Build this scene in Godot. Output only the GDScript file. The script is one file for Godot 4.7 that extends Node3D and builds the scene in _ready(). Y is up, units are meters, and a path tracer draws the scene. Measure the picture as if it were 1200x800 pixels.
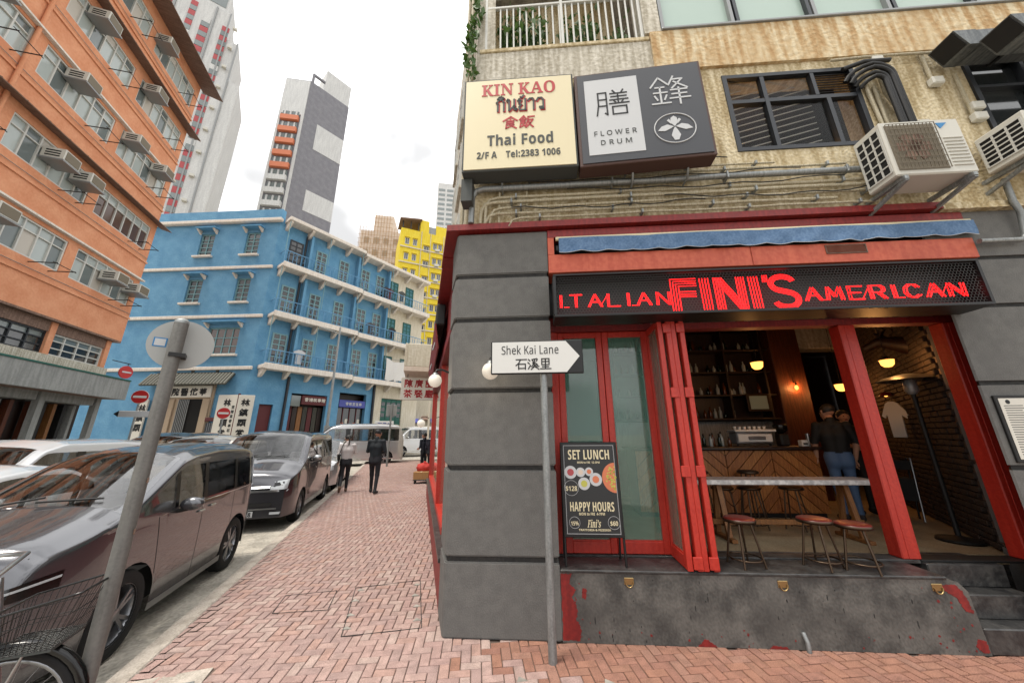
extends Node3D
# A street corner under a bright overcast sky: a grey and red bar front, a brick pavement, parked vans, orange and blue tenements, towers behind.
var M := {}
var taken := {}
var rng := RandomNumberGenerator.new()
var FA: Transform3D   # bar front: x along the front, y up, z out towards the lane
var FB: Transform3D   # side wall of the same building
var FO: Transform3D   # orange tenement
var FL: Transform3D   # blue house, flank with windows
var FR: Transform3D   # blue house, balconies
var FK: Transform3D   # kerb: x along the street away, z towards the pavement

func _ready():
	rng.seed = 7
	# camera
	var cam := Camera3D.new()
	cam.name = "camera"
	add_child(cam)
	var p := atan2(110.0, 396.0)
	var w := Vector3(0, sin(p), -cos(p))
	var u := Vector3(0, cos(p), sin(p)) * cos(deg_to_rad(0.4)) + Vector3.RIGHT * sin(deg_to_rad(0.4))
	cam.transform = Transform3D(Basis(w.cross(u), u, -w), Vector3(0, 1.56, 0))
	cam.fov = rad_to_deg(2.0 * atan(400.0 / 396.0))
	cam.near = 0.05
	cam.far = 2000.0
	# sky, sun, exposure
	var we := WorldEnvironment.new()
	we.name = "world_environment"
	var env := Environment.new()
	env.background_mode = Environment.BG_SKY
	var sky := Sky.new()
	var pan := PanoramaSkyMaterial.new()
	pan.panorama = sky_texture()
	sky.sky_material = pan
	env.sky = sky
	env.background_energy_multiplier = 1.0
	env.tonemap_mode = Environment.TONE_MAPPER_LINEAR
	env.tonemap_exposure = 2.15
	env.sdfgi_enabled = true
	env.ssao_enabled = true
	env.ssil_enabled = true
	we.environment = env
	add_child(we)
	var sun := DirectionalLight3D.new()
	sun.name = "sun"
	sun.light_color = Color(1.0, 0.97, 0.92)
	sun.light_energy = 0.5
	sun.light_angular_distance = 18.0
	sun.shadow_enabled = true
	sun.rotation_degrees = Vector3(-70, -60, 0)
	add_child(sun)
	# frames of reference
	FA = frame(Vector3(-0.589, 0, -3.236), 93.8)
	FB = frame(Vector3(-0.589, 0, -3.236), 165.2)
	FO = frame(Vector3(-18.546, 0, -15.234), -18.8)
	FL = frame(Vector3(-18.243, 0, -23.183), 93.0)
	FR = frame(Vector3(-18.243, 0, -23.183), 35.0)
	FK = frame(Vector3(-2.662, 0, -3.022), -18.4)
	materials()
	build_ground()
	build_corner_building()
	build_bar_front()
	build_bar_interior()
	build_upper_floor()
	build_side_shopfront()
	build_orange_tenement()
	build_blue_house()
	build_far_buildings()
	build_vehicles()
	build_street_furniture()
	build_people()

func frame(o: Vector3, az: float) -> Transform3D:
	return Transform3D(Basis(Vector3.UP, deg_to_rad(90.0 - az)), o)

func sky_texture() -> ImageTexture:
	var n := FastNoiseLite.new()
	n.seed = 3
	n.frequency = 1.6
	n.fractal_octaves = 5
	var W := 768
	var Hh := 384
	var im := Image.create(W, Hh, false, Image.FORMAT_RGBF)
	for y in Hh:
		var th := PI * (float(y) + 0.5) / Hh
		for x in W:
			var ph := TAU * (float(x) + 0.5) / W
			var d := Vector3(sin(th) * cos(ph), cos(th) * 1.6, sin(th) * sin(ph))
			var c := n.get_noise_3dv(d)
			var k := clampf((c + 0.02) * 1.3, 0.0, 0.42)
			var b := (0.62 + 0.48 * maxf(cos(th), 0.0)) * (1.0 - 1.3 * k)   # an overcast sky is brighter overhead
			var col := Color(b, b * (1.0 + 0.006 * k), b * (1.0 + 0.03 * k))
			if d.y < 0.0:
				col = Color(0.42, 0.41, 0.40)
			im.set_pixel(x, y, col)
	return ImageTexture.create_from_image(im)

# ---------------------------------------------------------------- naming
func numbered(n: String) -> String:
	if not taken.has(n):
		taken[n] = 0
		return n
	taken[n] += 1
	return "%s_%03d" % [n, taken[n]]

func tag(o, label := "", category := "", group := "", kind := ""):
	if label != "": o.set_meta("label", label)
	if category != "": o.set_meta("category", category)
	if group != "": o.set_meta("group", group)
	if kind != "": o.set_meta("kind", kind)
	return o

func thing(called: String, xf: Transform3D, label := "", category := "", group := "") -> Node3D:
	var o := Node3D.new()
	o.name = numbered(called)
	add_child(o)
	o.transform = xf
	tag(o, label, category, group)
	return o

func put(called: String, mesh: Mesh, mat, parent = null, xf := Transform3D.IDENTITY) -> MeshInstance3D:
	var o := MeshInstance3D.new()
	o.mesh = mesh
	if mat != null: o.material_override = mat
	o.transform = xf
	if parent == null:
		o.name = numbered(called)
		add_child(o)
	else:
		o.name = called
		parent.add_child(o, true)
	return o

func part(called: String, b: MB, mat, parent = null, xf := Transform3D.IDENTITY) -> MeshInstance3D:
	return put(called, b.mesh(), mat, parent, xf)

func at(x: float, y: float, z: float, turn := 0.0) -> Transform3D:
	return Transform3D(Basis(Vector3.UP, turn), Vector3(x, y, z))

# ---------------------------------------------------------------- mesh builder
class MB:
	var v := PackedVector3Array()
	var n := PackedVector3Array()
	var c := PackedColorArray()
	var uv := PackedVector2Array()
	var tint := Color(0, 0, 0, 0)
	func tri_n(a: Vector3, b: Vector3, d: Vector3, na: Vector3, nb: Vector3, nd: Vector3):
		var f := (b - a).cross(d - a)
		if f.dot(na + nb + nd) > 0.0:
			v.append(a); v.append(d); v.append(b)
			n.append(na); n.append(nd); n.append(nb)
		else:
			v.append(a); v.append(b); v.append(d)
			n.append(na); n.append(nb); n.append(nd)
		if tint.a > 0.0:
			c.append(tint); c.append(tint); c.append(tint)
	# a, b, c, d run anticlockwise seen from outside
	func quad(a: Vector3, b: Vector3, d: Vector3, e: Vector3):
		var f := (b - a).cross(d - a)
		if f.length_squared() < 1e-16: f = (d - a).cross(e - a)
		f = f.normalized()
		tri_n(a, b, d, f, f, f)
		tri_n(a, d, e, f, f, f)
	func tri(a: Vector3, b: Vector3, d: Vector3):
		var f := (b - a).cross(d - a).normalized()
		tri_n(a, b, d, f, f, f)
	func box(p: Vector3, s: Vector3, bas := Basis.IDENTITY) -> MB:
		var h := s * 0.5
		var q := []
		for i in 8:
			q.append(p + bas * Vector3(h.x if i & 1 else -h.x, h.y if i & 2 else -h.y, h.z if i & 4 else -h.z))
		quad(q[4], q[5], q[7], q[6]); quad(q[1], q[0], q[2], q[3])
		quad(q[5], q[1], q[3], q[7]); quad(q[0], q[4], q[6], q[2])
		quad(q[6], q[7], q[3], q[2]); quad(q[0], q[1], q[5], q[4])
		return self
	# box from corner to corner
	func bx(x0: float, x1: float, y0: float, y1: float, z0: float, z1: float) -> MB:
		return box(Vector3((x0 + x1) / 2, (y0 + y1) / 2, (z0 + z1) / 2), Vector3(x1 - x0, y1 - y0, z1 - z0))
	# box with chamfered edges
	func cbox(p: Vector3, s: Vector3, r := 0.01, bas := Basis.IDENTITY) -> MB:
		var h := s * 0.5
		r = minf(r, minf(h.x, minf(h.y, h.z)) * 0.9)
		var ax := [Vector3.RIGHT, Vector3.UP, Vector3.BACK]
		for k in 3:
			var i := (k + 1) % 3
			var j := (k + 2) % 3
			for sg in [-1.0, 1.0]:
				var o: Vector3 = ax[k] * h[k] * sg
				var a: Vector3 = ax[i] * (h[i] - r)
				var b: Vector3 = ax[j] * (h[j] - r)
				_q(p, bas, o - a - b, o + a - b, o + a + b, o - a + b, ax[k] * sg)
				# edge between face k and face i
				for sh in [-1.0, 1.0]:
					var e0: Vector3 = ax[k] * h[k] * sg + ax[i] * (h[i] - r) * sh
					var e1: Vector3 = ax[k] * (h[k] - r) * sg + ax[i] * h[i] * sh
					_q(p, bas, e0 - b, e0 + b, e1 + b, e1 - b, (ax[k] * sg + ax[i] * sh).normalized())
		for sx in [-1.0, 1.0]:
			for sy in [-1.0, 1.0]:
				for sz in [-1.0, 1.0]:
					var m := Vector3(sx, sy, sz)
					var t := h - Vector3(r, r, r)
					var nn := bas * m.normalized()
					tri_n(p + bas * (Vector3(h.x, t.y, t.z) * m), p + bas * (Vector3(t.x, h.y, t.z) * m), p + bas * (Vector3(t.x, t.y, h.z) * m), nn, nn, nn)
		return self
	func cbx(x0: float, x1: float, y0: float, y1: float, z0: float, z1: float, r := 0.01) -> MB:
		return cbox(Vector3((x0 + x1) / 2, (y0 + y1) / 2, (z0 + z1) / 2), Vector3(x1 - x0, y1 - y0, z1 - z0), r)
	func _q(p: Vector3, bas: Basis, a: Vector3, b: Vector3, d: Vector3, e: Vector3, nn: Vector3):
		var f := bas * nn
		tri_n(p + bas * a, p + bas * b, p + bas * d, f, f, f)
		tri_n(p + bas * a, p + bas * d, p + bas * e, f, f, f)
	# round bar along a polyline
	func tube(pts: Array, r: float, sides := 8, r1 := -1.0, caps := true) -> MB:
		if r1 < 0.0: r1 = r
		var rings := []
		var up := Vector3.UP
		var last := pts.size() - 1
		for i in pts.size():
			var d: Vector3 = pts[mini(i + 1, last)] - pts[maxi(i - 1, 0)]
			d = d.normalized()
			if absf(d.dot(up)) > 0.95: up = Vector3.RIGHT if absf(d.x) < 0.9 else Vector3.BACK
			var s := d.cross(up).normalized()
			var t := s.cross(d).normalized()
			up = t
			var rr := lerpf(r, r1, float(i) / maxf(1.0, last))
			var ring := []
			for k in sides:
				var a := TAU * k / sides
				ring.append([pts[i] + (s * cos(a) + t * sin(a)) * rr, s * cos(a) + t * sin(a)])
			rings.append(ring)
		for i in last:
			for k in sides:
				var a = rings[i][k]
				var b = rings[i][(k + 1) % sides]
				var d = rings[i + 1][(k + 1) % sides]
				var e = rings[i + 1][k]
				tri_n(a[0], b[0], d[0], a[1], b[1], d[1])
				tri_n(a[0], d[0], e[0], a[1], d[1], e[1])
		if caps:
			for q in [[0, 1], [last, last - 1]]:
				var d: Vector3 = (pts[q[0]] - pts[q[1]]).normalized()
				for k in range(1, sides - 1):
					tri_n(rings[q[0]][0][0], rings[q[0]][k][0], rings[q[0]][k + 1][0], d, d, d)
		return self
	# turned shape: profile of (radius, height) about the y axis of xf
	func lathe(prof: Array, sides: int, xf := Transform3D.IDENTITY) -> MB:
		var nn := []
		for i in prof.size():
			var d: Vector2 = prof[mini(i + 1, prof.size() - 1)] - prof[maxi(i - 1, 0)]
			nn.append(Vector2(d.y, -d.x).normalized())
		for i in prof.size() - 1:
			for k in sides:
				var a0 := TAU * k / sides
				var a1 := TAU * (k + 1) / sides
				var q := []
				for e in [[i, a0], [i, a1], [i + 1, a1], [i + 1, a0]]:
					var pr: Vector2 = prof[e[0]]
					var pn: Vector2 = nn[e[0]]
					q.append([xf * Vector3(cos(e[1]) * pr.x, pr.y, sin(e[1]) * pr.x), (xf.basis * Vector3(cos(e[1]) * pn.x, pn.y, sin(e[1]) * pn.x)).normalized()])
				tri_n(q[0][0], q[1][0], q[2][0], q[0][1], q[1][1], q[2][1])
				tri_n(q[0][0], q[2][0], q[3][0], q[0][1], q[2][1], q[3][1])
		return self
	# flat outline (x, y) given a thickness along z, between z0 and z1
	func prism(poly: PackedVector2Array, z0: float, z1: float, xf := Transform3D.IDENTITY) -> MB:
		var idx := Geometry2D.triangulate_polygon(poly)
		var fz := (xf.basis * Vector3.BACK).normalized()
		for i in range(0, idx.size(), 3):
			for z in [[z1, fz], [z0, -fz]]:
				var t := []
				for k in 3: t.append(xf * Vector3(poly[idx[i + k]].x, poly[idx[i + k]].y, z[0]))
				tri_n(t[0], t[1], t[2], z[1], z[1], z[1])
		var ccw := 1.0
		var ar := 0.0
		for i in poly.size():
			ar += poly[i].cross(poly[(i + 1) % poly.size()])
		if ar < 0.0: ccw = -1.0
		for i in poly.size():
			var a := poly[i]
			var b := poly[(i + 1) % poly.size()]
			var d := b - a
			var nn := (xf.basis * (Vector3(d.y, -d.x, 0) * ccw)).normalized()
			var p0 := xf * Vector3(a.x, a.y, z0)
			var p1 := xf * Vector3(b.x, b.y, z0)
			var p2 := xf * Vector3(b.x, b.y, z1)
			var p3 := xf * Vector3(a.x, a.y, z1)
			tri_n(p0, p1, p2, nn, nn, nn)
			tri_n(p0, p2, p3, nn, nn, nn)
		return self
	# smooth sheet through rows of points; out tells which side is the outside
	func sheet(rows: Array, out: Vector3, round_from = null, skip := {}) -> MB:
		var R := rows.size()
		var C: int = rows[0].size()
		var nn := []
		for i in R:
			var r := []
			for j in C:
				var du: Vector3 = rows[i][mini(j + 1, C - 1)] - rows[i][maxi(j - 1, 0)]
				var dv: Vector3 = rows[mini(i + 1, R - 1)][j] - rows[maxi(i - 1, 0)][j]
				var f := du.cross(dv)
				f = f.normalized() if f.length_squared() > 1e-14 else out
				var o: Vector3 = out if round_from == null else rows[i][j] - round_from
				r.append(f if f.dot(o) >= 0.0 else -f)
			nn.append(r)
		for i in R - 1:
			for j in C - 1:
				if skip.has(i * 1000 + j): continue
				tri_n(rows[i][j], rows[i][j + 1], rows[i + 1][j + 1], nn[i][j], nn[i][j + 1], nn[i + 1][j + 1])
				tri_n(rows[i][j], rows[i + 1][j + 1], rows[i + 1][j], nn[i][j], nn[i + 1][j + 1], nn[i + 1][j])
		return self
	func disc(p: Vector3, r: float, t: float, sides := 24, bas := Basis.IDENTITY) -> MB:
		var poly := PackedVector2Array()
		for k in sides: poly.append(Vector2(cos(TAU * k / sides), sin(TAU * k / sides)) * r)
		return prism(poly, -t / 2, t / 2, Transform3D(bas, p))
	func ball(p: Vector3, r: Vector3, sides := 16, rings := 10) -> MB:
		for i in rings:
			for k in sides:
				var q := []
				for e in [[i, k], [i, k + 1], [i + 1, k + 1], [i + 1, k]]:
					var th: float = PI * e[0] / rings
					var ph: float = TAU * e[1] / sides
					var d := Vector3(sin(th) * cos(ph), cos(th), sin(th) * sin(ph))
					q.append([p + d * r, (d / r).normalized()])
				if i > 0: tri_n(q[0][0], q[1][0], q[2][0], q[0][1], q[1][1], q[2][1])
				if i < rings - 1: tri_n(q[0][0], q[2][0], q[3][0], q[0][1], q[2][1], q[3][1])
		return self
	func mesh() -> ArrayMesh:
		var a := []
		a.resize(Mesh.ARRAY_MAX)
		a[Mesh.ARRAY_VERTEX] = v
		a[Mesh.ARRAY_NORMAL] = n
		if c.size() == v.size() and c.size() > 0: a[Mesh.ARRAY_COLOR] = c
		if uv.size() == v.size() and uv.size() > 0: a[Mesh.ARRAY_TEX_UV] = uv
		var m := ArrayMesh.new()
		if v.size() > 0: m.add_surface_from_arrays(Mesh.PRIMITIVE_TRIANGLES, a)
		return m

# ---------------------------------------------------------------- materials
func noise_image(seed_: int, freq: float, oct: int, size := 256, stretch := Vector2.ONE) -> Image:
	# tileable value field, 0..1 in the red channel; freq is the number of features across the tile
	var n := FastNoiseLite.new()
	n.seed = seed_
	n.noise_type = FastNoiseLite.TYPE_SIMPLEX_SMOOTH
	n.frequency = 1.0
	n.fractal_octaves = oct
	var im := Image.create(size, size, false, Image.FORMAT_RF)
	var fx := freq * stretch.x / size
	var fy := freq * stretch.y / size
	var mg := size / 4
	for y in size:
		var wy := clampf(float(y - (size - mg)) / mg, 0, 1)
		for x in size:
			var wx := clampf(float(x - (size - mg)) / mg, 0, 1)
			var q := n.get_noise_2d(x * fx, y * fy)
			if wx > 0.0: q = lerpf(q, n.get_noise_2d((x - size) * fx, y * fy), wx)
			if wy > 0.0:
				var r := n.get_noise_2d(x * fx, (y - size) * fy)
				if wx > 0.0: r = lerpf(r, n.get_noise_2d((x - size) * fx, (y - size) * fy), wx)
				q = lerpf(q, r, wy)
			im.set_pixel(x, y, Color(clampf(q * 0.8 + 0.5, 0, 1), 0, 0))
	return im

func mat(key: String, a: Color, b: Color, fine: Image, coarse: Image, tile: float, rough := 0.8, bump := 0.0, mix := 0.5, metal := 0.0, world := false) -> StandardMaterial3D:
	var m := StandardMaterial3D.new()
	var s := fine.get_width()
	var im := Image.create(s, s, false, Image.FORMAT_RGB8)
	var cs := coarse.get_width()
	for y in s:
		for x in s:
			var k := fine.get_pixel(x, y).r * mix + coarse.get_pixel(x * cs / s, y * cs / s).r * (1.0 - mix)
			k = clampf((k - 0.5) * 1.9 + 0.5, 0, 1)
			im.set_pixel(x, y, a.lerp(b, k))
	im.generate_mipmaps()
	m.albedo_texture = ImageTexture.create_from_image(im)
	m.uv1_triplanar = true
	m.uv1_world_triplanar = world
	m.uv1_scale = Vector3.ONE / tile
	m.roughness = rough
	m.metallic = metal
	if bump > 0.0:
		var bi := Image.create(s, s, false, Image.FORMAT_RGB8)
		for y in s:
			for x in s:
				var g := fine.get_pixel(x, y).r
				bi.set_pixel(x, y, Color(g, g, g))
		bi.bump_map_to_normal_map(bump)
		m.normal_enabled = true
		m.normal_texture = ImageTexture.create_from_image(bi)
	M[key] = m
	return m

func plain(key: String, c: Color, rough := 0.6, metal := 0.0) -> StandardMaterial3D:
	var m := StandardMaterial3D.new()
	m.albedo_color = c
	m.roughness = rough
	m.metallic = metal
	M[key] = m
	return m

func c8(r: int, g: int, b: int) -> Color:
	# colours are read off the picture, which is exposed bright; the surfaces themselves are this much darker
	var c := Color8(r, g, b).srgb_to_linear() * 0.74
	c.a = 1.0
	return c.linear_to_srgb()

func materials():
	var f1 := noise_image(1, 22.0, 4)
	var f2 := noise_image(2, 48.0, 3)
	var cz := noise_image(3, 3.0, 5)
	var st := noise_image(4, 8.0, 5, 256, Vector2(2.4, 0.22))   # runs down
	var cr := noise_image(5, 5.0, 6)
	var wd := noise_image(6, 8.0, 4, 256, Vector2(3.0, 0.2))
	mat("grey_render", c8(104, 103, 101), c8(118, 117, 114), f2, cr, 0.7, 0.9, 0.35, 0.5)
	mat("dark_groove", c8(38, 38, 38), c8(58, 57, 55), f1, cz, 0.8, 0.9)
	mat("plinth", c8(70, 70, 68), c8(116, 114, 109), f2, cr, 1.4, 0.55, 0.3, 0.3)
	mat("step_dark", c8(44, 44, 45), c8(84, 83, 81), f1, cr, 0.9, 0.4, 0.50, 0.35)
	mat("red_paint", c8(186, 44, 32), c8(206, 58, 42), f1, wd, 0.8, 0.42, 0.30)
	mat("dark_red", c8(120, 26, 26), c8(150, 38, 34), f1, st, 0.9, 0.55)
	mat("orange_fascia", c8(196, 84, 58), c8(214, 104, 74), f1, st, 1.4, 0.6)
	mat("plaster", c8(172, 152, 112), c8(236, 222, 190), f2, st, 2.0, 0.9, 0.9, 0.42)
	mat("plaster_rust", c8(186, 150, 102), c8(230, 214, 180), f1, st, 1.9, 0.9, 1.25, 0.3)
	mat("plaster_white", c8(172, 164, 146), c8(226, 220, 206), f1, st, 1.6, 0.9, 1.00, 0.4)
	mat("orange_wall", c8(222, 148, 108), c8(238, 170, 130), f1, cz, 3.0, 0.88, 0.50, 0.35)
	mat("blue_wall", c8(92, 150, 190), c8(112, 168, 204), f1, cz, 4.0, 0.85, 0.40, 0.3)
	mat("blue_trim", c8(88, 152, 196), c8(106, 168, 210), f1, cz, 2.0, 0.8)
	mat("white_trim", c8(224, 214, 202), c8(246, 240, 230), f1, st, 2.0, 0.85, 0.00, 0.4)
	mat("cream_wall", c8(212, 202, 178), c8(236, 229, 212), f1, st, 2.5, 0.85)
	mat("yellow_wall", c8(238, 208, 40), c8(250, 228, 84), f1, st, 4.0, 0.85)
	mat("tower_grey", c8(128, 128, 136), c8(148, 148, 154), f1, cz, 6.0, 0.85)
	mat("tower_white", c8(206, 207, 207), c8(228, 229, 228), f1, st, 8.0, 0.85)
	mat("beige_wall", c8(222, 202, 184), c8(240, 224, 208), f1, cz, 4.0, 0.9)
	mat("concrete", c8(142, 138, 130), c8(188, 183, 173), f1, cr, 1.6, 0.9, 1.00, 0.4)
	mat("road", c8(166, 160, 148), c8(214, 206, 192), f2, cr, 2.4, 0.9, 1.25, 0.4, 0.0, true)
	mat("kerb_stone", c8(168, 158, 146), c8(218, 207, 194), f2, cr, 0.9, 0.9, 1.50, 0.45)
	mat("mortar", c8(96, 80, 72), c8(134, 116, 104), f2, cr, 0.9, 0.95)
	mat("canopy_grey", c8(140, 142, 140), c8(164, 166, 163), f1, st, 2.4, 0.8, 0.00, 0.3)
	mat("rust_sheet", c8(112, 88, 76), c8(150, 122, 106), f1, st, 2.0, 0.85)
	mat("oak", c8(140, 82, 38), c8(190, 122, 62), f1, wd, 0.5, 0.45, 0.50, 0.3)
	mat("oak_pale", c8(156, 96, 46), c8(204, 138, 74), f1, wd, 0.4, 0.45, 0.5, 0.3)
	mat("dark_wood", c8(30, 17, 11), c8(52, 29, 18), f1, wd, 0.6, 0.45, 0.30, 0.3)
	mat("trestle_wood", c8(120, 76, 36), c8(158, 106, 56), f1, wd, 0.5, 0.6, 0.30, 0.3)
	mat("marble", c8(196, 194, 194), c8(246, 244, 240), cr, cz, 0.35, 0.2, 0.00, 0.9)
	mat("floor_beige", c8(150, 132, 104), c8(182, 164, 134), f2, cz, 1.4, 0.6)
	mat("old_brick", c8(42, 33, 28), c8(82, 66, 54), f1, cr, 0.4, 0.9, 1.00)
	mat("galv", c8(140, 144, 144), c8(174, 178, 178), f1, st, 0.5, 0.5, 0.00, 0.4, 0.55)
	mat("pole_grey", c8(112, 111, 108), c8(132, 131, 127), f1, st, 0.5, 0.6, 0.00, 0.4, 0.2)
	mat("duct", c8(92, 96, 98), c8(128, 132, 132), f1, st, 0.8, 0.5, 0.00, 0.4, 0.5)
	mat("cardboard", c8(168, 124, 76), c8(196, 152, 102), f1, wd, 0.5, 0.9)
	mat("brick_paver", Color(0.80, 0.80, 0.80), Color(1, 1, 1), f2, cr, 0.55, 0.9, 2.0, 0.55, 0.0, true).vertex_color_use_as_albedo = true
	mat("foliage", c8(46, 74, 30), c8(92, 122, 52), f1, cz, 0.5, 0.7)
	mat("pipe_paint", c8(160, 148, 118), c8(210, 202, 180), f1, st, 0.4, 0.7)
	mat("awning_blue", c8(80, 112, 150), c8(118, 148, 184), f1, cr, 0.7, 0.9)
	plain("blue_rail", c8(108, 164, 206), 0.6)
	plain("black", c8(16, 16, 17), 0.6)
	mat("pier_wood", c8(76, 36, 20), c8(112, 58, 34), f1, wd, 0.6, 0.5, 0.3, 0.3)
	plain("wire_dark", c8(86, 86, 84), 0.5, 0.4)
	plain("black_gloss", c8(14, 14, 15), 0.2)
	plain("black_metal", c8(24, 24, 25), 0.45, 0.2)
	plain("void", c8(10, 9, 8), 0.95)
	plain("cream", c8(236, 224, 186), 0.45)
	plain("sign_red", c8(186, 34, 40), 0.5)
	plain("sign_dark", c8(58, 60, 66), 0.45)
	plain("sign_light", c8(206, 208, 210), 0.5)
	plain("sign_white", c8(232, 228, 216), 0.5)
	plain("sign_brown", c8(84, 58, 50), 0.6)
	plain("ink", c8(30, 32, 34), 0.7)
	plain("ink_grey", c8(72, 76, 74), 0.7)
	plain("white_paint", c8(232, 232, 228), 0.5)
	plain("ac_white", c8(214, 212, 202), 0.5)
	plain("ac_grille", c8(122, 112, 94), 0.7)
	plain("logo_blue", c8(40, 130, 190), 0.5)
	plain("silver", c8(190, 192, 194), 0.28, 0.9)
	plain("chrome", c8(220, 222, 224), 0.1, 1.0)
	plain("rubber", c8(22, 22, 23), 0.85)
	plain("alloy", c8(168, 170, 174), 0.3, 0.85)
	plain("frame_white", c8(214, 214, 208), 0.5)
	plain("frame_alu", c8(150, 152, 152), 0.4, 0.4)
	plain("frame_dark", c8(40, 44, 50), 0.4, 0.2)
	plain("teal_frame", c8(128, 172, 180), 0.6)
	plain("green_door", c8(28, 96, 84), 0.6)
	plain("teal_door", c8(66, 128, 140), 0.6)
	plain("maroon", c8(92, 26, 30), 0.6)
	plain("shop_blue", c8(74, 84, 168), 0.55)
	plain("panel_red", c8(186, 84, 88), 0.7)
	plain("panel_orange", c8(222, 130, 92), 0.7)
	plain("pane_light", c8(188, 198, 196), 0.12)
	plain("pane_mid", c8(118, 128, 128), 0.1)
	plain("pane_dark", c8(44, 48, 50), 0.06)
	plain("pane_brown", c8(96, 70, 58), 0.1)
	plain("pane_frost", c8(178, 200, 190), 0.35)
	plain("curtain", c8(206, 200, 190), 0.9)
	plain("car_glass", c8(20, 24, 25), 0.03)
	plain("sign_back", c8(176, 178, 176), 0.55)
	plain("car_trim", c8(58, 58, 60), 0.8)
	plain("car_seat", c8(96, 92, 88), 0.9)
	plain("lamp_lens", c8(210, 216, 220), 0.08)
	plain("tail_red", c8(150, 20, 22), 0.15)
	plain("skin", c8(206, 158, 132), 0.6)
	plain("vinyl_red", c8(104, 36, 30), 0.3)
	plain("bronze", c8(92, 76, 62), 0.35, 0.8)
	plain("brass", c8(196, 170, 120), 0.3, 0.9)
	plain("cloth_white", c8(226, 224, 220), 0.9)
	plain("road_sign_red", c8(196, 34, 34), 0.5)
	plain("bag_red", c8(206, 60, 52), 0.75)
	plain("poster_black", c8(38, 40, 42), 0.5)
	plain("lime", c8(200, 196, 90), 0.6)
	plain("roof_tile", c8(122, 122, 112), 0.7)
	plain("roof_tile_dark", c8(62, 66, 62), 0.7)
	plain("stone_carved", c8(186, 166, 142), 0.85)
	plain("bottle_dark", c8(20, 34, 20), 0.08)
	plain("bottle_amber", c8(96, 50, 16), 0.08)
	plain("bottle_clear", c8(170, 176, 172), 0.08)
	for e in ["car_glass", "pane_light", "pane_mid", "pane_dark", "pane_brown"]: M[e].metallic_specular = 1.0
	var g := plain("glass", Color(0.10, 0.12, 0.12, 0.12), 0.02)
	g.transparency = BaseMaterial3D.TRANSPARENCY_ALPHA
	g.metallic_specular = 0.2
	for e in [["screen_glass", 0.10], ["tint_glass", 0.42]]:
		var cg := plain(e[0], Color(0.03, 0.045, 0.045, e[1]), 0.01)
		cg.transparency = BaseMaterial3D.TRANSPARENCY_ALPHA
		cg.metallic_specular = 0.7
	var gf := plain("glass_green", Color(0.42, 0.60, 0.54, 0.30), 0.02)
	gf.transparency = BaseMaterial3D.TRANSPARENCY_ALPHA
	gf.metallic_specular = 1.0
	for e in [["neon_red", Color(1.0, 0.05, 0.07), 1.3], ["lamp_warm", Color(1.0, 0.66, 0.30), 1.6], ["globe_white", Color(1.0, 0.95, 0.86), 0.15], ["spot_white", Color(1.0, 0.9, 0.75), 3.0], ["screen_green", Color(0.6, 0.8, 0.7), 0.25]]:
		var m := plain(e[0], e[1], 0.4)
		m.emission_enabled = true
		m.emission = e[1]
		m.emission_energy_multiplier = e[2]
	M["globe_white"].albedo_color = c8(232, 226, 214)
	for e in [["paint_grey", c8(100, 101, 106)], ["paint_van", c8(84, 84, 89)], ["paint_silver", c8(206, 206, 208)], ["paint_white", c8(226, 228, 230)], ["paint_dark", c8(74, 76, 80)], ["paint_pearl", c8(214, 208, 196)]]:
		var m := plain(e[0], e[1], 0.2, 0.6 if not e[0] in ["paint_white", "paint_pearl"] else 0.0)
		m.clearcoat_enabled = true
		m.clearcoat = 1.0
		m.clearcoat_roughness = 0.04
	var t := plain("skin_tint", Color.WHITE, 0.75)
	t.vertex_color_use_as_albedo = true
	var lf := plain("leaf", c8(70, 100, 44), 0.6)
	lf.backlight_enabled = true
	lf.backlight = Color(0.18, 0.26, 0.08)

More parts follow.
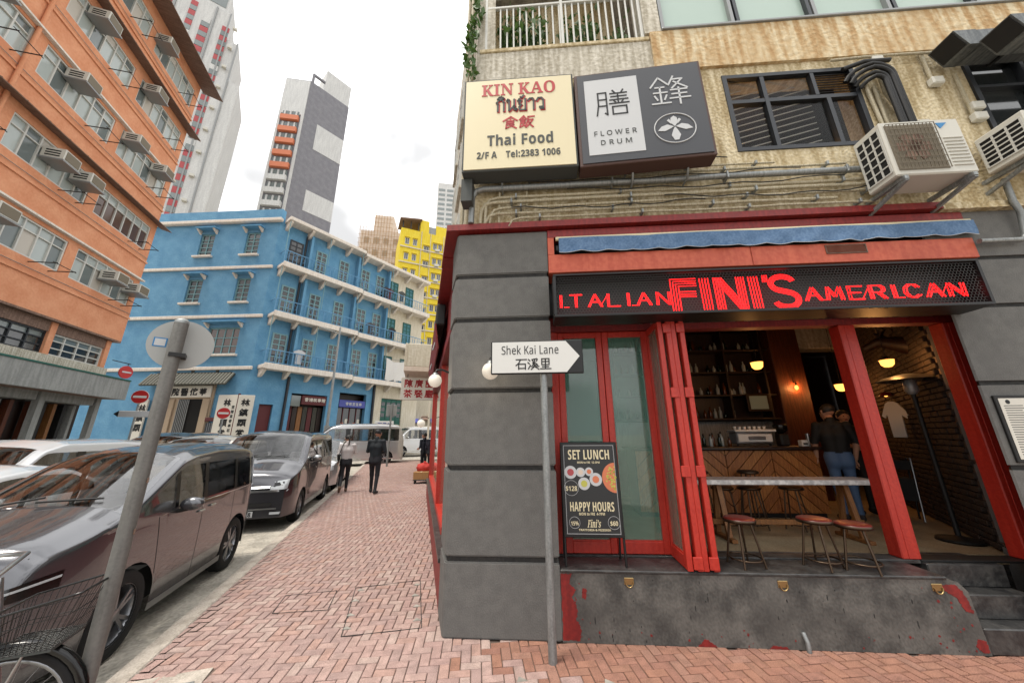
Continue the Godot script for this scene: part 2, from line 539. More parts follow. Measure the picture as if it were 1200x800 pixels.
# ---------------------------------------------------------------- lettering
const GLYPH := {
	"石": "0812-9412 4512-2844-0662 2850-2894 2850-8450-8494 2886-8486",
	"里": "2008-2058 2008-8008-8058 2032-8032 2058-8058 5008-5092 2475-7675 0892-9492",
	"溪": "1012-2224 0538-1850 0892-2662 8006-3814 4218-4828 6016-6226 8412-7626 6228-4642-6642-4458-8058 7448-8660 3272-9672 6460-6270-3296 6474-9696",
	"食": "5004-0636 5004-9436 5022-5230 3038-7238-7266 3038-3094-4686 3052-7252 3066-7266 7668-5682 5068-9496",
	"飯": "2604-0432 2604-4628 2420-2628 1434-4034-4060 1434-1492-3082 1447-4047 1460-4060 3068-4482 5412-9410 5812-5650-4892 5836-8836-7464-5494 6248-7674-9694",
	"膳": "1010-1056-0494 1010-3410-3494-2888 1036-3436 1060-3460 5404-6014 8404-7814 4616-9416 4828-9228 4440-9640 6816-6852 5644-6050 8244-7850 4254-9854 5066-9066-9094-5094-5066",
	"鋒": "2404-0236 2404-4630 1438-3638 0856-4256 2538-2592 1066-1680 4066-3480 0292-4892 6204-4832 6014-8414-5644 6222-9446 5250-9250 5464-9064 4878-9878 7244-7298",
	"陳": "1008-1096 1008-3408-2430-3450-2860-1858 4220-9620 4834-8634-8662-4862-4834 4848-8648 6804-6896 6664-4288 7064-9888",
	"廣": "5002-5412 1614-9614 1814-1660-0694 3026-8826 4618-4634 7218-7234 2440-9440 3848-3874-8074-8048-3848 3861-8061 5940-5974 4678-3092 7278-8892",
	"記": "2004-2612 0618-4218 1030-3830 1042-3842 1056-1092-3892-3856-1056 5212-9012-9044-5244 5244-5290-9690-9672",
	"茶": "0818-9418 3006-3030 7006-7030 5026-0658 5026-9658 2666-7666 5048-5096-4290 3274-1892 6874-8692",
	"餐": "1012-4612 2612-0836 2422-4222-1246 5412-8812-5246 6020-9446 5040-0666 5040-9666 4850-5256 3260-7060-7078-3078 3260-3096-5090 5080-9298",
	"廳": "5002-5410 1412-9612 1612-1460-0494 2424-5424 2424-2460 5024-5096 2436-5036 2448-5048 2060-5660 3660-3690 2474-5074 2092-5692 6224-9624 7818-7836 6636-9436-9452-6452-6436 6462-9662 6674-6694-9094-9484 7870-8480",
	"華": "0816-9616 3206-3226 7006-7026 1432-9032 5026-5096 0854-9654 3038-3062 7238-7262 1872-8672 2046-8446",
	"佗": "2806-0648 2032-2094 6404-6414 4228-4216-9616-9628 8630-5448 5230-5288-9688-9670",
	"醫": "0806-4806 0806-0846-4846 1820-4020 0832-4632 2820-2844 5806-5622 5806-8406-8624 5430-8830-5646 6034-9046 0854-9654 1862-8662-8696-1896-1862 3654-3678 6454-6478 1884-8684",
	"院": "1008-1096 1008-3408-2430-3450-2860-1858 6604-6612 4428-4416-9416-9428 5238-8638 4054-9854 6054-5676-4094 7654-7690-9690-9676",
	"林": "0430-4830 2606-2696 2634-0674 2838-4462 5230-9830 7406-7496 7234-5078 7638-9886",
	"鎮": "2404-0236 2404-4630 1438-3638 0856-4256 2538-2592 1066-1680 4066-3480 0292-4892 4816-9816 7204-7026 5626-8826-8868-5668-5626 5640-8840 5654-8854 4678-9878 6080-4896 8280-9696",
	"顯": "1008-4408-4434-1034-1008 1021-4421 1646-0856 3846-2456 0472-4872 1080-0694 2680-2692 4280-4892 5208-9808 7208-6622 5822-9222-9276-5876-5822 5840-9240 5858-9258 6480-5096 8480-9896",
	"堂": "5004-5020 2408-3218 7608-6818 0834-0822-9222-9234 3232-6832-6850-3250-3232 2066-8066 5050-5094 0894-9494",
	"館": "2604-0432 2604-4628 1434-4034-4060 1434-1492-3082 1447-4047 1460-4060 7004-7014 5026-5016-9616-9626 5632-5696 5632-8832-8856-5656 5668-8868-8894-5694",
	"香": "7404-2612 0824-9424 5008-5054 4826-1052 5226-9252 2858-7258-7296-2896-2858 2876-7276",
	"港": "1012-2224 0538-1850 0892-2662 4022-9622 5406-5438 8006-8038 3640-9840 5444-3462 8044-9860 5054-8054-8070-5070-5092-9292-9280",
	"故": "0624-4824 2606-2646 1248-4248-4286-1286-1248 6406-5034 6022-9622 8622-5094 5640-9694",
	"事": "0814-9214 5004-5096-4090 2422-7622-7636-2436-2422 1848-8448-8474-1874 0661-9661",
	"KO": "1496-1452-0642-2226-4426-5642-5696 1418-2408-3604-5012-5418-1418",
	"NO": "0632-1224-2032-1240-0632 2034-2096-5668 5626-5690-6896-7288-6082-5268",
	"KHO": "0636-1426-2436-1444-0636 2438-1454-2664-1476-1896-5696-5626 2412-3018-4404",
	"AA": "0638-2026-3626-4642-4696",
	"WO": "3896-3084-4484-4496-5496-5440-4026-2026-0842",
}
# strokes of one character as bars; the character fills a square of side s with its lower left corner at o
func glyph(b: MB, ch: String, o: Vector3, s: float, wd: float, dp: float, lean := 0.0, widen := 1.0):
	for st in GLYPH[ch].split(" "):
		var pts := []
		for q in st.split("-"):
			var x := float(q.substr(0, 2)) / 100.0
			var y := 1.0 - float(q.substr(2, 2)) / 100.0
			pts.append(o + Vector3(x * s * widen + y * lean * s, y * s, 0))
		for i in pts.size() - 1:
			var d: Vector3 = pts[i + 1] - pts[i]
			var l := d.length()
			if l < 1e-6: continue
			var ex := d / l
			var ey := Vector3.BACK.cross(ex)
			b.box((pts[i] + pts[i + 1]) / 2.0, Vector3(l + wd * 0.8, wd, dp), Basis(ex, ey, Vector3.BACK))

func glyphs(parent, m, chars: Array, o: Vector3, s: float, step: Vector3, wd: float, dp := 0.004, xf := Transform3D.IDENTITY):
	for i in chars.size():
		var b := MB.new()
		glyph(b, chars[i], o + step * i, s, wd, dp)
		part("character", b, m, parent, xf)

# lettering stretched to fill a box of w by h centred at p in the parent's axes
func text(parent, called: String, what: String, p: Vector3, w: float, h: float, m, face := "Droid Sans", bold := false, dp := 0.004, italic := false) -> MeshInstance3D:
	var f := SystemFont.new()
	f.font_names = PackedStringArray([face])
	if bold: f.font_weight = 700
	var t := TextMesh.new()
	t.text = what
	t.font = f
	t.font_size = 64
	t.pixel_size = 0.01
	t.depth = 0.1
	t.curve_step = 2.0
	var bb := t.get_aabb()
	var o := MeshInstance3D.new()
	o.name = called
	o.mesh = t
	o.material_override = m
	var sc := Vector3(w / maxf(bb.size.x, 0.001), h / maxf(bb.size.y, 0.001), dp / 0.1)
	var cc := bb.position + bb.size / 2
	var bs := Basis(Vector3(sc.x, 0, 0), Vector3(0.2 * sc.y if italic else 0.0, sc.y, 0), Vector3(0, 0, sc.z))
	o.transform = Transform3D(bs, p - bs * cc)
	parent.add_child(o, true)
	return o

# ---------------------------------------------------------------- ground
func local_z(f: Transform3D, p: Vector3) -> float:
	return (f.affine_inverse() * p).z

func build_ground():
	var b := MB.new()
	b.quad(Vector3(-900, -0.16, 900), Vector3(900, -0.16, 900), Vector3(900, -0.16, -900), Vector3(-900, -0.16, -900))
	tag(part("ground", b, M.road), "", "", "", "structure")
	# carriageway, cast in concrete bays
	var road := put("road", MB.new().mesh(), null)
	tag(road, "", "", "", "structure")
	road.transform = FK
	for i in 16:
		for j in 3:
			var s := MB.new()
			s.bx(-9.0 + i * 4.0 + 0.008, -5.0 + i * 4.0 - 0.008, -0.155, -0.12 - 0.001 * ((i + j) % 2), -0.16 - (j + 1) * 4.2 + 0.012, -0.16 - j * 4.2)
			part("concrete_slab", s, M.road, road)
	# kerb stones
	var kerb := put("kerb", MB.new().mesh(), null)
	tag(kerb, "", "", "", "structure")
	kerb.transform = FK
	var stone := MB.new().cbx(0.004, 0.786, -0.155, 0.0, -0.15, 0.0, 0.012).mesh()
	for i in 36:
		put("kerb_stone", stone, M.kerb_stone, kerb, at(-6.0 + i * 0.79, rng.randf_range(-0.004, 0.003), rng.randf_range(-0.004, 0.004), rng.randf_range(-0.004, 0.004)))
	# brick pavement
	var base := MB.new()
	var ki := FK
	var pv := [ki * Vector3(-6, 0, 0.002), ki * Vector3(22, 0, 0.002), ki * Vector3(22, 0, 7), ki * Vector3(6, 0, 13), ki * Vector3(-6, 0, 13)]
	for i in range(1, pv.size() - 1):
		var a: Vector3 = pv[0]; var c: Vector3 = pv[i]; var d: Vector3 = pv[i + 1]
		a.y = -0.012; c.y = -0.012; d.y = -0.012
		base.tri_n(a, c, d, Vector3.UP, Vector3.UP, Vector3.UP)
	var pave := part("pavement", base, M.mortar)
	tag(pave, "", "", "", "structure")
	var wd := 0.074
	var ang := deg_to_rad(6.0)
	var bas := Basis(Vector3.UP, ang)
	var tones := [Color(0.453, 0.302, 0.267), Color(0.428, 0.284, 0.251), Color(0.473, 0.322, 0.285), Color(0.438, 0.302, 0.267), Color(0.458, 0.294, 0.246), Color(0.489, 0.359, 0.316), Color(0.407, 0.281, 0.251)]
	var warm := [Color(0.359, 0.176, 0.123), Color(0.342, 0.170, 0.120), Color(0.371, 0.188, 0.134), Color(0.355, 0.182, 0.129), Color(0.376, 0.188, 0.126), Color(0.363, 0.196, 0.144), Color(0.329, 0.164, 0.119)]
	var spots := []
	var inv_k := FK.affine_inverse()
	var inv_a := FA.affine_inverse()
	var inv_b := FB.affine_inverse()
	var cover := Rect2(-0.86, 0.0, 0.56, 0.46)   # cast metal cover let into the paving by the kerb
	for i in range(-165, 165):
		for j in range(-40, 320):
			var t := posmod(i - j, 4)
			if t != 0 and t != 3: continue
			var w := Vector3(i * wd + (wd if t == 0 else wd * 0.5), 0, -(j * wd + (wd * 0.5 if t == 0 else wd)))
			w = bas * w
			var k := inv_k * w
			if k.z < -0.09 or k.x > 21.5 or k.x < -5.5: continue
			var da := (inv_a * w)
			if da.z < -0.05 and (inv_b * w).z < -0.05: continue
			if w.x > 7.5 or w.z > 1.0: continue
			if k.z > 6.5 and k.x > 9.0: continue
			if cover.has_point(Vector2(k.x, k.z)): continue
			# only what the lens can see, with a margin for a step aside
			if w.z > -1.2: continue
			spots.append([w.distance_to(Vector3(0, 0, 0)), w, t, k.z < 0.095])
	spots.sort_custom(func(a, c): return a[0] < c[0])
	var meshes := []
	for tone in tones + warm:
		for v in 1:
			var m := MB.new()
			m.tint = tone
			m.cbox(Vector3(0, -0.03, 0), Vector3(wd * 2 - 0.006, 0.06, wd - 0.006), 0.004)
			meshes.append(m.mesh())
	# a slimmer brick for the far field: top and bevels only
	var many := MB.new()
	var vis := []
	var far := []
	for s in spots:
		var w: Vector3 = s[1]
		var sx := w.x / -w.z
		var inframe: bool = w.z < -2.55 and sx > -1.15 and sx < 1.35
		if inframe and vis.size() < 300 and not s[3]: vis.append(s)
		else: far.append(s)
	for s in vis:
		var w: Vector3 = s[1]
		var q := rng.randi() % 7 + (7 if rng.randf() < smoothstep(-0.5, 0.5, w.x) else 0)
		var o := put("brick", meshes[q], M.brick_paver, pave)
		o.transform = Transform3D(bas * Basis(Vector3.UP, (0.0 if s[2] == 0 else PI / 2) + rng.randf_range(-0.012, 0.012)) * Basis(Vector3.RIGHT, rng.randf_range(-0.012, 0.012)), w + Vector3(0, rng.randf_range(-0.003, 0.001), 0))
	for s in far:
		var w: Vector3 = s[1]
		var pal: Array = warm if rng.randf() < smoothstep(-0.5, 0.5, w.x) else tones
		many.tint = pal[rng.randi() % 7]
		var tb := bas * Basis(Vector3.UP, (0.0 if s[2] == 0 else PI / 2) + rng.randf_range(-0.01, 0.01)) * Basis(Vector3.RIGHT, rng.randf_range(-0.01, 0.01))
		var hx := wd - 0.003
		var hz := wd * 0.5 - 0.003
		var p := w + Vector3(0, rng.randf_range(-0.003, 0.001), 0)
		var c0 := []
		var c1 := []
		for e in [[-1, 1], [1, 1], [1, -1], [-1, -1]]:
			c0.append(p + tb * Vector3(e[0] * (hx - 0.004), 0, e[1] * (hz - 0.004)))
			c1.append(p + tb * Vector3(e[0] * hx, -0.012, e[1] * hz))
		if s[3]:   # cut to the kerb
			var lp := PackedVector2Array()
			for q in c0:
				var l: Vector3 = inv_k * q
				lp.append(Vector2(l.x, l.z))
			for pc in Geometry2D.intersect_polygons(lp, PackedVector2Array([Vector2(-20, 0.003), Vector2(40, 0.003), Vector2(40, 3), Vector2(-20, 3)])):
				var ctr := Vector3.ZERO
				for q in pc: ctr += FK * Vector3(q.x, p.y, q.y) / pc.size()
				for e in pc.size():
					var l0: Vector2 = pc[e]
					var l1: Vector2 = pc[(e + 1) % pc.size()]
					many.tri_n(ctr, FK * Vector3(l0.x, p.y, l0.y), FK * Vector3(l1.x, p.y, l1.y), Vector3.UP, Vector3.UP, Vector3.UP)
			continue
		many.quad(c0[0], c0[1], c0[2], c0[3])
		for e in 4: many.quad(c1[e], c1[(e + 1) % 4], c0[(e + 1) % 4], c0[e])
	tag(part("brick_paving", many, M.brick_paver, pave), "", "", "", "stuff")
	# metal cover with raised studs, in a concrete surround
	var mc := thing("access_cover", FK * at(-0.58, 0.0, 0.23), "studded grey metal access cover let into the brick pavement beside the kerb", "cover")
	part("surround", MB.new().bx(-0.30, 0.30, -0.05, -0.001, -0.225, 0.245), M.kerb_stone, mc)
	part("plate", MB.new().cbx(-0.16, 0.16, 0.0, 0.006, -0.2, 0.2, 0.002), M.galv, mc)
	var studs := MB.new()
	for i in 16:
		for j in 20:
			studs.cbox(Vector3(-0.145 + i * 0.0193, 0.0075, -0.185 + j * 0.0195), Vector3(0.011, 0.004, 0.005), 0.001, Basis(Vector3.UP, PI / 4 if (i + j) % 2 else -PI / 4))
	part("stud_pattern", studs, M.galv, mc)
	# small slate wedges and steel edging where service covers are paved over
	for q in [[-1.61, -4.13], [-1.56, -3.89], [-1.48, -3.61], [-1.41, -3.39], [-1.05, -4.25], [-1.0, -4.0], [-0.92, -3.77], [-0.85, -3.52], [0.05, -2.75], [0.62, -2.72]]:
		var sl := MB.new().prism(PackedVector2Array([Vector2(-0.035, -0.02), Vector2(0.04, -0.005), Vector2(-0.02, 0.035)]), -0.02, 0.0035, Transform3D(Basis(Vector3.RIGHT, -PI / 2), Vector3(q[0], 0, q[1])))
		part("slate_wedge", sl, M.concrete, pave)
	for ring in [[[-1.69, -4.18], [-1.05, -4.37], [-0.78, -3.39], [-1.4, -3.27]], [[-2.22, -3.65], [-2.33, -4.01], [-1.86, -4.12], [-1.74, -3.71]]]:
		for i in 4:
			var e0 := Vector3(ring[i][0], 0.0015, ring[i][1])
			var e1 := Vector3(ring[(i + 1) % 4][0], 0.0015, ring[(i + 1) % 4][1])
			var dd := (e1 - e0).normalized()
			part("steel_edging", MB.new().box((e0 + e1) / 2, Vector3(e0.distance_to(e1), 0.004, 0.006), Basis(dd, Vector3.UP, dd.cross(Vector3.UP))), M.dark_groove, pave)

# ---------------------------------------------------------------- corner building with the bar
var corner: Node3D
const BD := Vector2(-0.319, -0.948)   # direction of the side wall in the front's (x, z)

func build_corner_building():
	corner = thing("corner_tenement", FA, "weathered cream tenement with grey ground floor standing at the street corner", "building")
	# ground floor: pillars of rendered blocks with sunk grooves
	var cuts := [0.0, 0.56, 1.28, 1.97, 2.68, 3.16, 3.665]
	var gap := 0.04
	var core := MB.new()
	var plan := PackedVector2Array([Vector2(0.03, -0.016), Vector2(0.955, -0.016), Vector2(0.955, -0.5), Vector2(0.03 + BD.x * 0.5, -0.025 + BD.y * 0.5)])
	upright(core, plan, 0.0, 3.665)
	part("pillar_core", core, M.dark_groove, corner)
	for i in 6:
		var y0: float = cuts[i] + (gap * 0.5 if i > 0 else 0.0)
		var y1: float = cuts[i + 1] - (gap * 0.5 if i < 5 else 0.0)
		var b := MB.new()
		var e := 0.012
		upright(b, PackedVector2Array([Vector2(0.0, -0.02), Vector2(0.02, 0), Vector2(0.97, 0), Vector2(0.97, -0.5), Vector2(BD.x * 0.42, BD.y * 0.42)]), y0 + e, y1 - e)
		upright(b, PackedVector2Array([Vector2(0.008, -0.022), Vector2(0.024, -0.01), Vector2(0.962, -0.01), Vector2(0.962, -0.49), Vector2(0.008 + BD.x * 0.41, BD.y * 0.41)]), y0, y1)
		part("render_block", b, M.grey_render, corner)
	core = MB.new()
	upright(core, PackedVector2Array([Vector2(4.67, -0.016), Vector2(9.0, -0.016), Vector2(9.0, -0.6), Vector2(5.085, -0.6), Vector2(5.085, -0.36)]), 0.0, 3.665)
	part("pillar_core", core, M.dark_groove, corner)
	for i in 6:
		var y0: float = cuts[i] + (gap * 0.5 if i > 0 else 0.0)
		var y1: float = cuts[i + 1] - (gap * 0.5 if i < 5 else 0.0)
		var b := MB.new()
		upright(b, PackedVector2Array([Vector2(4.655, 0.0), Vector2(9.0, 0.0), Vector2(9.0, -0.62), Vector2(5.07, -0.62), Vector2(5.07, -0.36), Vector2(4.645, -0.012)]), y0, y1)
		part("render_block", b, M.grey_render, corner)
	# ledge over the ground floor, red on the bar's part
	var lg := MB.new()
	upright(lg, PackedVector2Array([Vector2(-0.1, 0.06), Vector2(4.86, 0.06), Vector2(4.86, -0.3), Vector2(-0.1 + BD.x * 0.9, -0.3 + BD.y * 0.5)]), 3.685, 3.755)
	part("ledge", lg, M.dark_red, corner)
	part("ledge", MB.new().bx(4.862, 9.0, 3.67, 3.74, -0.4, 0.06), M.plaster, corner)
	# plinth, with the raised floor behind it
	var pl := MB.new()
	pl.prism(PackedVector2Array([Vector2(0.972, 0), Vector2(4.06, 0), Vector2(4.03, 0.40), Vector2(3.98, 0.46), Vector2(3.9, 0.48), Vector2(0.972, 0.48)]), -0.6, 0.0)
	part("plinth", pl, M.plinth, corner)
	part("plinth_edge", MB.new().cbx(0.973, 3.9, 0.478, 0.5, -0.32, 0.012, 0.006), M.step_dark, corner)
	var st := [[0.0, 0.165, 0.0], [0.165, 0.33, -0.14], [0.33, 0.495, -0.28]]
	for s in st:
		part("step", MB.new().cbx(4.062, 4.66, s[0], s[1], -0.6, s[2] - 0.002, 0.008), M.step_dark, corner)
	# chipped red paint left on the plinth
	var chips := [[[0.975, 0.015], [1.11, 0.015], [1.12, 0.09], [1.085, 0.16], [1.10, 0.22], [1.06, 0.30], [1.09, 0.36], [1.04, 0.40], [1.07, 0.47], [0.975, 0.47]],
		[[3.84, 0.44], [3.95, 0.445], [3.99, 0.40], [4.01, 0.32], [4.025, 0.26], [3.97, 0.27], [3.94, 0.35], [3.87, 0.40]],
		[[4.0, 0.02], [4.05, 0.02], [4.045, 0.09], [3.99, 0.10], [3.97, 0.05]],
		[[2.0, 0.0], [2.14, 0.002], [2.09, 0.035], [2.06, 0.05], [2.02, 0.02]],
		[[2.52, 0.002], [2.66, 0.002], [2.64, 0.016], [2.55, 0.025]],
		[[1.14, 0.30], [1.17, 0.29], [1.18, 0.36], [1.15, 0.37]], [[1.15, 0.14], [1.175, 0.13], [1.17, 0.19]],
		[[1.1, 0.001], [2.0, 0.001], [3.1, 0.001], [4.0, 0.001], [4.0, 0.012], [3.4, 0.014], [3.0, 0.008], [2.2, 0.013], [1.6, 0.007], [1.1, 0.012]]]
	for ch in chips:
		var poly := PackedVector2Array()
		for i in ch.size():
			var a := Vector2(ch[i][0], ch[i][1])
			var c := Vector2(ch[(i + 1) % ch.size()][0], ch[(i + 1) % ch.size()][1])
			var cuts_n := 9 if a.distance_to(c) < 0.3 else 24
			for k in cuts_n:
				var q := a.lerp(c, k / float(cuts_n))
				if k > 0: q += Vector2(rng.randf_range(-0.007, 0.007), rng.randf_range(-0.005, 0.005))
				q.y = maxf(q.y, 0.001)
				q.x = maxf(q.x, 0.974)
				poly.append(q)
		if Geometry2D.triangulate_polygon(poly).size() > 0:
			part("paint_patch", MB.new().prism(poly, -0.01, 0.0025), M.dark_red, corner)
	# flecks of old paint and dark scuffs
	for k in 90:
		var red := k < 50
		var cx := rng.randf_range(0.99, 1.2) if k < 16 else (rng.randf_range(3.6, 4.0) if k < 30 else rng.randf_range(1.2, 3.9))
		var cy := rng.randf_range(0.02, 0.44) if k < 30 else (rng.randf_range(0.01, 0.12) if red else rng.randf_range(0.02, 0.45))
		var rr := rng.randf_range(0.003, 0.012) if red else rng.randf_range(0.002, 0.006)
		var poly := PackedVector2Array()
		var tall := 1.0 if red else rng.randf_range(1.0, 5.0)
		for e in 7: poly.append(Vector2(cx + cos(TAU * e / 7.0) * rr * rng.randf_range(0.5, 1.2), cy + sin(TAU * e / 7.0) * rr * tall * rng.randf_range(0.6, 1.2)))
		part("paint_patch" if red else "scuff", MB.new().prism(poly, -0.01, 0.0015), M.dark_red if red else M.dark_groove, corner)
	# lifting rings let into the plinth
	for x in [1.52, 2.7, 3.82]:
		var r := MB.new().cbox(Vector3(x, 0.425, 0.002), Vector3(0.075, 0.05, 0.008), 0.003)
		var ring := []
		for k in 13: ring.append(Vector3(x + 0.03 * cos(PI + PI * k / 12.0), 0.425 + 0.04 * sin(PI + PI * k / 12.0), 0.012))
		r.tube(ring, 0.005, 6)
		part("lifting_ring", r, M.brass, corner)
	# small pipe stub at the foot of the plinth
	part("pipe_stub", MB.new().tube([Vector3(2.78, 0, 0.03), Vector3(2.78, 0.06, 0.03), Vector3(2.78, 0.11, 0.0)], 0.016, 8), M.galv, corner)

# solid between two heights over a plan in the front's (x, z)
func upright(b: MB, plan: PackedVector2Array, y0: float, y1: float):
	var q := PackedVector2Array()
	for p in plan: q.append(Vector2(p.x, -p.y))
	b.prism(q, y0, y1, Transform3D(Basis(Vector3.RIGHT, -PI / 2), Vector3.ZERO))

func build_bar_front():
	# recess for the awning cassette
	var f := thing("bar_shopfront", FA, "red timber shopfront of the bar with transom, posts and fixed glazed doors", "shopfront")
	part("awning_recess", MB.new().bx(0.975, 5.06, 3.37, 3.665, -0.3, -0.12), M.black, f)
	part("head_board", MB.new().cbx(0.975, 5.062, 3.575, 3.665, -0.118, 0.01, 0.004), M.dark_red, f)
	part("recess_cheek", MB.new().bx(0.975, 1.04, 3.375, 3.573, -0.118, 0.012), M.orange_fascia, f)
	for s in [[0.975, 2.995], [3.0, 5.062]]:
		part("fascia_board", MB.new().cbx(s[0], s[1], 3.165, 3.373, -0.25, 0.014, 0.004), M.orange_fascia, f)
	var lv := MB.new().bx(3.70, 4.08, 3.255, 3.262, 0.012, 0.022).bx(3.70, 4.08, 3.345, 3.352, 0.012, 0.022).bx(3.70, 3.708, 3.255, 3.352, 0.012, 0.022).bx(4.072, 4.08, 3.255, 3.352, 0.012, 0.022)
	var vent := part("vent", lv, M.rust_sheet, f)
	for k in 8: part("slat", MB.new().box(Vector3(3.89, 3.268 + k * 0.011, 0.018), Vector3(0.362, 0.003, 0.012), Basis(Vector3.RIGHT, 0.6)), M.rust_sheet, vent)
	# frame
	var z := -0.35
	part("lintel", MB.new().cbx(0.975, 5.06, 2.63, 2.70, z - 0.1, z + 0.02, 0.006), M.dark_red, f)
	part("head", MB.new().bx(0.975, 5.06, 2.80, 3.16, z - 0.12, -0.26), M.black, f)
	part("sill", MB.new().cbx(0.975, 4.06, 0.481, 0.512, z - 0.12, z + 0.03, 0.006), M.step_dark, f)
	part("sill", MB.new().cbx(4.064, 5.06, 0.496, 0.512, z - 0.12, z + 0.03, 0.004), M.black, f)
	for s in [[1.05, 1.98], [2.06, 2.95], [3.03, 3.92], [4.09, 4.9]]:
		part("transom_pane", MB.new().bx(s[0], s[1], 2.705, 2.795, z - 0.03, z - 0.02), M.sign_white, f)
	for x in [0.975, 1.985, 2.955, 3.925, 4.905]:
		part("transom_post", MB.new().bx(x, x + (0.16 if x > 3.9 else 0.07), 2.702, 2.798, z - 0.08, z + 0.0), M.dark_red, f)
	for x in [[3.92, 4.075], [4.905, 5.062]]:
		var pb := MB.new().cbx(x[0], x[1], 0.513, 2.628, z - 0.1, z + 0.03, 0.008)
		pb.cbx(x[0] + 0.05, x[0] + 0.056, 0.52, 2.62, z + 0.025, z + 0.034, 0.002)
		part("post", pb, M.red_paint, f)
	part("post", MB.new().cbx(0.975, 1.055, 0.513, 2.628, z - 0.1, z + 0.02, 0.006), M.red_paint, f)
	for s in [[1.058, 1.525], [1.53, 2.0]]:
		glazed_leaf(f, "door", s[1] - s[0], 2.11, Transform3D(Basis.IDENTITY, Vector3(s[0], 0.515, z - 0.04)), M.glass_green)
	# folding door, open and stacked against the fixed pair
	var fold := thing("folding_door", FA * at(2.02, 0.505, -0.36), "red folding glass door opened and stacked at right angles to the bar front", "door")
	for k in 4:
		var xf := Transform3D(Basis(Vector3.UP, deg_to_rad(-90.0 + (1.2 if k % 2 else -1.2))), Vector3(0.02 + k * 0.062, 0, -0.02))
		glazed_leaf(fold, "leaf", 0.40, 2.12, xf, M.glass_green)
		for y in [0.06, 0.75, 1.42, 2.03]:
			if k % 2 == 0: part("hinge", MB.new().cbox(Vector3(0.05 + k * 0.062, y, 0.386), Vector3(0.075, 0.09, 0.014), 0.003), M.red_paint, fold)
	# neon sign box
	neon_sign()
	# awning
	var aw := thing("retracted_awning", FA * at(1.06, 3.395, -0.1), "faded blue retracted awning with scalloped valance rolled above the bar front", "awning")
	part("roller", MB.new().tube([Vector3(0, 0.155, 0.12), Vector3(4.02, 0.155, 0.12)], 0.022, 10), M.cream, aw)
	part("end_bracket", MB.new().cbox(Vector3(0.02, 0.06, 0.06), Vector3(0.05, 0.07, 0.08), 0.01), M.black_metal, aw)
	var rows := []
	for i in 5:
		var r := []
		for j in 161:
			var x := 0.03 + 4.0 * j / 160.0
			var hem := absf(sin(x * PI / 0.26)) * 0.016
			var y := lerpf(0.15, -0.005 - hem + (0.012 if x > 3.0 else 0.0), i / 4.0)
			r.append(Vector3(x, y, 0.145 + 0.008 * sin(x * 17.0 + i) * i / 4.0 + 0.006 * sin(x * 5.3)))
		rows.append(r)
	var back := []
	for r in rows:
		var q := []
		for p in r: q.append(p - Vector3(0, 0, 0.003))
		back.append(q)
	part("valance", MB.new().sheet(rows, Vector3.BACK).sheet(back, Vector3.FORWARD), M.awning_blue, aw)
	var edge := []
	for j in 161: edge.append(rows[4][j] + Vector3(0, 0, 0.001))
	part("hem", MB.new().tube(edge, 0.003, 5), M.sign_light, aw)
	# menu case
	var mc := thing("menu_board", FA * at(4.72, 1.62, 0.0), "framed white printed menu fixed to the grey wall beside the entrance", "menu")
	part("frame", MB.new().cbx(-0.02, 0.62, -0.3, 0.24, 0.001, 0.02, 0.004), M.black, mc)
	part("paper", MB.new().bx(0.005, 0.6, -0.275, 0.215, 0.02, 0.022), M.sign_white, mc)
	var ln := MB.new()
	for c in 2:
		for k in 22:
			if c == 1 and (k < 5 or (k > 11 and k < 15)): continue
			var wl := rng.randf_range(0.12, 0.24)
			ln.bx(0.03 + c * 0.3, 0.03 + c * 0.3 + wl, 0.15 - k * 0.0195, 0.156 - k * 0.0195, 0.0221, 0.0228)
	part("print", ln, M.ink_grey, mc)
	part("picture", MB.new().bx(0.33, 0.56, 0.11, 0.2, 0.0221, 0.0229).bx(0.33, 0.56, -0.12, -0.07, 0.0221, 0.0229), M.sign_dark, mc)
	part("emblem", MB.new().disc(Vector3(0.07, 0.185, 0.0225), 0.018, 0.001), M.ink, mc)

func glazed_leaf(parent, called: String, w: float, h: float, xf: Transform3D, gm):
	var s := 0.062
	var b := MB.new()
	b.cbx(0, s, 0, h, 0, 0.045, 0.004)
	b.cbx(w - s, w, 0, h, 0, 0.045, 0.004)
	b.cbx(s, w - s, 0, 0.10, 0.002, 0.043, 0.004)
	b.cbx(s, w - s, h - s, h, 0.002, 0.043, 0.004)
	b.bx(s, w - s, 0.10, 0.112, 0.010, 0.034)
	var o := part(called, b, M.red_paint, parent, xf)
	part("pane", MB.new().bx(s, w - s, 0.112, h - s, 0.019, 0.025), gm, o)

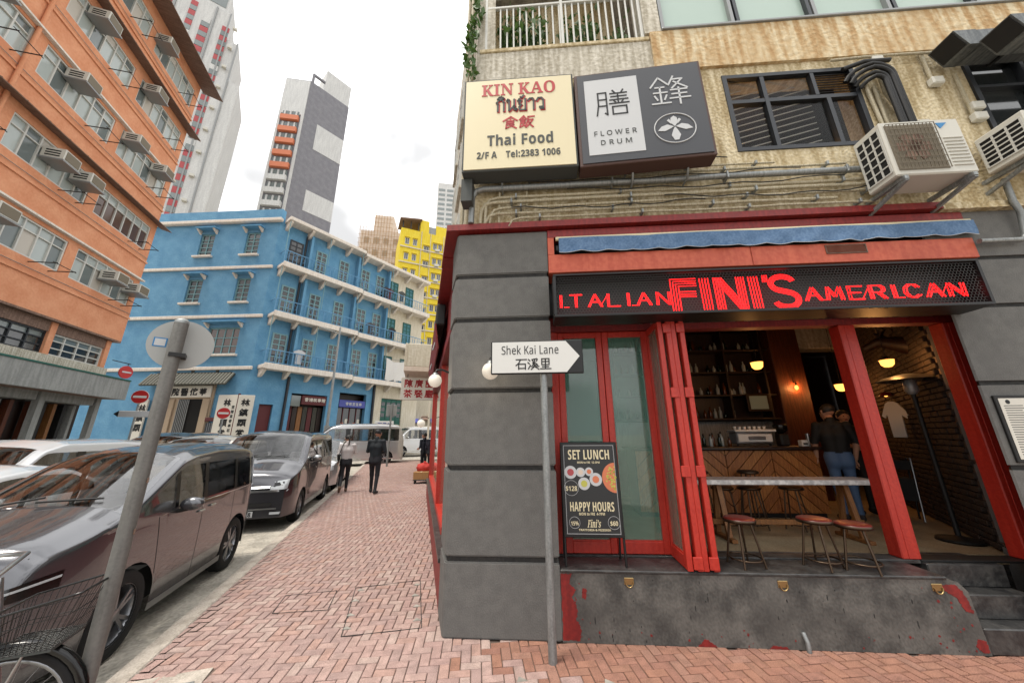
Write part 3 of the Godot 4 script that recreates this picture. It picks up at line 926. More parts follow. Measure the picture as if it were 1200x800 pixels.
func neon_sign():
	var xf := FA * at(1.0, 2.6, 0.0)
	var s := thing("neon_sign", xf, "long black neon sign box with glowing red letters behind chicken wire", "sign")
	var W := 3.72
	var H := 0.43
	var b := MB.new()
	b.cbx(0, W, 0, 0.028, -0.02, 0.25, 0.004)
	b.cbx(0, W, H - 0.02, H, -0.02, 0.25, 0.004)
	b.bx(0, 0.025, 0.028, H - 0.02, -0.02, 0.248)
	b.bx(W - 0.025, W, 0.028, H - 0.02, -0.02, 0.248)
	part("casing", b, M.black_metal, s)
	part("back_panel", MB.new().bx(0.025, W - 0.025, 0.028, H - 0.02, 0.06, 0.07), M.black, s)
	# hexagonal wire
	var wire := MB.new()
	var a := 0.0165
	var dx := a * sqrt(3.0)
	var ny := int((H - 0.05) / (a * 1.5))
	for j in ny:
		for i in int((W - 0.06) / dx):
			var c := Vector2(0.035 + i * dx + (dx / 2 if j % 2 else 0.0), 0.038 + j * a * 1.5)
			for k in 3:
				var t0 := PI / 6 + k * PI / 3
				var p0 := c + Vector2(cos(t0), sin(t0)) * a
				var p1 := c + Vector2(cos(t0 + PI / 3), sin(t0 + PI / 3)) * a
				if p1.y > H - 0.02 or p0.y > H - 0.02: continue
				var e := (p1 - p0).normalized() * 0.0
				var nn := Vector2(-(p1 - p0).y, (p1 - p0).x).normalized() * 0.0011
				var z0 := 0.236
				wire.quad(Vector3(p0.x + nn.x, p0.y + nn.y, z0), Vector3(p0.x - nn.x, p0.y - nn.y, z0), Vector3(p1.x - nn.x, p1.y - nn.y, z0), Vector3(p1.x + nn.x, p1.y + nn.y, z0))
				wire.quad(Vector3(p0.x + nn.x, p0.y + nn.y, z0), Vector3(p1.x + nn.x, p1.y + nn.y, z0), Vector3(p1.x, p1.y, z0 - 0.002), Vector3(p0.x, p0.y, z0 - 0.002))
	part("wire_netting", wire, M.wire_dark, s)
	# lettering of bent tubes; coordinates in metres from the lower left of the box
	var small := {"I": [[0.3, 0, 0.3, 1]], "T": [[0.05, 1, 0.95, 1], [0.5, 1, 0.5, 0]], "A": [[0, 0, 0.5, 1, 1, 0], [0.22, 0.38, 0.78, 0.38]], "L": [[0.05, 1, 0.05, 0, 0.9, 0]], "N": [[0.05, 0, 0.05, 1, 0.95, 0, 0.95, 1]],
		"M": [[0, 0, 0.1, 1, 0.5, 0.25, 0.9, 1, 1, 0]], "E": [[0.9, 1, 0.05, 1, 0.05, 0, 0.9, 0], [0.05, 0.5, 0.75, 0.5]], "R": [[0.05, 0, 0.05, 1, 0.7, 1, 0.9, 0.85, 0.9, 0.6, 0.7, 0.48, 0.05, 0.48], [0.5, 0.48, 0.95, 0]],
		"C": [[0.95, 0.78, 0.75, 0.97, 0.4, 1, 0.12, 0.78, 0.05, 0.4, 0.25, 0.08, 0.6, 0, 0.95, 0.2]]}
	var z := 0.17
	var word := func(w: String, x0: float, x1: float, y: float, h: float):
		var n := w.length()
		var total := 0.0
		for ch in w: total += 0.55 if ch == "I" else 1.0
		var adv := (x1 - x0) / total
		var pen := x0
		for i in n:
			var b2 := MB.new()
			var cw := adv * (0.3 if w[i] == "I" else 0.68)
			var next := pen + adv * (0.55 if w[i] == "I" else 1.0)
			for tw in [0.0, 1.0]:
				for st in small[w[i]]:
					var pts := []
					for k in range(0, st.size(), 2):
						pts.append(Vector3(pen + st[k] * cw + tw * 0.012, y + st[k + 1] * h - tw * 0.006, z + tw * 0.012))
					b2.tube(pts, 0.0055, 6)
			part("neon_letter", b2, M.neon_red, s)
			if i < n - 1 and i % 2 == 0:   # the tube runs on to the next letter
				part("neon_link", MB.new().tube([Vector3(pen + cw * 0.95, y + 0.002, z), Vector3(next + cw * 0.05, y + (0.002 if i % 4 == 0 else h * 0.9), z)], 0.0032, 6), M.neon_red, s)
			pen = next
	word.call("ITALIAN", 0.05, 1.13, 0.12, 0.125)
	word.call("AMERICAN", 2.27, 3.66, 0.115, 0.125)
	# FINI'S: four parallel tubes follow every stroke
	var y0 := 0.045
	var h := 0.325
	var big := func(st: Array):
		var b3 := MB.new()
		for pts2 in st:
			var pts := []
			for k in range(0, pts2.size(), 2): pts.append(Vector3(pts2[k], y0 + pts2[k + 1] * h, z))
			b3.tube(pts, 0.0045, 6)
		part("neon_letter", b3, M.neon_red, s)
	var F := []
	for k in 4:
		var o := k * 0.024
		F.append([1.10 + o, 0.0 if k > 0 else 0.02, 1.10 + o, 1.0 - o / h, 1.335, 1.0 - o / h])
		if k > 0: F.append([1.18, 0.60 - (k - 1) * 0.075, 1.325, 0.60 - (k - 1) * 0.075])
	big.call(F)
	for x in [1.375, 1.815]:
		var I := []
		for k in 4: I.append([x + k * 0.026, 0.0, x + k * 0.026 - 0.006, 1.0])
		big.call(I)
	var N := []
	for k in 4:
		N.append([1.50 + k * 0.022, 0.0, 1.495 + k * 0.022, 1.0])
		N.append([1.50 + k * 0.022, 1.0, 1.70 + k * 0.022, 0.0])
		N.append([1.70 + k * 0.022, 0.0, 1.70 + k * 0.022, 1.0])
	big.call(N)
	var ap := []
	for k in 3: ap.append([1.935 + k * 0.018, 0.82, 1.94 + k * 0.018, 1.03])
	big.call(ap)
	var S := []
	for k in 4:
		var r := 0.050 + k * 0.0135
		var pts := []
		var cx := 2.10
		for q in 15:
			var t := deg_to_rad(20.0 + 230.0 * q / 14.0)
			pts.append(cx + cos(t) * (r + 0.03)); pts.append((0.245 + sin(t) * r) / h)
		for q in 15:
			var t := deg_to_rad(70.0 - 230.0 * q / 14.0)
			var r2 := 0.0905 - (k * 0.0135) + 0.003
			pts.append(cx + 0.01 + cos(t) * (r2 + 0.03)); pts.append((0.088 + sin(t) * r2) / h)
		S.append(pts)
	big.call(S)
	var al := AreaLight3D.new()
	al.name = "neon_glow"
	al.area_size = Vector2(3.5, 0.25)
	al.light_color = Color(1.0, 0.15, 0.15)
	al.light_energy = 0.05
	al.shadow_enabled = true
	s.add_child(al)
	al.transform = Transform3D(Basis(Vector3.UP, 0.0), Vector3(W / 2, 0.2, 0.19))
	al.rotation.y = PI

# ---------------------------------------------------------------- inside the bar
func tapered_stool(called: String, x: float, z: float, y: float, h: float, label: String, turn := 0.0, seat = "vinyl_red"):
	var s := thing(called, FA * at(x, y, z, turn), label, "stool", "round red topped metal stools of the bar")
	var R := 0.118
	part("seat", MB.new().lathe([Vector2(0, h), Vector2(R * 0.8, h), Vector2(R, h - 0.008), Vector2(R * 1.02, h - 0.016)], 24), M[seat], s)
	part("seat_rim", MB.new().lathe([Vector2(R * 1.02, h - 0.014), Vector2(R * 1.06, h - 0.022), Vector2(R * 1.04, h - 0.038), Vector2(0.0, h - 0.038)], 24), M.bronze, s)
	for k in 4:
		var a := PI / 4 + k * PI / 2
		part("leg", MB.new().tube([Vector3(cos(a) * 0.075, h - 0.036, sin(a) * 0.075), Vector3(cos(a) * 0.135, 0.012, sin(a) * 0.135), Vector3(cos(a) * 0.137, 0.0, sin(a) * 0.137)], 0.0085, 8), M.bronze, s)
	var ring := []
	for k in 25: ring.append(Vector3(cos(TAU * k / 24.0) * 0.122, 0.06, sin(TAU * k / 24.0) * 0.122))
	part("foot_ring", MB.new().tube(ring, 0.007, 6, -1.0, false), M.bronze, s)
	return s

func build_bar_interior():
	# room shell
	var room := thing("bar_room", FA, "dim interior of the bar behind the open red front", "room")
	room.set_meta("kind", "structure")
	var fl := 0.48
	part("floor", MB.new().bx(0.97, 9.4, 0.40, fl, -6.0, -0.605), M.floor_beige, room)
	part("ceiling", MB.new().bx(0.97, 9.4, 3.5, 3.6, -6.0, -0.48), M.dark_wood, room)
	part("front_upstand", MB.new().bx(0.97, 5.07, 2.81, 3.5, -0.6, -0.48), M.dark_wood, room)
	part("ceiling_beam", MB.new().bx(5.69, 8.6, 3.08, 3.495, -3.6, -3.25), M.plaster_white, room)
	part("rear_wall", MB.new().bx(0.8, 9.4, 0.3, 3.6, -6.15, -6.003), M.dark_wood, room)
	part("left_wall", MB.new().bx(0.8, 0.968, 0.3, 3.6, -6.0, -0.51), M.dark_wood, room)
	# brick side wall, running back at a slant
	var a := Vector3(5.1, 0, -0.64)
	var e := Vector3(8.4, 0, -6.0)
	var d := (e - a).normalized()
	var len := a.distance_to(e)
	var wall := part("brick_wall", MB.new().box((a + e) / 2 + Vector3(0, 1.98, 0) + Vector3(-d.z, 0, d.x) * 0.1, Vector3(len, 3.0, 0.16), Basis(d, Vector3.UP, d.cross(Vector3.UP))), M.mortar, room)
	var bl := 0.18
	var bh := 0.062
	var nrm := Vector3(d.z, 0, -d.x)
	var bm := MB.new().cbox(Vector3.ZERO, Vector3(bl - 0.012, bh - 0.010, 0.05), 0.006).mesh()
	var cnt := 0
	for j in 48:
		for i in 17:
			if cnt >= 300: break
			var t := 0.12 + i * bl + (bl / 2 if j % 2 else 0.0)
			var p := a + d * t + Vector3(0, fl + 0.04 + j * bh, 0) + Vector3(-d.z, 0, d.x) * rng.randf_range(0.004, 0.014)
			if t > 3.2: continue
			put("brick", bm, M.old_brick, wall, Transform3D(Basis(d, Vector3.UP, d.cross(Vector3.UP)) * Basis(Vector3.UP, rng.randf_range(-0.02, 0.02)), p))
			cnt += 1
	var more := MB.new()
	for j in 48:
		for i in 17:
			var t := 0.12 + i * bl + (bl / 2 if j % 2 else 0.0)
			if j * 17 + i < 300 or t > 3.2: continue
			more.cbox(a + d * t + Vector3(0, fl + 0.04 + j * bh, 0) + Vector3(-d.z, 0, d.x) * rng.randf_range(0.004, 0.014), Vector3(bl - 0.012, bh - 0.01, 0.05), 0.006, Basis(d, Vector3.UP, d.cross(Vector3.UP)))
	tag(part("brickwork", more, M.old_brick, wall), "", "", "", "stuff")
	# bar counter with chevron planks
	var bar := thing("bar_counter", FA * at(2.2, fl, -1.95), "oak bar counter clad with chevron planks under a dark top", "counter")
	var BW := 2.45
	part("carcass", MB.new().bx(0, BW, 0.06, 0.86, -0.5, -0.03), M.dark_wood, bar)
	part("plinth", MB.new().bx(0.02, BW - 0.02, 0.0, 0.058, -0.46, -0.06), M.black, bar)
	part("top", MB.new().cbx(-0.05, BW + 0.06, 0.862, 0.905, -0.56, 0.07, 0.01), M.dark_wood, bar)
	var pw := 0.115
	for m in 2:   # two chevrons
		var x0 := m * BW / 2
		for sgn in [-1, 1]:
			for k in range(-6, 14):
				var poly := PackedVector2Array()
				var w2 := BW / 4
				var y0 := k * pw * 1.41
				for q in [[0.0, y0], [w2, y0 + w2], [w2, y0 + w2 + pw * 1.38], [0.0, y0 + pw * 1.38]]: poly.append(Vector2(q[0], q[1] - 0.35))
				var clip := Geometry2D.intersect_polygons(poly, PackedVector2Array([Vector2(0.002, 0.062), Vector2(w2 - 0.002, 0.062), Vector2(w2 - 0.002, 0.858), Vector2(0.002, 0.858)]))
				for c in clip:
					if sgn > 0:
						for i in c.size(): c[i].x = 2 * w2 - c[i].x
					for i in c.size(): c[i].x += x0
					for cc in Geometry2D.offset_polygon(c, -0.004): part("plank", MB.new().prism(cc, -0.028, rng.randf_range(-0.004, 0.0)), [M.oak, M.oak_pale, M.oak][posmod(k, 3)], bar)
	# things along the counter
	var by := fl + 0.905
	var cm := thing("coffee_machine", FA * at(3.74, by, -2.18), "silver two group espresso machine on the bar counter", "coffee machine")
	part("body", MB.new().cbx(0, 0.52, 0.03, 0.2, -0.2, 0.0, 0.015), M.silver, cm)
	part("back_panel", MB.new().cbx(0.02, 0.5, 0.06, 0.17, -0.001, 0.014, 0.006), M.white_paint, cm)
	part("cup_rail", MB.new().cbx(-0.02, 0.56, 0.2, 0.235, -0.21, 0.03, 0.006), M.white_paint, cm)
	for x in [0.03, 0.49]: part("foot", MB.new().tube([Vector3(x, 0, -0.05), Vector3(x, 0.03, -0.05)], 0.015, 8), M.black, cm)
	for k in 7: part("cup", MB.new().lathe([Vector2(0.016, 0.236), Vector2(0.024, 0.28), Vector2(0.021, 0.28), Vector2(0.0, 0.245)], 12, Transform3D(Basis.IDENTITY, Vector3(0.03 + k * 0.07, 0, -0.06))), M.white_paint, cm)
	part("drip_grille", MB.new().cbx(0.16, 0.4, 0.09, 0.14, 0.014, 0.03, 0.01), M.silver, cm)
	var gr := thing("coffee_grinder", FA * at(4.39, by, -2.2), "black coffee grinder with round hopper beside the espresso machine", "grinder")
	part("body", MB.new().cbx(-0.06, 0.06, 0, 0.17, -0.07, 0.07, 0.02), M.black, gr)
	part("hopper", MB.new().lathe([Vector2(0.03, 0.17), Vector2(0.085, 0.22), Vector2(0.09, 0.29), Vector2(0.08, 0.3), Vector2(0, 0.3)], 18), M.black_gloss, gr)
	var bi := 0
	for k in 12:
		var hgt := rng.randf_range(0.13, 0.2)
		var bo := thing("bottle", FA * at(2.82 + k * 0.072 + rng.randf_range(-0.01, 0.01), by, -2.1 - rng.randf_range(0, 0.12)), "", "bottle", "bottles on the bar counter")
		tag(bo, "small spirit bottle in the row on the bar counter near the espresso machine", "bottle", "bottles on the bar counter")
		part("body", MB.new().lathe([Vector2(0.0, 0), Vector2(0.026, 0), Vector2(0.027, hgt * 0.6), Vector2(0.011, hgt * 0.75), Vector2(0.010, hgt), Vector2(0, hgt)], 12), M[["bottle_dark", "bottle_clear", "bottle_amber"][k % 3]], bo)
		part("stopper", MB.new().lathe([Vector2(0.0115, hgt - 0.02), Vector2(0.0115, hgt + 0.008), Vector2(0, hgt + 0.008)], 10), M.black, bo)
	for s in [[4.54, "white"], [4.62, "steel"]]:
		var t := thing("sauce_caddy" if s[1] == "white" else "steel_jug", FA * at(s[0], by, -2.02), "square white caddy at the end of the bar counter" if s[1] == "white" else "slim steel jug at the end of the bar counter", "caddy" if s[1] == "white" else "jug")
		if s[1] == "white":
			part("box", MB.new().cbx(-0.045, 0.045, 0, 0.085, -0.04, 0.04, 0.008), M.white_paint, t)
			part("label_band", MB.new().cbx(-0.03, 0.03, 0.02, 0.05, 0.038, 0.043, 0.003), M.ink_grey, t)
		else:
			part("body", MB.new().lathe([Vector2(0.0, 0), Vector2(0.028, 0), Vector2(0.026, 0.16), Vector2(0.03, 0.17), Vector2(0.024, 0.17), Vector2(0.02, 0.01)], 14), M.silver, t)
			part("handle", MB.new().tube([Vector3(0.026, 0.14, 0), Vector3(0.055, 0.12, 0), Vector3(0.05, 0.06, 0), Vector3(0.027, 0.04, 0)], 0.005, 6), M.silver, t)
	# back bar
	var bb := thing("back_bar", FA * at(2.3, fl, -3.25), "tall dark wooden back bar shelving filled with glasses and bottles", "shelving")
	part("back", MB.new().bx(0, 3.0, 0, 3.0, -0.3, -0.27), M.dark_wood, bb)
	part("splash_panel", MB.new().bx(0.02, 2.85, 0.8, 1.3, -0.268, -0.25), M.galv, bb)
	for y in [0.78, 1.32, 1.74, 2.16, 2.58]: part("shelf", MB.new().cbx(0, 2.86, y, y + 0.03, -0.265, 0.0, 0.004), M.dark_wood, bb)
	for x in [0.0, 0.68, 1.36, 2.04, 2.72]: part("upright", MB.new().cbx(x, x + 0.035, 1.352, 2.98, -0.262, 0.004, 0.004), M.dark_wood, bb)
	part("pier", MB.new().cbx(2.9, 3.42, 0.0, 3.0, -0.32, 0.02, 0.01), M.pier_wood, bb)
	for y in [1.35, 1.77, 2.19, 2.61]:
		for k in 26:
			if rng.randf() < 0.1: continue
			var hgt := rng.randf_range(0.10, 0.23)
			var x := 0.08 + k * 0.101
			if fposmod(x, 0.68) < 0.055 or fposmod(x, 0.68) > 0.66: continue
			if y < 1.4 and x > 2.1 and x < 2.75: continue
			var g := thing("shelf_bottle", FA * at(2.3 + x, fl + y, -3.25 - rng.randf_range(0.05, 0.18)), "dim glass bottle standing among others on the back bar shelves", "bottle", "bottles on the back bar")
			part("body", MB.new().lathe([Vector2(0.0, 0), Vector2(0.03, 0), Vector2(0.031, hgt * 0.6), Vector2(0.012, hgt * 0.78), Vector2(0.011, hgt), Vector2(0, hgt)], 10), M[["bottle_dark", "bottle_clear", "bottle_amber", "bottle_clear"][rng.randi() % 4]], g)
	var mir := thing("framed_picture", FA * at(4.78, fl + 1.5, -3.2), "small dark framed picture with pale green ground on the back bar", "picture")
	part("frame", MB.new().cbx(-0.2, 0.2, -0.04, 0.27, 0, 0.02, 0.005), M.dark_wood, mir)
	part("sheet", MB.new().bx(-0.15, 0.15, 0.0, 0.23, 0.02, 0.022), M.pane_frost, mir)
	# lamps
	var hang := func(x: float, y: float, z: float, sz: float, label: String):
		var l := thing("pendant_lamp", FA * at(x, y, z), label, "lamp", "pendant lamps in the bar")
		part("cord", MB.new().tube([Vector3(0, sz * 0.9, 0), Vector3(0, 3.5 - y, 0)], 0.004, 6), M.black, l)
		part("cap", MB.new().lathe([Vector2(0.02, sz * 0.9), Vector2(sz * 0.5, sz * 0.62), Vector2(sz * 0.62, sz * 0.5), Vector2(0, sz * 0.5)], 16), M.bronze, l)
		part("lamp_shade", MB.new().lathe([Vector2(sz * 0.58, sz * 0.5), Vector2(sz * 0.5, 0.0), Vector2(sz * 0.3, -sz * 0.22), Vector2(0, -sz * 0.28)], 16), M.lamp_warm, l)
		var o := OmniLight3D.new()
		o.name = "glow"
		o.light_color = Color(1.0, 0.7, 0.4)
		o.light_energy = 0.09
		o.light_size = 0.04
		o.omni_range = 12.0
		o.omni_attenuation = 2.0
		o.shadow_enabled = true
		l.add_child(o)
		o.position = Vector3(0, 0.1 * sz, 0)
	hang.call(3.93, 2.46, -1.7, 0.13, "glowing glass pendant lamp hanging over the bar counter left of the oak pier")
	hang.call(4.95, 2.33, -1.0, 0.11, "glowing glass pendant lamp hanging near the brick wall by the entrance")
	hang.call(5.99, 2.28, -2.9, 0.15, "glowing pendant lamp hanging deep in the room behind the red post")
	hang.call(6.72, 2.55, -3.2, 0.10, "small glowing pendant lamp farthest back in the room")
	var wb := thing("wall_bulb", FA * at(5.48, 2.34, -3.19), "bare glowing bulb on the oak pier of the back bar", "lamp")
	part("holder", MB.new().tube([Vector3(0, 0.05, 0), Vector3(0, 0.1, 0), Vector3(0, 0.12, -0.04)], 0.012, 8), M.black, wb)
	part("bulb", MB.new().ball(Vector3(0, 0.01, 0), Vector3(0.028, 0.042, 0.028)), M.lamp_warm, wb)
	var ob := OmniLight3D.new()
	ob.name = "glow"
	ob.light_color = Color(1.0, 0.66, 0.36)
	ob.light_energy = 0.12
	ob.light_size = 0.025
	ob.omni_range = 12.0
	ob.omni_attenuation = 2.0
	ob.shadow_enabled = true
	wb.add_child(ob)
	ob.position = Vector3(0, 0.01, 0)
	var rl := thing("red_shade_lamp", FA * at(5.98, 2.08, -2.2), "small red shaded wall lamp on the brick wall", "lamp")
	part("lamp_shade", MB.new().lathe([Vector2(0.02, 0.06), Vector2(0.05, 0.05), Vector2(0.08, 0.0), Vector2(0.076, 0.0), Vector2(0.02, 0.05)], 16), M.vinyl_red, rl)
	part("bulb", MB.new().ball(Vector3(0, 0.012, 0), Vector3(0.022, 0.02, 0.022)), M.lamp_warm, rl)
	part("arm", MB.new().tube([Vector3(0, 0.06, 0), Vector3(0, 0.09, 0), Vector3(0.3, 0.09, -0.1)], 0.006, 6), M.bronze, rl)
	# table, its front legs stand just inside the sill
	var tb := thing("marble_table", FA * at(2.5, fl, -1.02), "long white marble topped trestle table just inside the open front", "table")
	part("table_top", MB.new().cbx(0.0, 1.9, 0.552, 0.602, -0.16, 0.16, 0.006), M.marble, tb)
	for x in [0.3, 1.62]:
		for s in [-1, 1]:
			part("leg", MB.new().box(Vector3(x + 0.0, 0.28, s * 0.075), Vector3(0.05, 0.57, 0.035), Basis(Vector3.RIGHT, s * -0.16)), M.trestle_wood, tb)
		part("foot", MB.new().cbox(Vector3(x, 0.02, 0), Vector3(0.06, 0.036, 0.42), 0.005), M.trestle_wood, tb)
	part("stretcher", MB.new().cbx(0.2, 1.75, 0.14, 0.19, -0.02, 0.02, 0.004), M.trestle_wood, tb)
	# stools
	tapered_stool("bar_stool", 2.53, -0.15, 0.502, 0.37, "red seated metal stool on the ledge beside the folded door", 0.2)
	tapered_stool("bar_stool", 3.14, -0.15, 0.502, 0.37, "red seated metal stool in the middle of the three on the ledge", 0.5)
	tapered_stool("bar_stool", 3.40, -0.10, 0.502, 0.345, "red seated metal stool on the ledge nearest the red post", 0.9)
	tapered_stool("bar_stool", 3.05, -1.42, fl, 0.47, "stool behind the marble table at its end near the folded door", 0.4, "bronze")
	tapered_stool("bar_stool", 3.36, -1.42, fl, 0.47, "stool behind the middle of the marble table", 0.1, "bronze")
	tapered_stool("bar_stool", 3.85, -1.42, fl, 0.47, "stool behind the marble table in front of the standing person", 0.7, "bronze")
	tapered_stool("bar_stool", 2.92, -1.72, fl, 0.62, "tall dark stool against the oak bar close to the folded door", 0.3, "black")
	tapered_stool("bar_stool", 3.55, -1.72, fl, 0.62, "tall dark stool against the middle of the oak bar", 0.6, "black")
	# patio heater, shirt on a hanger, deer head, folded chairs
	var ht := thing("patio_heater", FA * at(5.12, fl, -1.0), "tall black patio heater with round hood standing inside the entrance", "heater")
	part("base", MB.new().lathe([Vector2(0, 0), Vector2(0.17, 0), Vector2(0.165, 0.03), Vector2(0.05, 0.05), Vector2(0.02, 0.06)], 24), M.black, ht)
	part("pole", MB.new().tube([Vector3(0, 0.05, 0), Vector3(0, 1.52, 0)], 0.022, 10), M.black, ht)
	part("burner", MB.new().lathe([Vector2(0.03, 1.5), Vector2(0.06, 1.54), Vector2(0.055, 1.66), Vector2(0.02, 1.68)], 16), M.galv, ht)
	part("hood", MB.new().lathe([Vector2(0.27, 1.66), Vector2(0.2, 1.70), Vector2(0.03, 1.74), Vector2(0, 1.74), Vector2(0, 1.73), Vector2(0.2, 1.69)], 24), M.silver, ht)
	var sh := thing("hanging_shirt", FA * at(5.8, 1.42, -1.95, -1.05), "pale shirt on a hanger against the brick wall", "shirt")
	var poly := PackedVector2Array([Vector2(-0.11, 0), Vector2(0.1, 0), Vector2(0.11, 0.34), Vector2(0.19, 0.28), Vector2(0.22, 0.36), Vector2(0.1, 0.53), Vector2(0.04, 0.56), Vector2(-0.04, 0.56), Vector2(-0.1, 0.53), Vector2(-0.2, 0.34), Vector2(-0.16, 0.3), Vector2(-0.11, 0.36)])
	part("cloth", MB.new().prism(poly, -0.02, 0.02), M.cloth_white, sh, Transform3D(Basis.from_scale(Vector3(0.62, 0.85, 1)), Vector3(0, 0.08, 0.05)))
	part("hanger", MB.new().tube([Vector3(0, 0.55, 0), Vector3(0, 0.63, 0), Vector3(0.02, 0.65, 0)], 0.005, 6), M.black, sh)
	var dh := thing("deer_head", FA * at(5.35, 2.62, -1.5, -1.05), "mounted deer head with antlers high on the brick wall", "trophy")
	part("plaque", MB.new().cbox(Vector3(0.35, 0, 0), Vector3(0.03, 0.32, 0.24), 0.01), M.dark_wood, dh)
	part("head", MB.new().tube([Vector3(0.33, -0.02, 0), Vector3(0.18, 0.04, 0), Vector3(0.06, 0.1, 0), Vector3(-0.1, 0.04, 0)], 0.12, 12, 0.045), M.dark_wood, dh)
	for s in [-1, 1]:
		part("ear", MB.new().ball(Vector3(0.08, 0.17, s * 0.11), Vector3(0.02, 0.03, 0.07), 8, 6), M.dark_wood, dh)
		var an := MB.new().tube([Vector3(0.07, 0.17, s * 0.04), Vector3(0.1, 0.27, s * 0.14), Vector3(0.04, 0.38, s * 0.18), Vector3(-0.04, 0.42, s * 0.17)], 0.012, 6, 0.005)
		an.tube([Vector3(0.1, 0.27, s * 0.14), Vector3(0.02, 0.32, s * 0.1)], 0.009, 6, 0.003)
		an.tube([Vector3(0.06, 0.35, s * 0.17), Vector3(0.12, 0.42, s * 0.2)], 0.008, 6, 0.003)
		part("antler", an, M.dark_wood, dh)
	for k in 2:
		var fc := thing("folded_chair", FA * at(5.68 + k * 0.12, fl, -2.0 - k * 0.18, -1.05), "black folded metal chair leaning against the brick wall, " + ["nearer the entrance", "farther from the entrance"][k], "chair", "folded chairs by the brick wall")
		part("frame", MB.new().tube([Vector3(-0.13, 0, 0.12), Vector3(-0.13, 0.75, 0), Vector3(0.13, 0.75, 0), Vector3(0.13, 0, 0.12)], 0.011, 8), M.silver if k == 0 else M.black_metal, fc)
		part("backrest", MB.new().cbox(Vector3(0, 0.66, 0.012), Vector3(0.24, 0.12, 0.012), 0.004), M.black, fc)
		part("seat", MB.new().cbox(Vector3(0, 0.36, 0.045), Vector3(0.24, 0.28, 0.02), 0.006, Basis(Vector3.RIGHT, -0.16)), M.black, fc)
	# sandwich board on the ledge
	var sb := thing("sandwich_board", FA * Transform3D(Basis.IDENTITY, Vector3(1.02, 0.502, -0.06)), "black sandwich board poster for set lunch and happy hours standing on the ledge", "poster board")
	var tilt := Transform3D(Basis(Vector3.RIGHT, -0.06), Vector3(0, 0, 0))
	for x in [0.0, 0.495]:
		part("leg", MB.new().cbx(x, x + 0.018, 0.0, 0.99, -0.01, 0.01, 0.003), M.black_metal, sb, tilt)
		part("leg", MB.new().box(Vector3(x + 0.009, 0.48, -0.13), Vector3(0.016, 0.98, 0.014), Basis(Vector3.RIGHT, 0.17)), M.black_metal, sb)
	part("frame", MB.new().cbx(0.0, 0.513, 0.215, 0.995, -0.005, 0.014, 0.004), M.black_metal, sb, tilt)
	var pnode := part("poster", MB.new().bx(0.022, 0.491, 0.235, 0.975, 0.0142, 0.016), M.poster_black, sb, tilt)
	var cream = M.cream
	var zt := 0.0175
	var lp := MB.new().bx(0.03, 0.483, 0.963, 0.966, 0.016, 0.0172).bx(0.03, 0.483, 0.243, 0.246, 0.016, 0.0172).bx(0.03, 0.033, 0.246, 0.963, 0.016, 0.0172).bx(0.48, 0.483, 0.246, 0.963, 0.016, 0.0172)
	part("border_line", lp, M.sign_light, pnode)
	text(pnode, "lettering", "SET LUNCH", Vector3(0.255, 0.885, zt), 0.37, 0.085, cream, "Droid Sans", true, 0.002)
	text(pnode, "lettering", "MON to FRI  12-3PM", Vector3(0.25, 0.818, zt), 0.2, 0.018, cream, "Droid Sans", true, 0.002)
	text(pnode, "lettering", "HAPPY HOURS", Vector3(0.255, 0.455, zt), 0.38, 0.075, cream, "Droid Sans", true, 0.002)
	text(pnode, "lettering", "MON to FRI  4-7PM", Vector3(0.25, 0.398, zt), 0.22, 0.022, cream, "Droid Sans", true, 0.002)
	text(pnode, "lettering", "Fini's", Vector3(0.265, 0.325, zt), 0.11, 0.06, cream, "Droid Serif", true, 0.002, true)
	text(pnode, "lettering", "TRATTORIA & PIZZERIA", Vector3(0.265, 0.275, zt), 0.27, 0.016, cream, "Droid Sans", true, 0.002)
	text(pnode, "lettering", "$128", Vector3(0.085, 0.60, zt), 0.10, 0.045, cream, "Droid Sans", true, 0.002)
	text(pnode, "lettering", "$60", Vector3(0.432, 0.325, zt), 0.065, 0.04, cream, "Droid Sans", true, 0.002)
	text(pnode, "lettering", "15%", Vector3(0.098, 0.325, zt), 0.065, 0.032, cream, "Droid Sans", true, 0.002)
	for q in [[0.085, 0.605, 0.062], [0.432, 0.33, 0.05], [0.098, 0.33, 0.045]]:
		var ring := []
		for k in 33: ring.append(Vector3(q[0] + cos(TAU * k / 32.0) * q[2], q[1] + sin(TAU * k / 32.0) * q[2], 0.0168))
		part("print_ring", MB.new().tube(ring, 0.0014, 4, -1.0, false), M.sign_light, pnode)
	for q in [[0.085, 0.735, 0.055, "panel_red"], [0.175, 0.735, 0.04, "beige_wall"], [0.25, 0.74, 0.036, "panel_orange"], [0.20, 0.64, 0.052, "lime"], [0.305, 0.675, 0.055, "panel_orange"]]:
		part("printed_plate", MB.new().disc(Vector3(q[0], q[1], 0.0168), q[2], 0.0012), M.sign_light, pnode)
		part("printed_food", MB.new().disc(Vector3(q[0], q[1], 0.0174), q[2] * 0.55, 0.0010, 14), M[q[3]], pnode)
	var pz := PackedVector2Array()
	for k in 21:
		var t := deg_to_rad(90 + 180 * k / 20.0)
		pz.append(Vector2(0.478 + cos(t) * 0.115, 0.69 + sin(t) * 0.125))
	part("printed_pizza", MB.new().prism(pz, 0.0163, 0.0175), M.panel_orange, pnode)
	var top := MB.new()
	for k in 40:
		var t := rng.randf_range(PI / 2, 3 * PI / 2)
		var r := sqrt(rng.randf()) * 0.095
		top.disc(Vector3(0.478 + cos(t) * r * 0.95, 0.69 + sin(t) * r, 0.0178), rng.randf_range(0.005, 0.011), 0.0008, 8)
	part("printed_topping", top, M.lime, pnode)

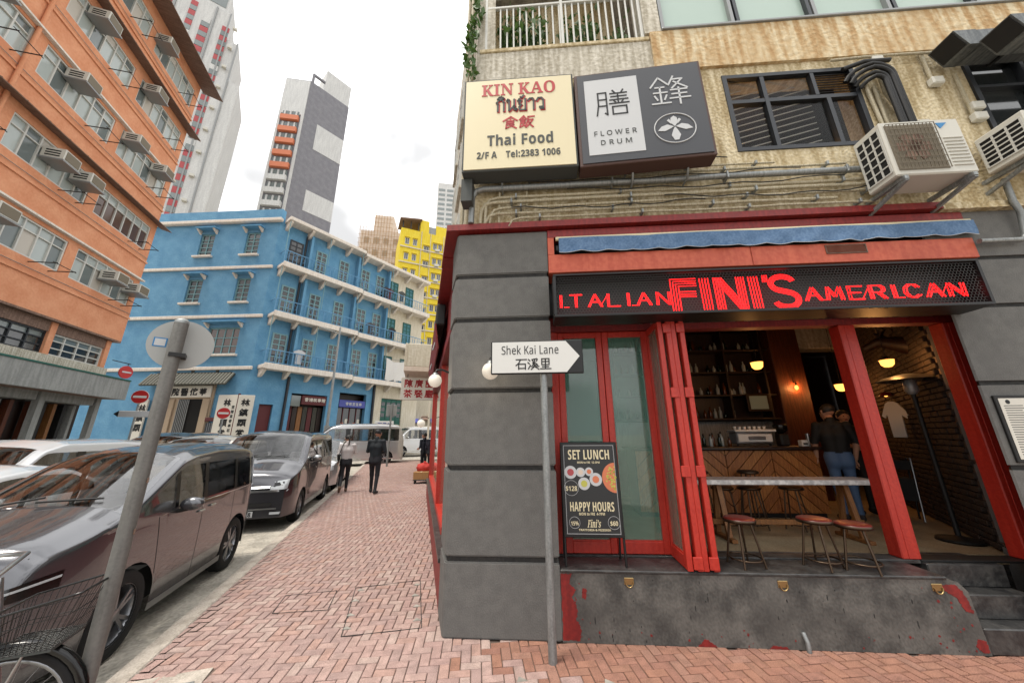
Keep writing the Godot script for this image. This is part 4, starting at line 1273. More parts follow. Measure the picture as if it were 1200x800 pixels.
# ---------------------------------------------------------------- upper storey of the corner building
# window with a frame, dividing bars and one pane per opening; x and y are the lines of the bars as shares of the width and height
func window(parent, w: float, h: float, xf: Transform3D, xs: Array, ys: Array, fm, panes: Array, bar := 0.05, dp := 0.08, called := "window", joined := false):
	var b := MB.new()
	b.bx(0, bar, 0, h, -dp, 0); b.bx(w - bar, w, 0, h, -dp, 0)
	b.bx(bar, w - bar, 0, bar, -dp, 0.0); b.bx(bar, w - bar, h - bar, h, -dp, 0.0)
	var lx := [0.0] + xs + [1.0]
	var ly := [0.0] + ys + [1.0]
	for i in range(1, lx.size() - 1): b.bx(lx[i] * w - bar * 0.4, lx[i] * w + bar * 0.4, bar, h - bar, -dp * 0.9, -0.006)
	for j in range(1, ly.size() - 1): b.bx(bar, w - bar, ly[j] * h - bar * 0.35, ly[j] * h + bar * 0.35, -dp * 0.85, -0.009)
	var o := part(called, b, fm, parent, xf)
	var all := MB.new()
	var k := 0
	for i in lx.size() - 1:
		for j in ly.size() - 1:
			var x0: float = lx[i] * w + (bar if i == 0 else bar * 0.4)
			var x1: float = lx[i + 1] * w - (bar if i == lx.size() - 2 else bar * 0.4)
			var y0: float = ly[j] * h + (bar if j == 0 else bar * 0.35)
			var y1: float = ly[j + 1] * h - (bar if j == ly.size() - 2 else bar * 0.35)
			if joined: all.bx(x0, x1, y0, y1, -dp * 0.62, -dp * 0.5)
			else:
				var pb := MB.new().box(Vector3((x0 + x1) / 2, (y0 + y1) / 2, -dp * 0.56), Vector3(x1 - x0, y1 - y0, dp * 0.1), Basis(Vector3.UP, rng.randf_range(-0.006, 0.006)) * Basis(Vector3.RIGHT, rng.randf_range(-0.006, 0.006)))
				part("pane", pb, panes[k % panes.size()], o)
			k += 1
	if joined: part("pane", all, panes[0], o)
	return o

func build_upper_floor():
	var f := corner
	# front wall built round its openings; left edge stands at x = 0.17
	var W := 9.0
	var z0 := -0.25
	part("wall", MB.new().bx(0.17, W, 3.756, 4.545, z0, 0.0), M.plaster, f)
	part("wall", MB.new().bx(0.17, 3.10, 4.547, 5.645, z0, 0.0), M.plaster, f)
	part("wall", MB.new().bx(4.56, 5.7, 4.547, 5.645, z0, -0.002), M.plaster, f)
	part("wall", MB.new().bx(6.9, W, 4.547, 5.645, z0, -0.002), M.plaster, f)
	part("wall", MB.new().bx(0.17, W, 5.647, 5.78, z0, 0.0), M.plaster, f)
	part("window_apron", MB.new().bx(2.35, W, 5.782, 6.42, z0, 0.035), M.plaster_rust, f)
	part("balcony_apron", MB.new().bx(0.17, 2.348, 5.782, 6.30, z0, 0.012), M.plaster_white, f)
	part("balcony_slab", MB.new().cbx(0.2, 2.34, 6.302, 6.36, -1.2, 0.03, 0.008), M.plaster, f)
	part("balcony_rear_wall", MB.new().bx(0.2, 2.34, 6.36, 9.2, -1.3, -1.2), M.plaster, f)
	part("wall_pier", MB.new().bx(2.30, 2.5, 6.422, 9.2, -0.3, 0.02), M.plaster_white, f)
	part("wall", MB.new().bx(2.5, W, 7.9, 9.2, -0.3, 0.0), M.plaster, f)
	part("roof_slab", MB.new().bx(0.0, W, 9.2, 9.35, -6.5, 0.1), M.concrete, f)
	# side wall, seen edge on
	var sw := MB.new()
	upright(sw, PackedVector2Array([Vector2(0.17, -0.001), Vector2(0.40, -0.001), Vector2(0.40 + BD.x * 3.6, BD.y * 3.6), Vector2(0.17 + BD.x * 3.6, BD.y * 3.6)]), 3.757, 9.2)
	var side := part("side_wall", sw, M.plaster_white, f)
	var bt := Basis(Vector3(-BD.x, 0, -BD.y), Vector3.UP, Vector3(BD.y, 0, -BD.x))
	for k in 3:
		for y in [4.2, 5.65, 7.1]:
			var o := Vector3(0.17, y, 0) + Vector3(BD.x, 0, BD.y) * (1.15 + k * 1.1)
			window(f, 0.6, 0.9, Transform3D(bt, o + bt.z * 0.04), [0.5], [0.7], M.frame_white, [M.pane_mid], 0.05, 0.06, "side_window")
			part("window_sill", MB.new().box(o + bt * Vector3(0.3, -0.05, 0.02), Vector3(0.7, 0.05, 0.06), bt), M.plaster_white, f)
	for s in [0.2, 0.75]:
		part("drain_pipe", MB.new().tube([Vector3(0.17, 3.8, 0) + Vector3(BD.x, 0, BD.y) * s + bt.z * 0.05, Vector3(0.17, 9.2, 0) + Vector3(BD.x, 0, BD.y) * s + bt.z * 0.05], 0.03, 8), M.pipe_paint, f)
	# dark rooms behind the windows
	part("inner_room", MB.new().bx(2.9, 7.2, 4.3, 4.4, -3, -0.26).bx(2.9, 7.2, 5.72, 5.78, -3, -0.26).bx(2.9, 7.2, 4.4, 5.72, -3.1, -3.0).bx(2.8, 2.9, 4.3, 5.78, -3.1, -0.26).bx(7.2, 7.3, 4.3, 5.78, -3.1, -0.26), M.dark_wood, f)
	# window with a louvre vent
	var wn := MB.new()
	wn.bx(3.10, 3.15, 4.545, 5.647, -0.05, 0.012); wn.bx(4.51, 4.56, 4.545, 5.647, -0.05, 0.012)
	wn.bx(3.15, 4.51, 4.547, 4.595, -0.05, 0.012); wn.bx(3.15, 4.51, 5.597, 5.645, -0.05, 0.012)
	wn.bx(3.15, 4.51, 5.22, 5.27, -0.05, 0.006); wn.bx(3.52, 3.565, 4.595, 5.597, -0.05, 0.009); wn.bx(4.18, 4.225, 4.595, 5.22, -0.05, 0.009); wn.bx(4.08, 4.12, 5.27, 5.597, -0.05, 0.009)
	var win := part("window", wn, M.frame_dark, f)
	for s in [[3.15, 3.52, 4.595, 5.22], [3.565, 4.18, 4.595, 5.22], [4.225, 4.51, 4.595, 5.22], [3.15, 3.52, 5.27, 5.597], [3.565, 4.08, 5.27, 5.597]]:
		part("pane", MB.new().bx(s[0], s[1], s[2], s[3], -0.03, -0.025), M.glass, win)
	for k in 9: part("slat", MB.new().box(Vector3(4.315, 5.29 + k * 0.036, -0.02), Vector3(0.39, 0.006, 0.04), Basis(Vector3.RIGHT, 0.7)), M.frame_dark, win)
	for k in 16: part("wire", MB.new().tube([Vector3(3.16, 4.3 + k * 0.085, -0.2), Vector3(4.2, 4.58 + k * 0.085, -0.2)], 0.006, 5), M.ac_white, win)
	var lb := thing("window_bulb", FA * at(3.62, 5.02, -0.7), "glowing bulb seen through the dark upstairs window", "lamp")
	part("bulb", MB.new().ball(Vector3.ZERO, Vector3(0.035, 0.045, 0.035)), M.lamp_warm, lb)
	part("cord", MB.new().tube([Vector3(0, 0.04, 0), Vector3(0, 0.7, 0)], 0.005, 6), M.black, lb)
	var lo := OmniLight3D.new()
	lo.name = "glow"
	lo.light_color = Color(1, 0.75, 0.45)
	lo.light_energy = 0.1
	lo.light_size = 0.03
	lo.omni_attenuation = 2.0
	lo.omni_range = 10.0
	lo.shadow_enabled = true
	lb.add_child(lo)
	# second window at the far edge of the front
	window(f, 1.2, 1.1, Transform3D(Basis.IDENTITY, Vector3(5.7, 4.546, 0.02)), [0.5], [0.62], M.frame_dark, [M.pane_dark], 0.05, 0.14)
	# frosted windows of the floor above, in a ribbon
	part("ribbon_sill", MB.new().cbx(2.5, W, 6.422, 6.455, -0.2, 0.06, 0.006), M.frame_alu, f)
	for k in 7:
		var x := 2.52 + k * 0.925
		window(f, 0.9, 1.42, Transform3D(Basis.IDENTITY, Vector3(x, 6.457, 0.0)), [] if k % 3 else [], [0.72], M.frame_dark if k % 2 else M.frame_alu, [M.pane_frost], 0.04, 0.1)
	part("rear_screen", MB.new().bx(2.5, W, 6.42, 7.9, -0.3, -0.2), M.plaster, f)
	# balcony railing
	var rail := thing("balcony_railing", FA * at(0.26, 6.36, -0.02), "white barred balcony railing on the upper floor above the signboards", "railing")
	part("top_rail", MB.new().cbx(0, 2.04, 0.78, 0.815, -0.02, 0.02, 0.005), M.frame_white, rail)
	part("upper_rail", MB.new().cbx(0, 2.04, 1.0, 1.03, -0.02, 0.02, 0.005), M.frame_white, rail)
	part("bottom_rail", MB.new().cbx(0, 2.04, 0.02, 0.045, -0.016, 0.016, 0.004), M.frame_white, rail)
	for k in 24: part("baluster", MB.new().cbx(0.02 + k * 0.087, 0.042 + k * 0.087, 0.045, 0.78, -0.009, 0.009, 0.003), M.frame_white, rail)
	for k in 3: part("post", MB.new().cbx(0.0 + k * 1.0, 0.035 + k * 1.0, 0.0, 1.03, -0.021, 0.021, 0.004), M.frame_white, rail)
	var side_rail := MB.new()
	for k in 8: side_rail.cbox(Vector3(0.01, 0.41, -0.1 - k * 0.12), Vector3(0.018, 0.74, 0.018), 0.003)
	side_rail.cbox(Vector3(0.01, 0.797, -0.5), Vector3(0.03, 0.03, 0.96), 0.004)
	part("side_return", side_rail, M.frame_white, rail)
	# plants on the balcony and hanging over the corner
	plant("balcony_plant", FA * at(0.75, 6.36, -0.45), 0.45, 1.0, 700, "leafy green plant behind the balcony railing near the corner")
	plant("balcony_plant", FA * at(1.5, 6.36, -0.5), 0.4, 0.9, 600, "leafy green plant behind the middle of the balcony railing")
	plant("balcony_plant", FA * at(2.05, 6.36, -0.5), 0.3, 0.8, 400, "leafy green plant at the far end of the balcony railing")
	var iv := thing("hanging_creeper", FA * at(0.14, 5.85, 0.02), "green creeper hanging down the corner above the cream signboard", "creeper")
	var lv := MB.new()
	for k in 150:
		var y := rng.randf_range(0.0, 1.5)
		leaf(lv, Vector3(-0.02 - 0.05 * sin(y * 4.0) + rng.randf_range(-0.07, 0.07), y, rng.randf_range(0.0, 0.09)), rng.randf_range(0.035, 0.07))
	part("foliage", lv, M.leaf, iv)
	part("stem", MB.new().tube([Vector3(0, 0, 0.02), Vector3(-0.04, 0.5, 0.04), Vector3(0.0, 1.0, 0.03), Vector3(0.0, 1.5, 0.0)], 0.008, 6), M.foliage, iv)
	# pipes and cables along the wall
	var pipes := [[4.17, 0.032, 0.3, 4.25, "galv"], [4.06, 0.016, 0.45, 4.2, "pipe_paint"], [4.0, 0.018, 0.4, 4.6, "pipe_paint"], [3.93, 0.014, 0.5, 4.4, "pipe_paint"], [3.86, 0.016, 0.45, 3.9, "pipe_paint"], [4.27, 0.012, 0.6, 4.1, "pipe_paint"], [4.33, 0.01, 0.9, 3.4, "pipe_paint"], [3.80, 0.012, 0.7, 4.3, "pipe_paint"]]
	for q in pipes:
		var pts := [Vector3(q[2] - 0.14, 3.76, 0.03 + q[1]), Vector3(q[2] - 0.13, q[0] - 0.09, 0.04 + q[1]), Vector3(q[2] - 0.09, q[0] - 0.02, 0.045 + q[1]), Vector3(q[2], q[0], 0.05 + q[1])]
		for k in range(1, 9): pts.append(Vector3(lerpf(q[2], q[3], k / 8.0), q[0] + rng.randf_range(-0.006, 0.006), 0.05 + q[1]))
		part("pipe", MB.new().tube(pts, q[1], 8), M[q[4]], f)
		for k in 4:
			var x := lerpf(q[2] + 0.2, q[3] - 0.2, k / 3.0)
			part("pipe_clip", MB.new().cbox(Vector3(x, q[0], 0.04 + q[1]), Vector3(0.02, q[1] * 2 + 0.022, 0.08 + q[1] * 0.6), 0.004), M.galv, f)
	for q in [[4.22, 0.5, 3.6, 0.03], [4.10, 1.2, 4.0, 0.05], [3.9, 0.6, 2.6, 0.04], [3.96, 2.2, 4.5, 0.06], [4.4, 1.4, 2.9, 0.03]]:
		var pts := []
		for k in 15:
			var t := k / 14.0
			pts.append(Vector3(lerpf(q[1], q[2], t), q[0] - q[3] * sin(PI * t) + 0.015 * sin(t * 23.0), 0.11))
		part("cable", MB.new().tube(pts, 0.006, 5), M.black, f)
	# conduits beside the window
	for q in [[[4.78, 5.75], [4.78, 5.2], [5.0, 4.35]], [[4.68, 5.3], [4.68, 4.5], [4.86, 4.1]], [[5.3, 5.75], [5.3, 5.35]], [[5.55, 5.4], [5.55, 4.75]], [[4.6, 5.35], [4.64, 4.4]]]:
		var pts := []
		for e in q: pts.append(Vector3(e[0], e[1], 0.03))
		part("conduit", MB.new().tube(pts, 0.018, 8), M.pipe_paint, f)
	part("conduit", MB.new().tube([Vector3(4.3, 5.70, 0.055), Vector3(4.8, 5.72, 0.055), Vector3(5.9, 5.70, 0.055)], 0.014, 8), M.pipe_paint, f)
	for q in [[4.8, 5.66], [5.0, 4.72], [5.32, 5.3], [5.58, 4.78], [5.6, 4.92]]:
		part("junction_box", MB.new().cbox(Vector3(q[0], q[1], 0.04), Vector3(0.12, 0.10, 0.07), 0.012), M.ac_white, f)
	for q in 4:
		var pts := []
		for k in 13:
			var a := deg_to_rad(165.0 - 165.0 * minf(k / 8.0, 1.0))
			var r := 0.17 - q * 0.035
			pts.append(Vector3(4.62 + cos(a) * r * 1.25, 5.36 - q * 0.03 + sin(a) * r - maxf(0.0, k - 8.0) * 0.17, 0.02 + 0.1 * minf(k / 4.0, 1.0) + 0.012 * (q % 2)))
		part("insulated_pipe", MB.new().tube(pts, 0.022, 8), M.black, f)
	part("insulated_pipe", MB.new().tube([Vector3(4.4, 5.56, 0.05), Vector3(4.6, 5.60, 0.09), Vector3(4.88, 5.60, 0.09)], 0.024, 8), M.black, f)
	# down pipe on the grey wall
	part("down_pipe", MB.new().tube([Vector3(5.45, 3.95, 0.1), Vector3(5.45, 3.7, 0.09), Vector3(5.5, 3.6, 0.07), Vector3(5.48, 3.36, 0.05), Vector3(5.44, 3.31, 0.05), Vector3(5.06, 3.31, 0.05)], 0.024, 8), M.galv, f)
	# air conditioners outside
	var ac := thing("condenser_unit", FA * at(4.17, 3.83, 0.1), "white outdoor air conditioner condenser on brackets above the awning", "air conditioner", "outdoor condensers on the corner building")
	condenser(ac, 0.70, 0.61, 0.28, true)
	var ac2 := thing("condenser_unit", FA * at(5.32, 4.0, 0.1), "second white condenser at the far end of the corner building's front", "air conditioner", "outdoor condensers on the corner building")
	condenser(ac2, 0.95, 0.41, 0.36, false)
	# ducts
	var dk := thing("exhaust_duct", FA * at(5.32, 5.42, 0.2), "grey sheet metal exhaust ducts with open louvred mouths high on the front", "duct")
	for k in 2:
		var o := Vector3(k * 0.12 - 0.02, -k * 0.24, k * 0.28)
		var b := MB.new()
		b.cbox(o + Vector3(0.9, 0.12, 0), Vector3(1.4, 0.2, 0.24), 0.01)
		var poly := PackedVector2Array([Vector2(0.1, 0.02), Vector2(0.22, 0.02), Vector2(0.22, 0.22), Vector2(0.0, 0.22)])
		b.prism(poly, -0.12, 0.12, Transform3D(Basis.IDENTITY, o))
		part("duct", b, M.duct, dk)
		part("duct_mouth", MB.new().prism(PackedVector2Array([Vector2(0.084, 0.035), Vector2(0.094, 0.035), Vector2(0.008, 0.207), Vector2(-0.002, 0.207)]), -0.105, 0.105, Transform3D(Basis.IDENTITY, o)), M.black, dk)
		part("strap", MB.new().bx(o.x + 0.55, o.x + 0.58, o.y + 0.0, o.y + 0.24, o.z - 0.13, o.z + 0.13), M.black_metal, dk)
	part("hanger", MB.new().tube([Vector3(0.6, 0.24, 0.1), Vector3(0.6, 0.55, -0.24)], 0.012, 6), M.black_metal, dk)
	signs_upper()

func leaf(b: MB, p: Vector3, s: float):
	var a := Basis(Vector3(rng.randf_range(-1, 1), rng.randf_range(-1, 1), rng.randf_range(-1, 1)).normalized(), rng.randf_range(0, TAU))
	var q := [p + a * Vector3(0, -s, 0), p + a * Vector3(s * 0.5, 0, s * 0.15), p + a * Vector3(0, s, 0), p + a * Vector3(-s * 0.5, 0, s * 0.15)]
	b.tri(q[0], q[1], q[2]); b.tri(q[0], q[2], q[3])

func plant(called: String, xf: Transform3D, r: float, h: float, n: int, label: String):
	var t := thing(called, xf, label, "plant", "balcony plants")
	part("pot", MB.new().lathe([Vector2(0, 0), Vector2(0.09, 0), Vector2(0.12, 0.2), Vector2(0.10, 0.2), Vector2(0, 0.17)], 12), M.old_brick, t)
	var b := MB.new()
	var st := MB.new()
	for k in 5:
		var a := rng.randf() * TAU
		var e := Vector3(cos(a) * r * 0.6, h * rng.randf_range(0.6, 0.95), sin(a) * r * 0.6)
		st.tube([Vector3(0, 0.17, 0), e * Vector3(0.4, 0.6, 0.4), e], 0.012, 5, 0.004)
		for q in n / 5: leaf(b, e * Vector3(rng.randf(), rng.randf_range(0.35, 1.1), rng.randf()) + Vector3(rng.randf_range(-r, r), rng.randf_range(-0.1, 0.15), rng.randf_range(-r, r)) * 0.6, rng.randf_range(0.03, 0.07))
	part("stem", st, M.foliage, t)
	part("foliage", b, M.leaf, t)

func condenser(t: Node3D, w: float, h: float, d: float, fan: bool):
	part("casing", MB.new().cbx(0, w, 0, h, 0, d, 0.012), M.ac_white, t)
	if fan:
		var gx := w * 0.33
		var gy := h * 0.5
		part("fan_recess", MB.new().bx(0.03, w * 0.66, 0.05, h - 0.05, d - 0.001, d + 0.004), M.ac_grille, t)
		var blades := MB.new()
		for k in 3: blades.box(Vector3(gx, gy, d + 0.007), Vector3(0.3, 0.09, 0.004), Basis(Vector3.BACK, k * PI / 3))
		part("fan", blades, M.rust_sheet, t)
		var g := MB.new()
		for k in 14: g.bx(0.03 + k * (w * 0.66 - 0.03) / 13.0 - 0.002, 0.03 + k * (w * 0.66 - 0.03) / 13.0 + 0.002, 0.05, h - 0.05, d + 0.014, d + 0.019)
		for k in 9: g.bx(0.03, w * 0.66, 0.05 + k * (h - 0.1) / 8.0 - 0.002, 0.05 + k * (h - 0.1) / 8.0 + 0.002, d + 0.019, d + 0.023)
		part("grille", g, M.ac_grille, t)
		part("emblem", MB.new().prism(PackedVector2Array([Vector2(w * 0.7, h - 0.05), Vector2(w * 0.84, h - 0.05), Vector2(w * 0.74, h - 0.115)]), d, d + 0.004), M.logo_blue, t)
		for k in 9: part("louvre", MB.new().cbox(Vector3(w * 0.84, 0.08 + k * 0.038, d + 0.004), Vector3(w * 0.24, 0.012, 0.012), 0.004), M.ac_white, t)
	else:
		part("front_panel", MB.new().cbx(0.03, w - 0.03, 0.06, h - 0.03, d - 0.002, d + 0.014, 0.008), M.sign_white, t)
	var sg := MB.new()
	for k in 4: sg.bx(-0.006, 0.0, 0.06, h - 0.06, 0.03 + k * (d - 0.06) / 3.0 - 0.008, 0.03 + k * (d - 0.06) / 3.0 + 0.008)
	for k in 7: sg.bx(-0.007, 0.0, 0.06 + k * (h - 0.12) / 6.0 - 0.006, 0.06 + k * (h - 0.12) / 6.0 + 0.006, 0.03, d - 0.03)
	part("side_grille", sg, M.frame_white, t)
	part("side_opening", MB.new().bx(-0.002, 0.001, 0.055, h - 0.055, 0.03, d - 0.03), M.void, t)
	for x in [0.06, w - 0.06]:
		var br := MB.new()
		br.box(Vector3(x, -0.025, d / 2 - 0.04), Vector3(0.035, 0.035, d + 0.1), Basis.IDENTITY)
		br.box(Vector3(x + 0.001, -0.095, 0.09), Vector3(0.03, 0.03, 0.40), Basis(Vector3.RIGHT, -0.26))
		part("bracket", br, M.galv, t)

func signs_upper():
	var s := thing("lit_box_sign", FA * at(0.09, 4.22, 0.1), "cream box sign for Thai food with red and black lettering above the corner pillar", "sign")
	var W := 1.22
	var H := 1.26
	part("casing", MB.new().cbx(0, W, 0, H, 0.0, 0.19, 0.006), M.ink_grey, s)
	part("face", MB.new().bx(0.02, W - 0.02, 0.02, H - 0.03, 0.188, 0.2), M.cream, s)
	var z := 0.203
	text(s, "lettering", "KIN KAO", Vector3(0.61, 1.08, z), 0.82, 0.17, M.sign_red, "Droid Serif", true)
	var th := MB.new()
	var tw := MB.new()
	var x := 0.36
	for q in [["KO", 0.155], ["NO", 0.165], ["KHO", 0.145], ["AA", 0.125], ["WO", 0.13]]:
		glyph(tw, q[0], Vector3(x + 0.008, 0.752, z), 0.22, 0.03, 0.003, 0.0, 0.72)
		glyph(th, q[0], Vector3(x, 0.76, z + 0.003), 0.22, 0.02, 0.004, 0.0, 0.72)
		x += q[1] * 0.74
	part("lettering", tw, M.sign_red, s)
	part("lettering", th, M.ink_grey, s)
	for q in [["食", 0.42], ["飯", 0.60]]:
		var cj := MB.new()
		glyph(cj, q[0], Vector3(q[1], 0.52, z), 0.17, 0.018, 0.004, 0.12)
		part("character", cj, M.sign_red, s)
	text(s, "lettering", "Thai Food", Vector3(0.62, 0.38, z), 0.70, 0.15, M.ink_grey, "Droid Sans", true)
	text(s, "lettering", "2/F A    Tel:2383 1006", Vector3(0.60, 0.19, z), 0.88, 0.09, M.ink_grey, "Droid Sans", true)
	part("support", MB.new().cbx(-0.02, 0.10, -0.28, -0.002, -0.05, 0.1, 0.004), M.ink_grey, s)
	# dark sign, turned a little
	var d := thing("dark_box_sign", FA * Transform3D(Basis(Vector3.UP, deg_to_rad(-3.0)), Vector3(1.335, 4.20, 0.10)), "dark grey box sign with white panel, large Chinese characters and iris emblem", "sign")
	var DW := 1.33
	var DH := 1.24
	part("casing", MB.new().cbx(0, DW, 0, DH, 0.02, 0.19, 0.008), M.sign_brown, d)
	part("face", MB.new().bx(0.03, DW - 0.03, 0.03, DH - 0.03, 0.188, 0.2), M.sign_dark, d)
	part("white_panel", MB.new().bx(0.10, 0.66, 0.12, 1.12, 0.2, 0.204), M.sign_light, d)
	var g1 := MB.new()
	glyph(g1, "膳", Vector3(0.20, 0.60, 0.206), 0.36, 0.016, 0.004)
	part("lettering", g1, M.ink, d)
	var g2 := MB.new()
	glyph(g2, "鋒", Vector3(0.78, 0.66, 0.203), 0.40, 0.018, 0.004)
	part("lettering", g2, M.sign_light, d)
	text(d, "lettering", "F L O W E R", Vector3(0.38, 0.385, 0.206), 0.43, 0.06, M.ink_grey)
	text(d, "lettering", "D R U M", Vector3(0.38, 0.265, 0.206), 0.31, 0.06, M.ink_grey)
	var em := MB.new()
	var ring := []
	for k in 41: ring.append(Vector3(0.97 + cos(TAU * k / 40.0) * 0.20, 0.36 + sin(TAU * k / 40.0) * 0.185, 0.203))
	em.tube(ring, 0.006, 5, -1.0, false)
	for q in [[[0, 0.02], [0.035, 0.07], [0.03, 0.13], [0, 0.155], [-0.03, 0.13], [-0.035, 0.07]], [[0.01, 0.02], [0.07, 0.05], [0.13, 0.03], [0.17, -0.02], [0.10, -0.03], [0.04, 0.0]], [[-0.01, 0.02], [-0.07, 0.05], [-0.13, 0.03], [-0.17, -0.02], [-0.10, -0.03], [-0.04, 0.0]], [[0.0, 0.015], [0.02, -0.02], [0.045, -0.09], [0.02, -0.15], [-0.02, -0.15], [-0.045, -0.09], [-0.02, -0.02]], [[0.03, 0.05], [0.07, 0.10], [0.05, 0.12], [0.035, 0.1]], [[-0.03, 0.05], [-0.07, 0.10], [-0.05, 0.12], [-0.035, 0.1]]]:
		var poly := PackedVector2Array()
		for e in q: poly.append(Vector2(0.97 + e[0], 0.36 + e[1]))
		em.prism(poly, 0.2, 0.205)
	part("emblem", em, M.sign_light, d)
	for x2 in [0.55, 1.1]: part("stay", MB.new().tube([Vector3(x2, -0.002, 0.05), Vector3(x2, -0.08, 0.0), Vector3(x2, -0.08, -0.12)], 0.012, 6), M.galv, d)

# ---------------------------------------------------------------- side of the corner building and what follows along the pavement
func build_side_shopfront():
	# FB: x runs towards the corner, z out to the pavement; distances along the wall are negative x
	var s := thing("side_shopfront", FB, "red framed glass shopfront along the side wall of the corner building", "shopfront")
	part("plinth", MB.new().cbx(-7.0, -0.42, 0, 0.4, -0.3, 0.0, 0.01), M.dark_red, s)
	part("plinth_top", MB.new().bx(-7.0, -0.42, 0.401, 0.44, -0.28, 0.02), M.step_dark, s)
	part("infill_wall", MB.new().bx(-7.0, -0.42, 0.44, 3.66, -0.62, -0.5), M.grey_render, s)
	for x in [-6.95, -2.75]:
		part("post", MB.new().cbx(x, x + 0.1, 0.441, 2.75, -0.16, -0.04, 0.006), M.red_paint, s)
	part("rail", MB.new().cbx(-6.85, -1.2, 0.441, 0.53, -0.15, -0.045, 0.006), M.red_paint, s)
	part("lintel", MB.new().cbx(-7.0, -0.45, 2.75, 2.9, -0.2, -0.02, 0.006), M.dark_red, s)
	part("soffit_board", MB.new().bx(-7.0, -0.45, 2.9, 3.66, -0.2, -0.06), M.dark_red, s)
	for q in [[-6.85, -2.75], [-2.65, -1.2]]:
		part("pane", MB.new().bx(q[0], q[1], 0.53, 2.75, -0.11, -0.104), M.glass_green, s)
	part("ledge", MB.new().bx(-9.0, -0.55, 3.672, 3.75, -0.3, 0.11), M.dark_red, s)
	var aw := thing("side_awning", FB * at(-6.5, 3.0, 0.0), "dark folded awning with red valance along the side wall", "awning")
	part("cassette", MB.new().cbx(0, 4.6, 0.25, 0.6, -0.02, 0.12, 0.02), M.black, aw)
	part("valance", MB.new().box(Vector3(2.3, 0.08, 0.10), Vector3(4.5, 0.4, 0.02), Basis(Vector3.RIGHT, 0.15)), M.dark_red, aw)
	for x in [0.4, 2.2, 4.0]: part("arm", MB.new().tube([Vector3(x, 0.3, 0.06), Vector3(x + 0.1, -0.05, 0.14)], 0.015, 6), M.galv, aw)
	# globe lamps on arms
	var lamp := func(p: Vector3, out: Vector3, r: float, label: String):
		var t := thing("globe_lamp", Transform3D(Basis.IDENTITY, p), label, "lamp", "white globe lamps of the bar")
		part("globe", MB.new().ball(Vector3.ZERO, Vector3(r, r, r), 20, 14), M.globe_white, t)
		part("cap", MB.new().lathe([Vector2(r * 0.3, r * 1.2), Vector2(r * 0.55, r * 0.85), Vector2(r * 0.5, r * 0.8)], 14), M.galv, t)
		part("arm", MB.new().tube([Vector3(0, r * 1.2, 0), Vector3(0, r * 1.6, 0) + out * 0.1, Vector3(0, r * 1.7, 0) + out * 0.5, Vector3(0, r * 1.3, 0) + out], 0.012, 6), M.black_metal, t)
		var o := OmniLight3D.new()
		o.name = "glow"
		o.light_color = Color(1, 0.93, 0.82)
		o.light_energy = 0.02
		o.light_size = r * 0.8
		o.omni_range = 6.0
		o.omni_attenuation = 2.0
		o.shadow_enabled = true
		t.add_child(o)
	var zb := FB.basis.z
	lamp.call(FB * Vector3(-0.35, 2.12, 0.14), -zb * 0.14, 0.07, "white globe lamp on a bracket at the pillar's street side")
	lamp.call(FA * Vector3(0.40, 2.13, 0.15), -FA.basis.z * 0.15, 0.078, "white globe lamp on the pillar half hidden by the lane name sign")
	lamp.call(FB * Vector3(-8.6, 1.96, 0.25), -zb * 0.25, 0.13, "white globe lamp farther along the side wall above the people")
	# neighbour with a projecting balcony and hung sign
	var nb := thing("cream_balcony_building", FB, "plain cream building beyond the bar with a balcony jutting over the pavement", "building")
	part("wall", MB.new().bx(-22.0, -9.2, 0, 5.2, -5.0, -0.2), M.cream_wall, nb)
	part("shop_recess", MB.new().bx(-14.0, -9.6, 0, 3.0, -0.199, -0.15), M.pane_dark, nb)
	part("balcony_slab", MB.new().cbx(-14.5, -10.6, 4.05, 4.25, -0.3, 1.05, 0.02), M.beige_wall, nb)
	part("balcony_front", MB.new().cbx(-14.5, -10.6, 4.25, 5.2, 0.95, 1.05, 0.02), M.cream_wall, nb)
	part("balcony_side", MB.new().cbx(-10.7, -10.6, 4.25, 5.2, -0.2, 0.95, 0.02), M.cream_wall, nb)
	var hs := thing("hanging_cafe_sign", FB * at(-11.3, 2.98, -0.2), "white hanging sign with two rows of red Chinese characters under the balcony", "sign")
	part("board", MB.new().cbx(-0.06, 0.06, 0, 0.92, 0.02, 1.34, 0.01), M.sign_white, hs)
	for q in [["陳", 0, 1], ["廣", 1, 1], ["記", 2, 1], ["茶", 0, 0], ["餐", 1, 0], ["廳", 2, 0]]:
		glyphs(hs, M.sign_red, [q[0]], Vector3(-1.22 + q[1] * 0.42, 0.10 + q[2] * 0.41, 0), 0.33, Vector3.ZERO, 0.045, 0.006, Transform3D(Basis(Vector3.UP, PI / 2), Vector3(0.064, 0, 0)))
	for z in [0.2, 1.1]: part("hanger", MB.new().tube([Vector3(0, 0.92, z), Vector3(0, 1.07, z)], 0.015, 6), M.black_metal, hs)

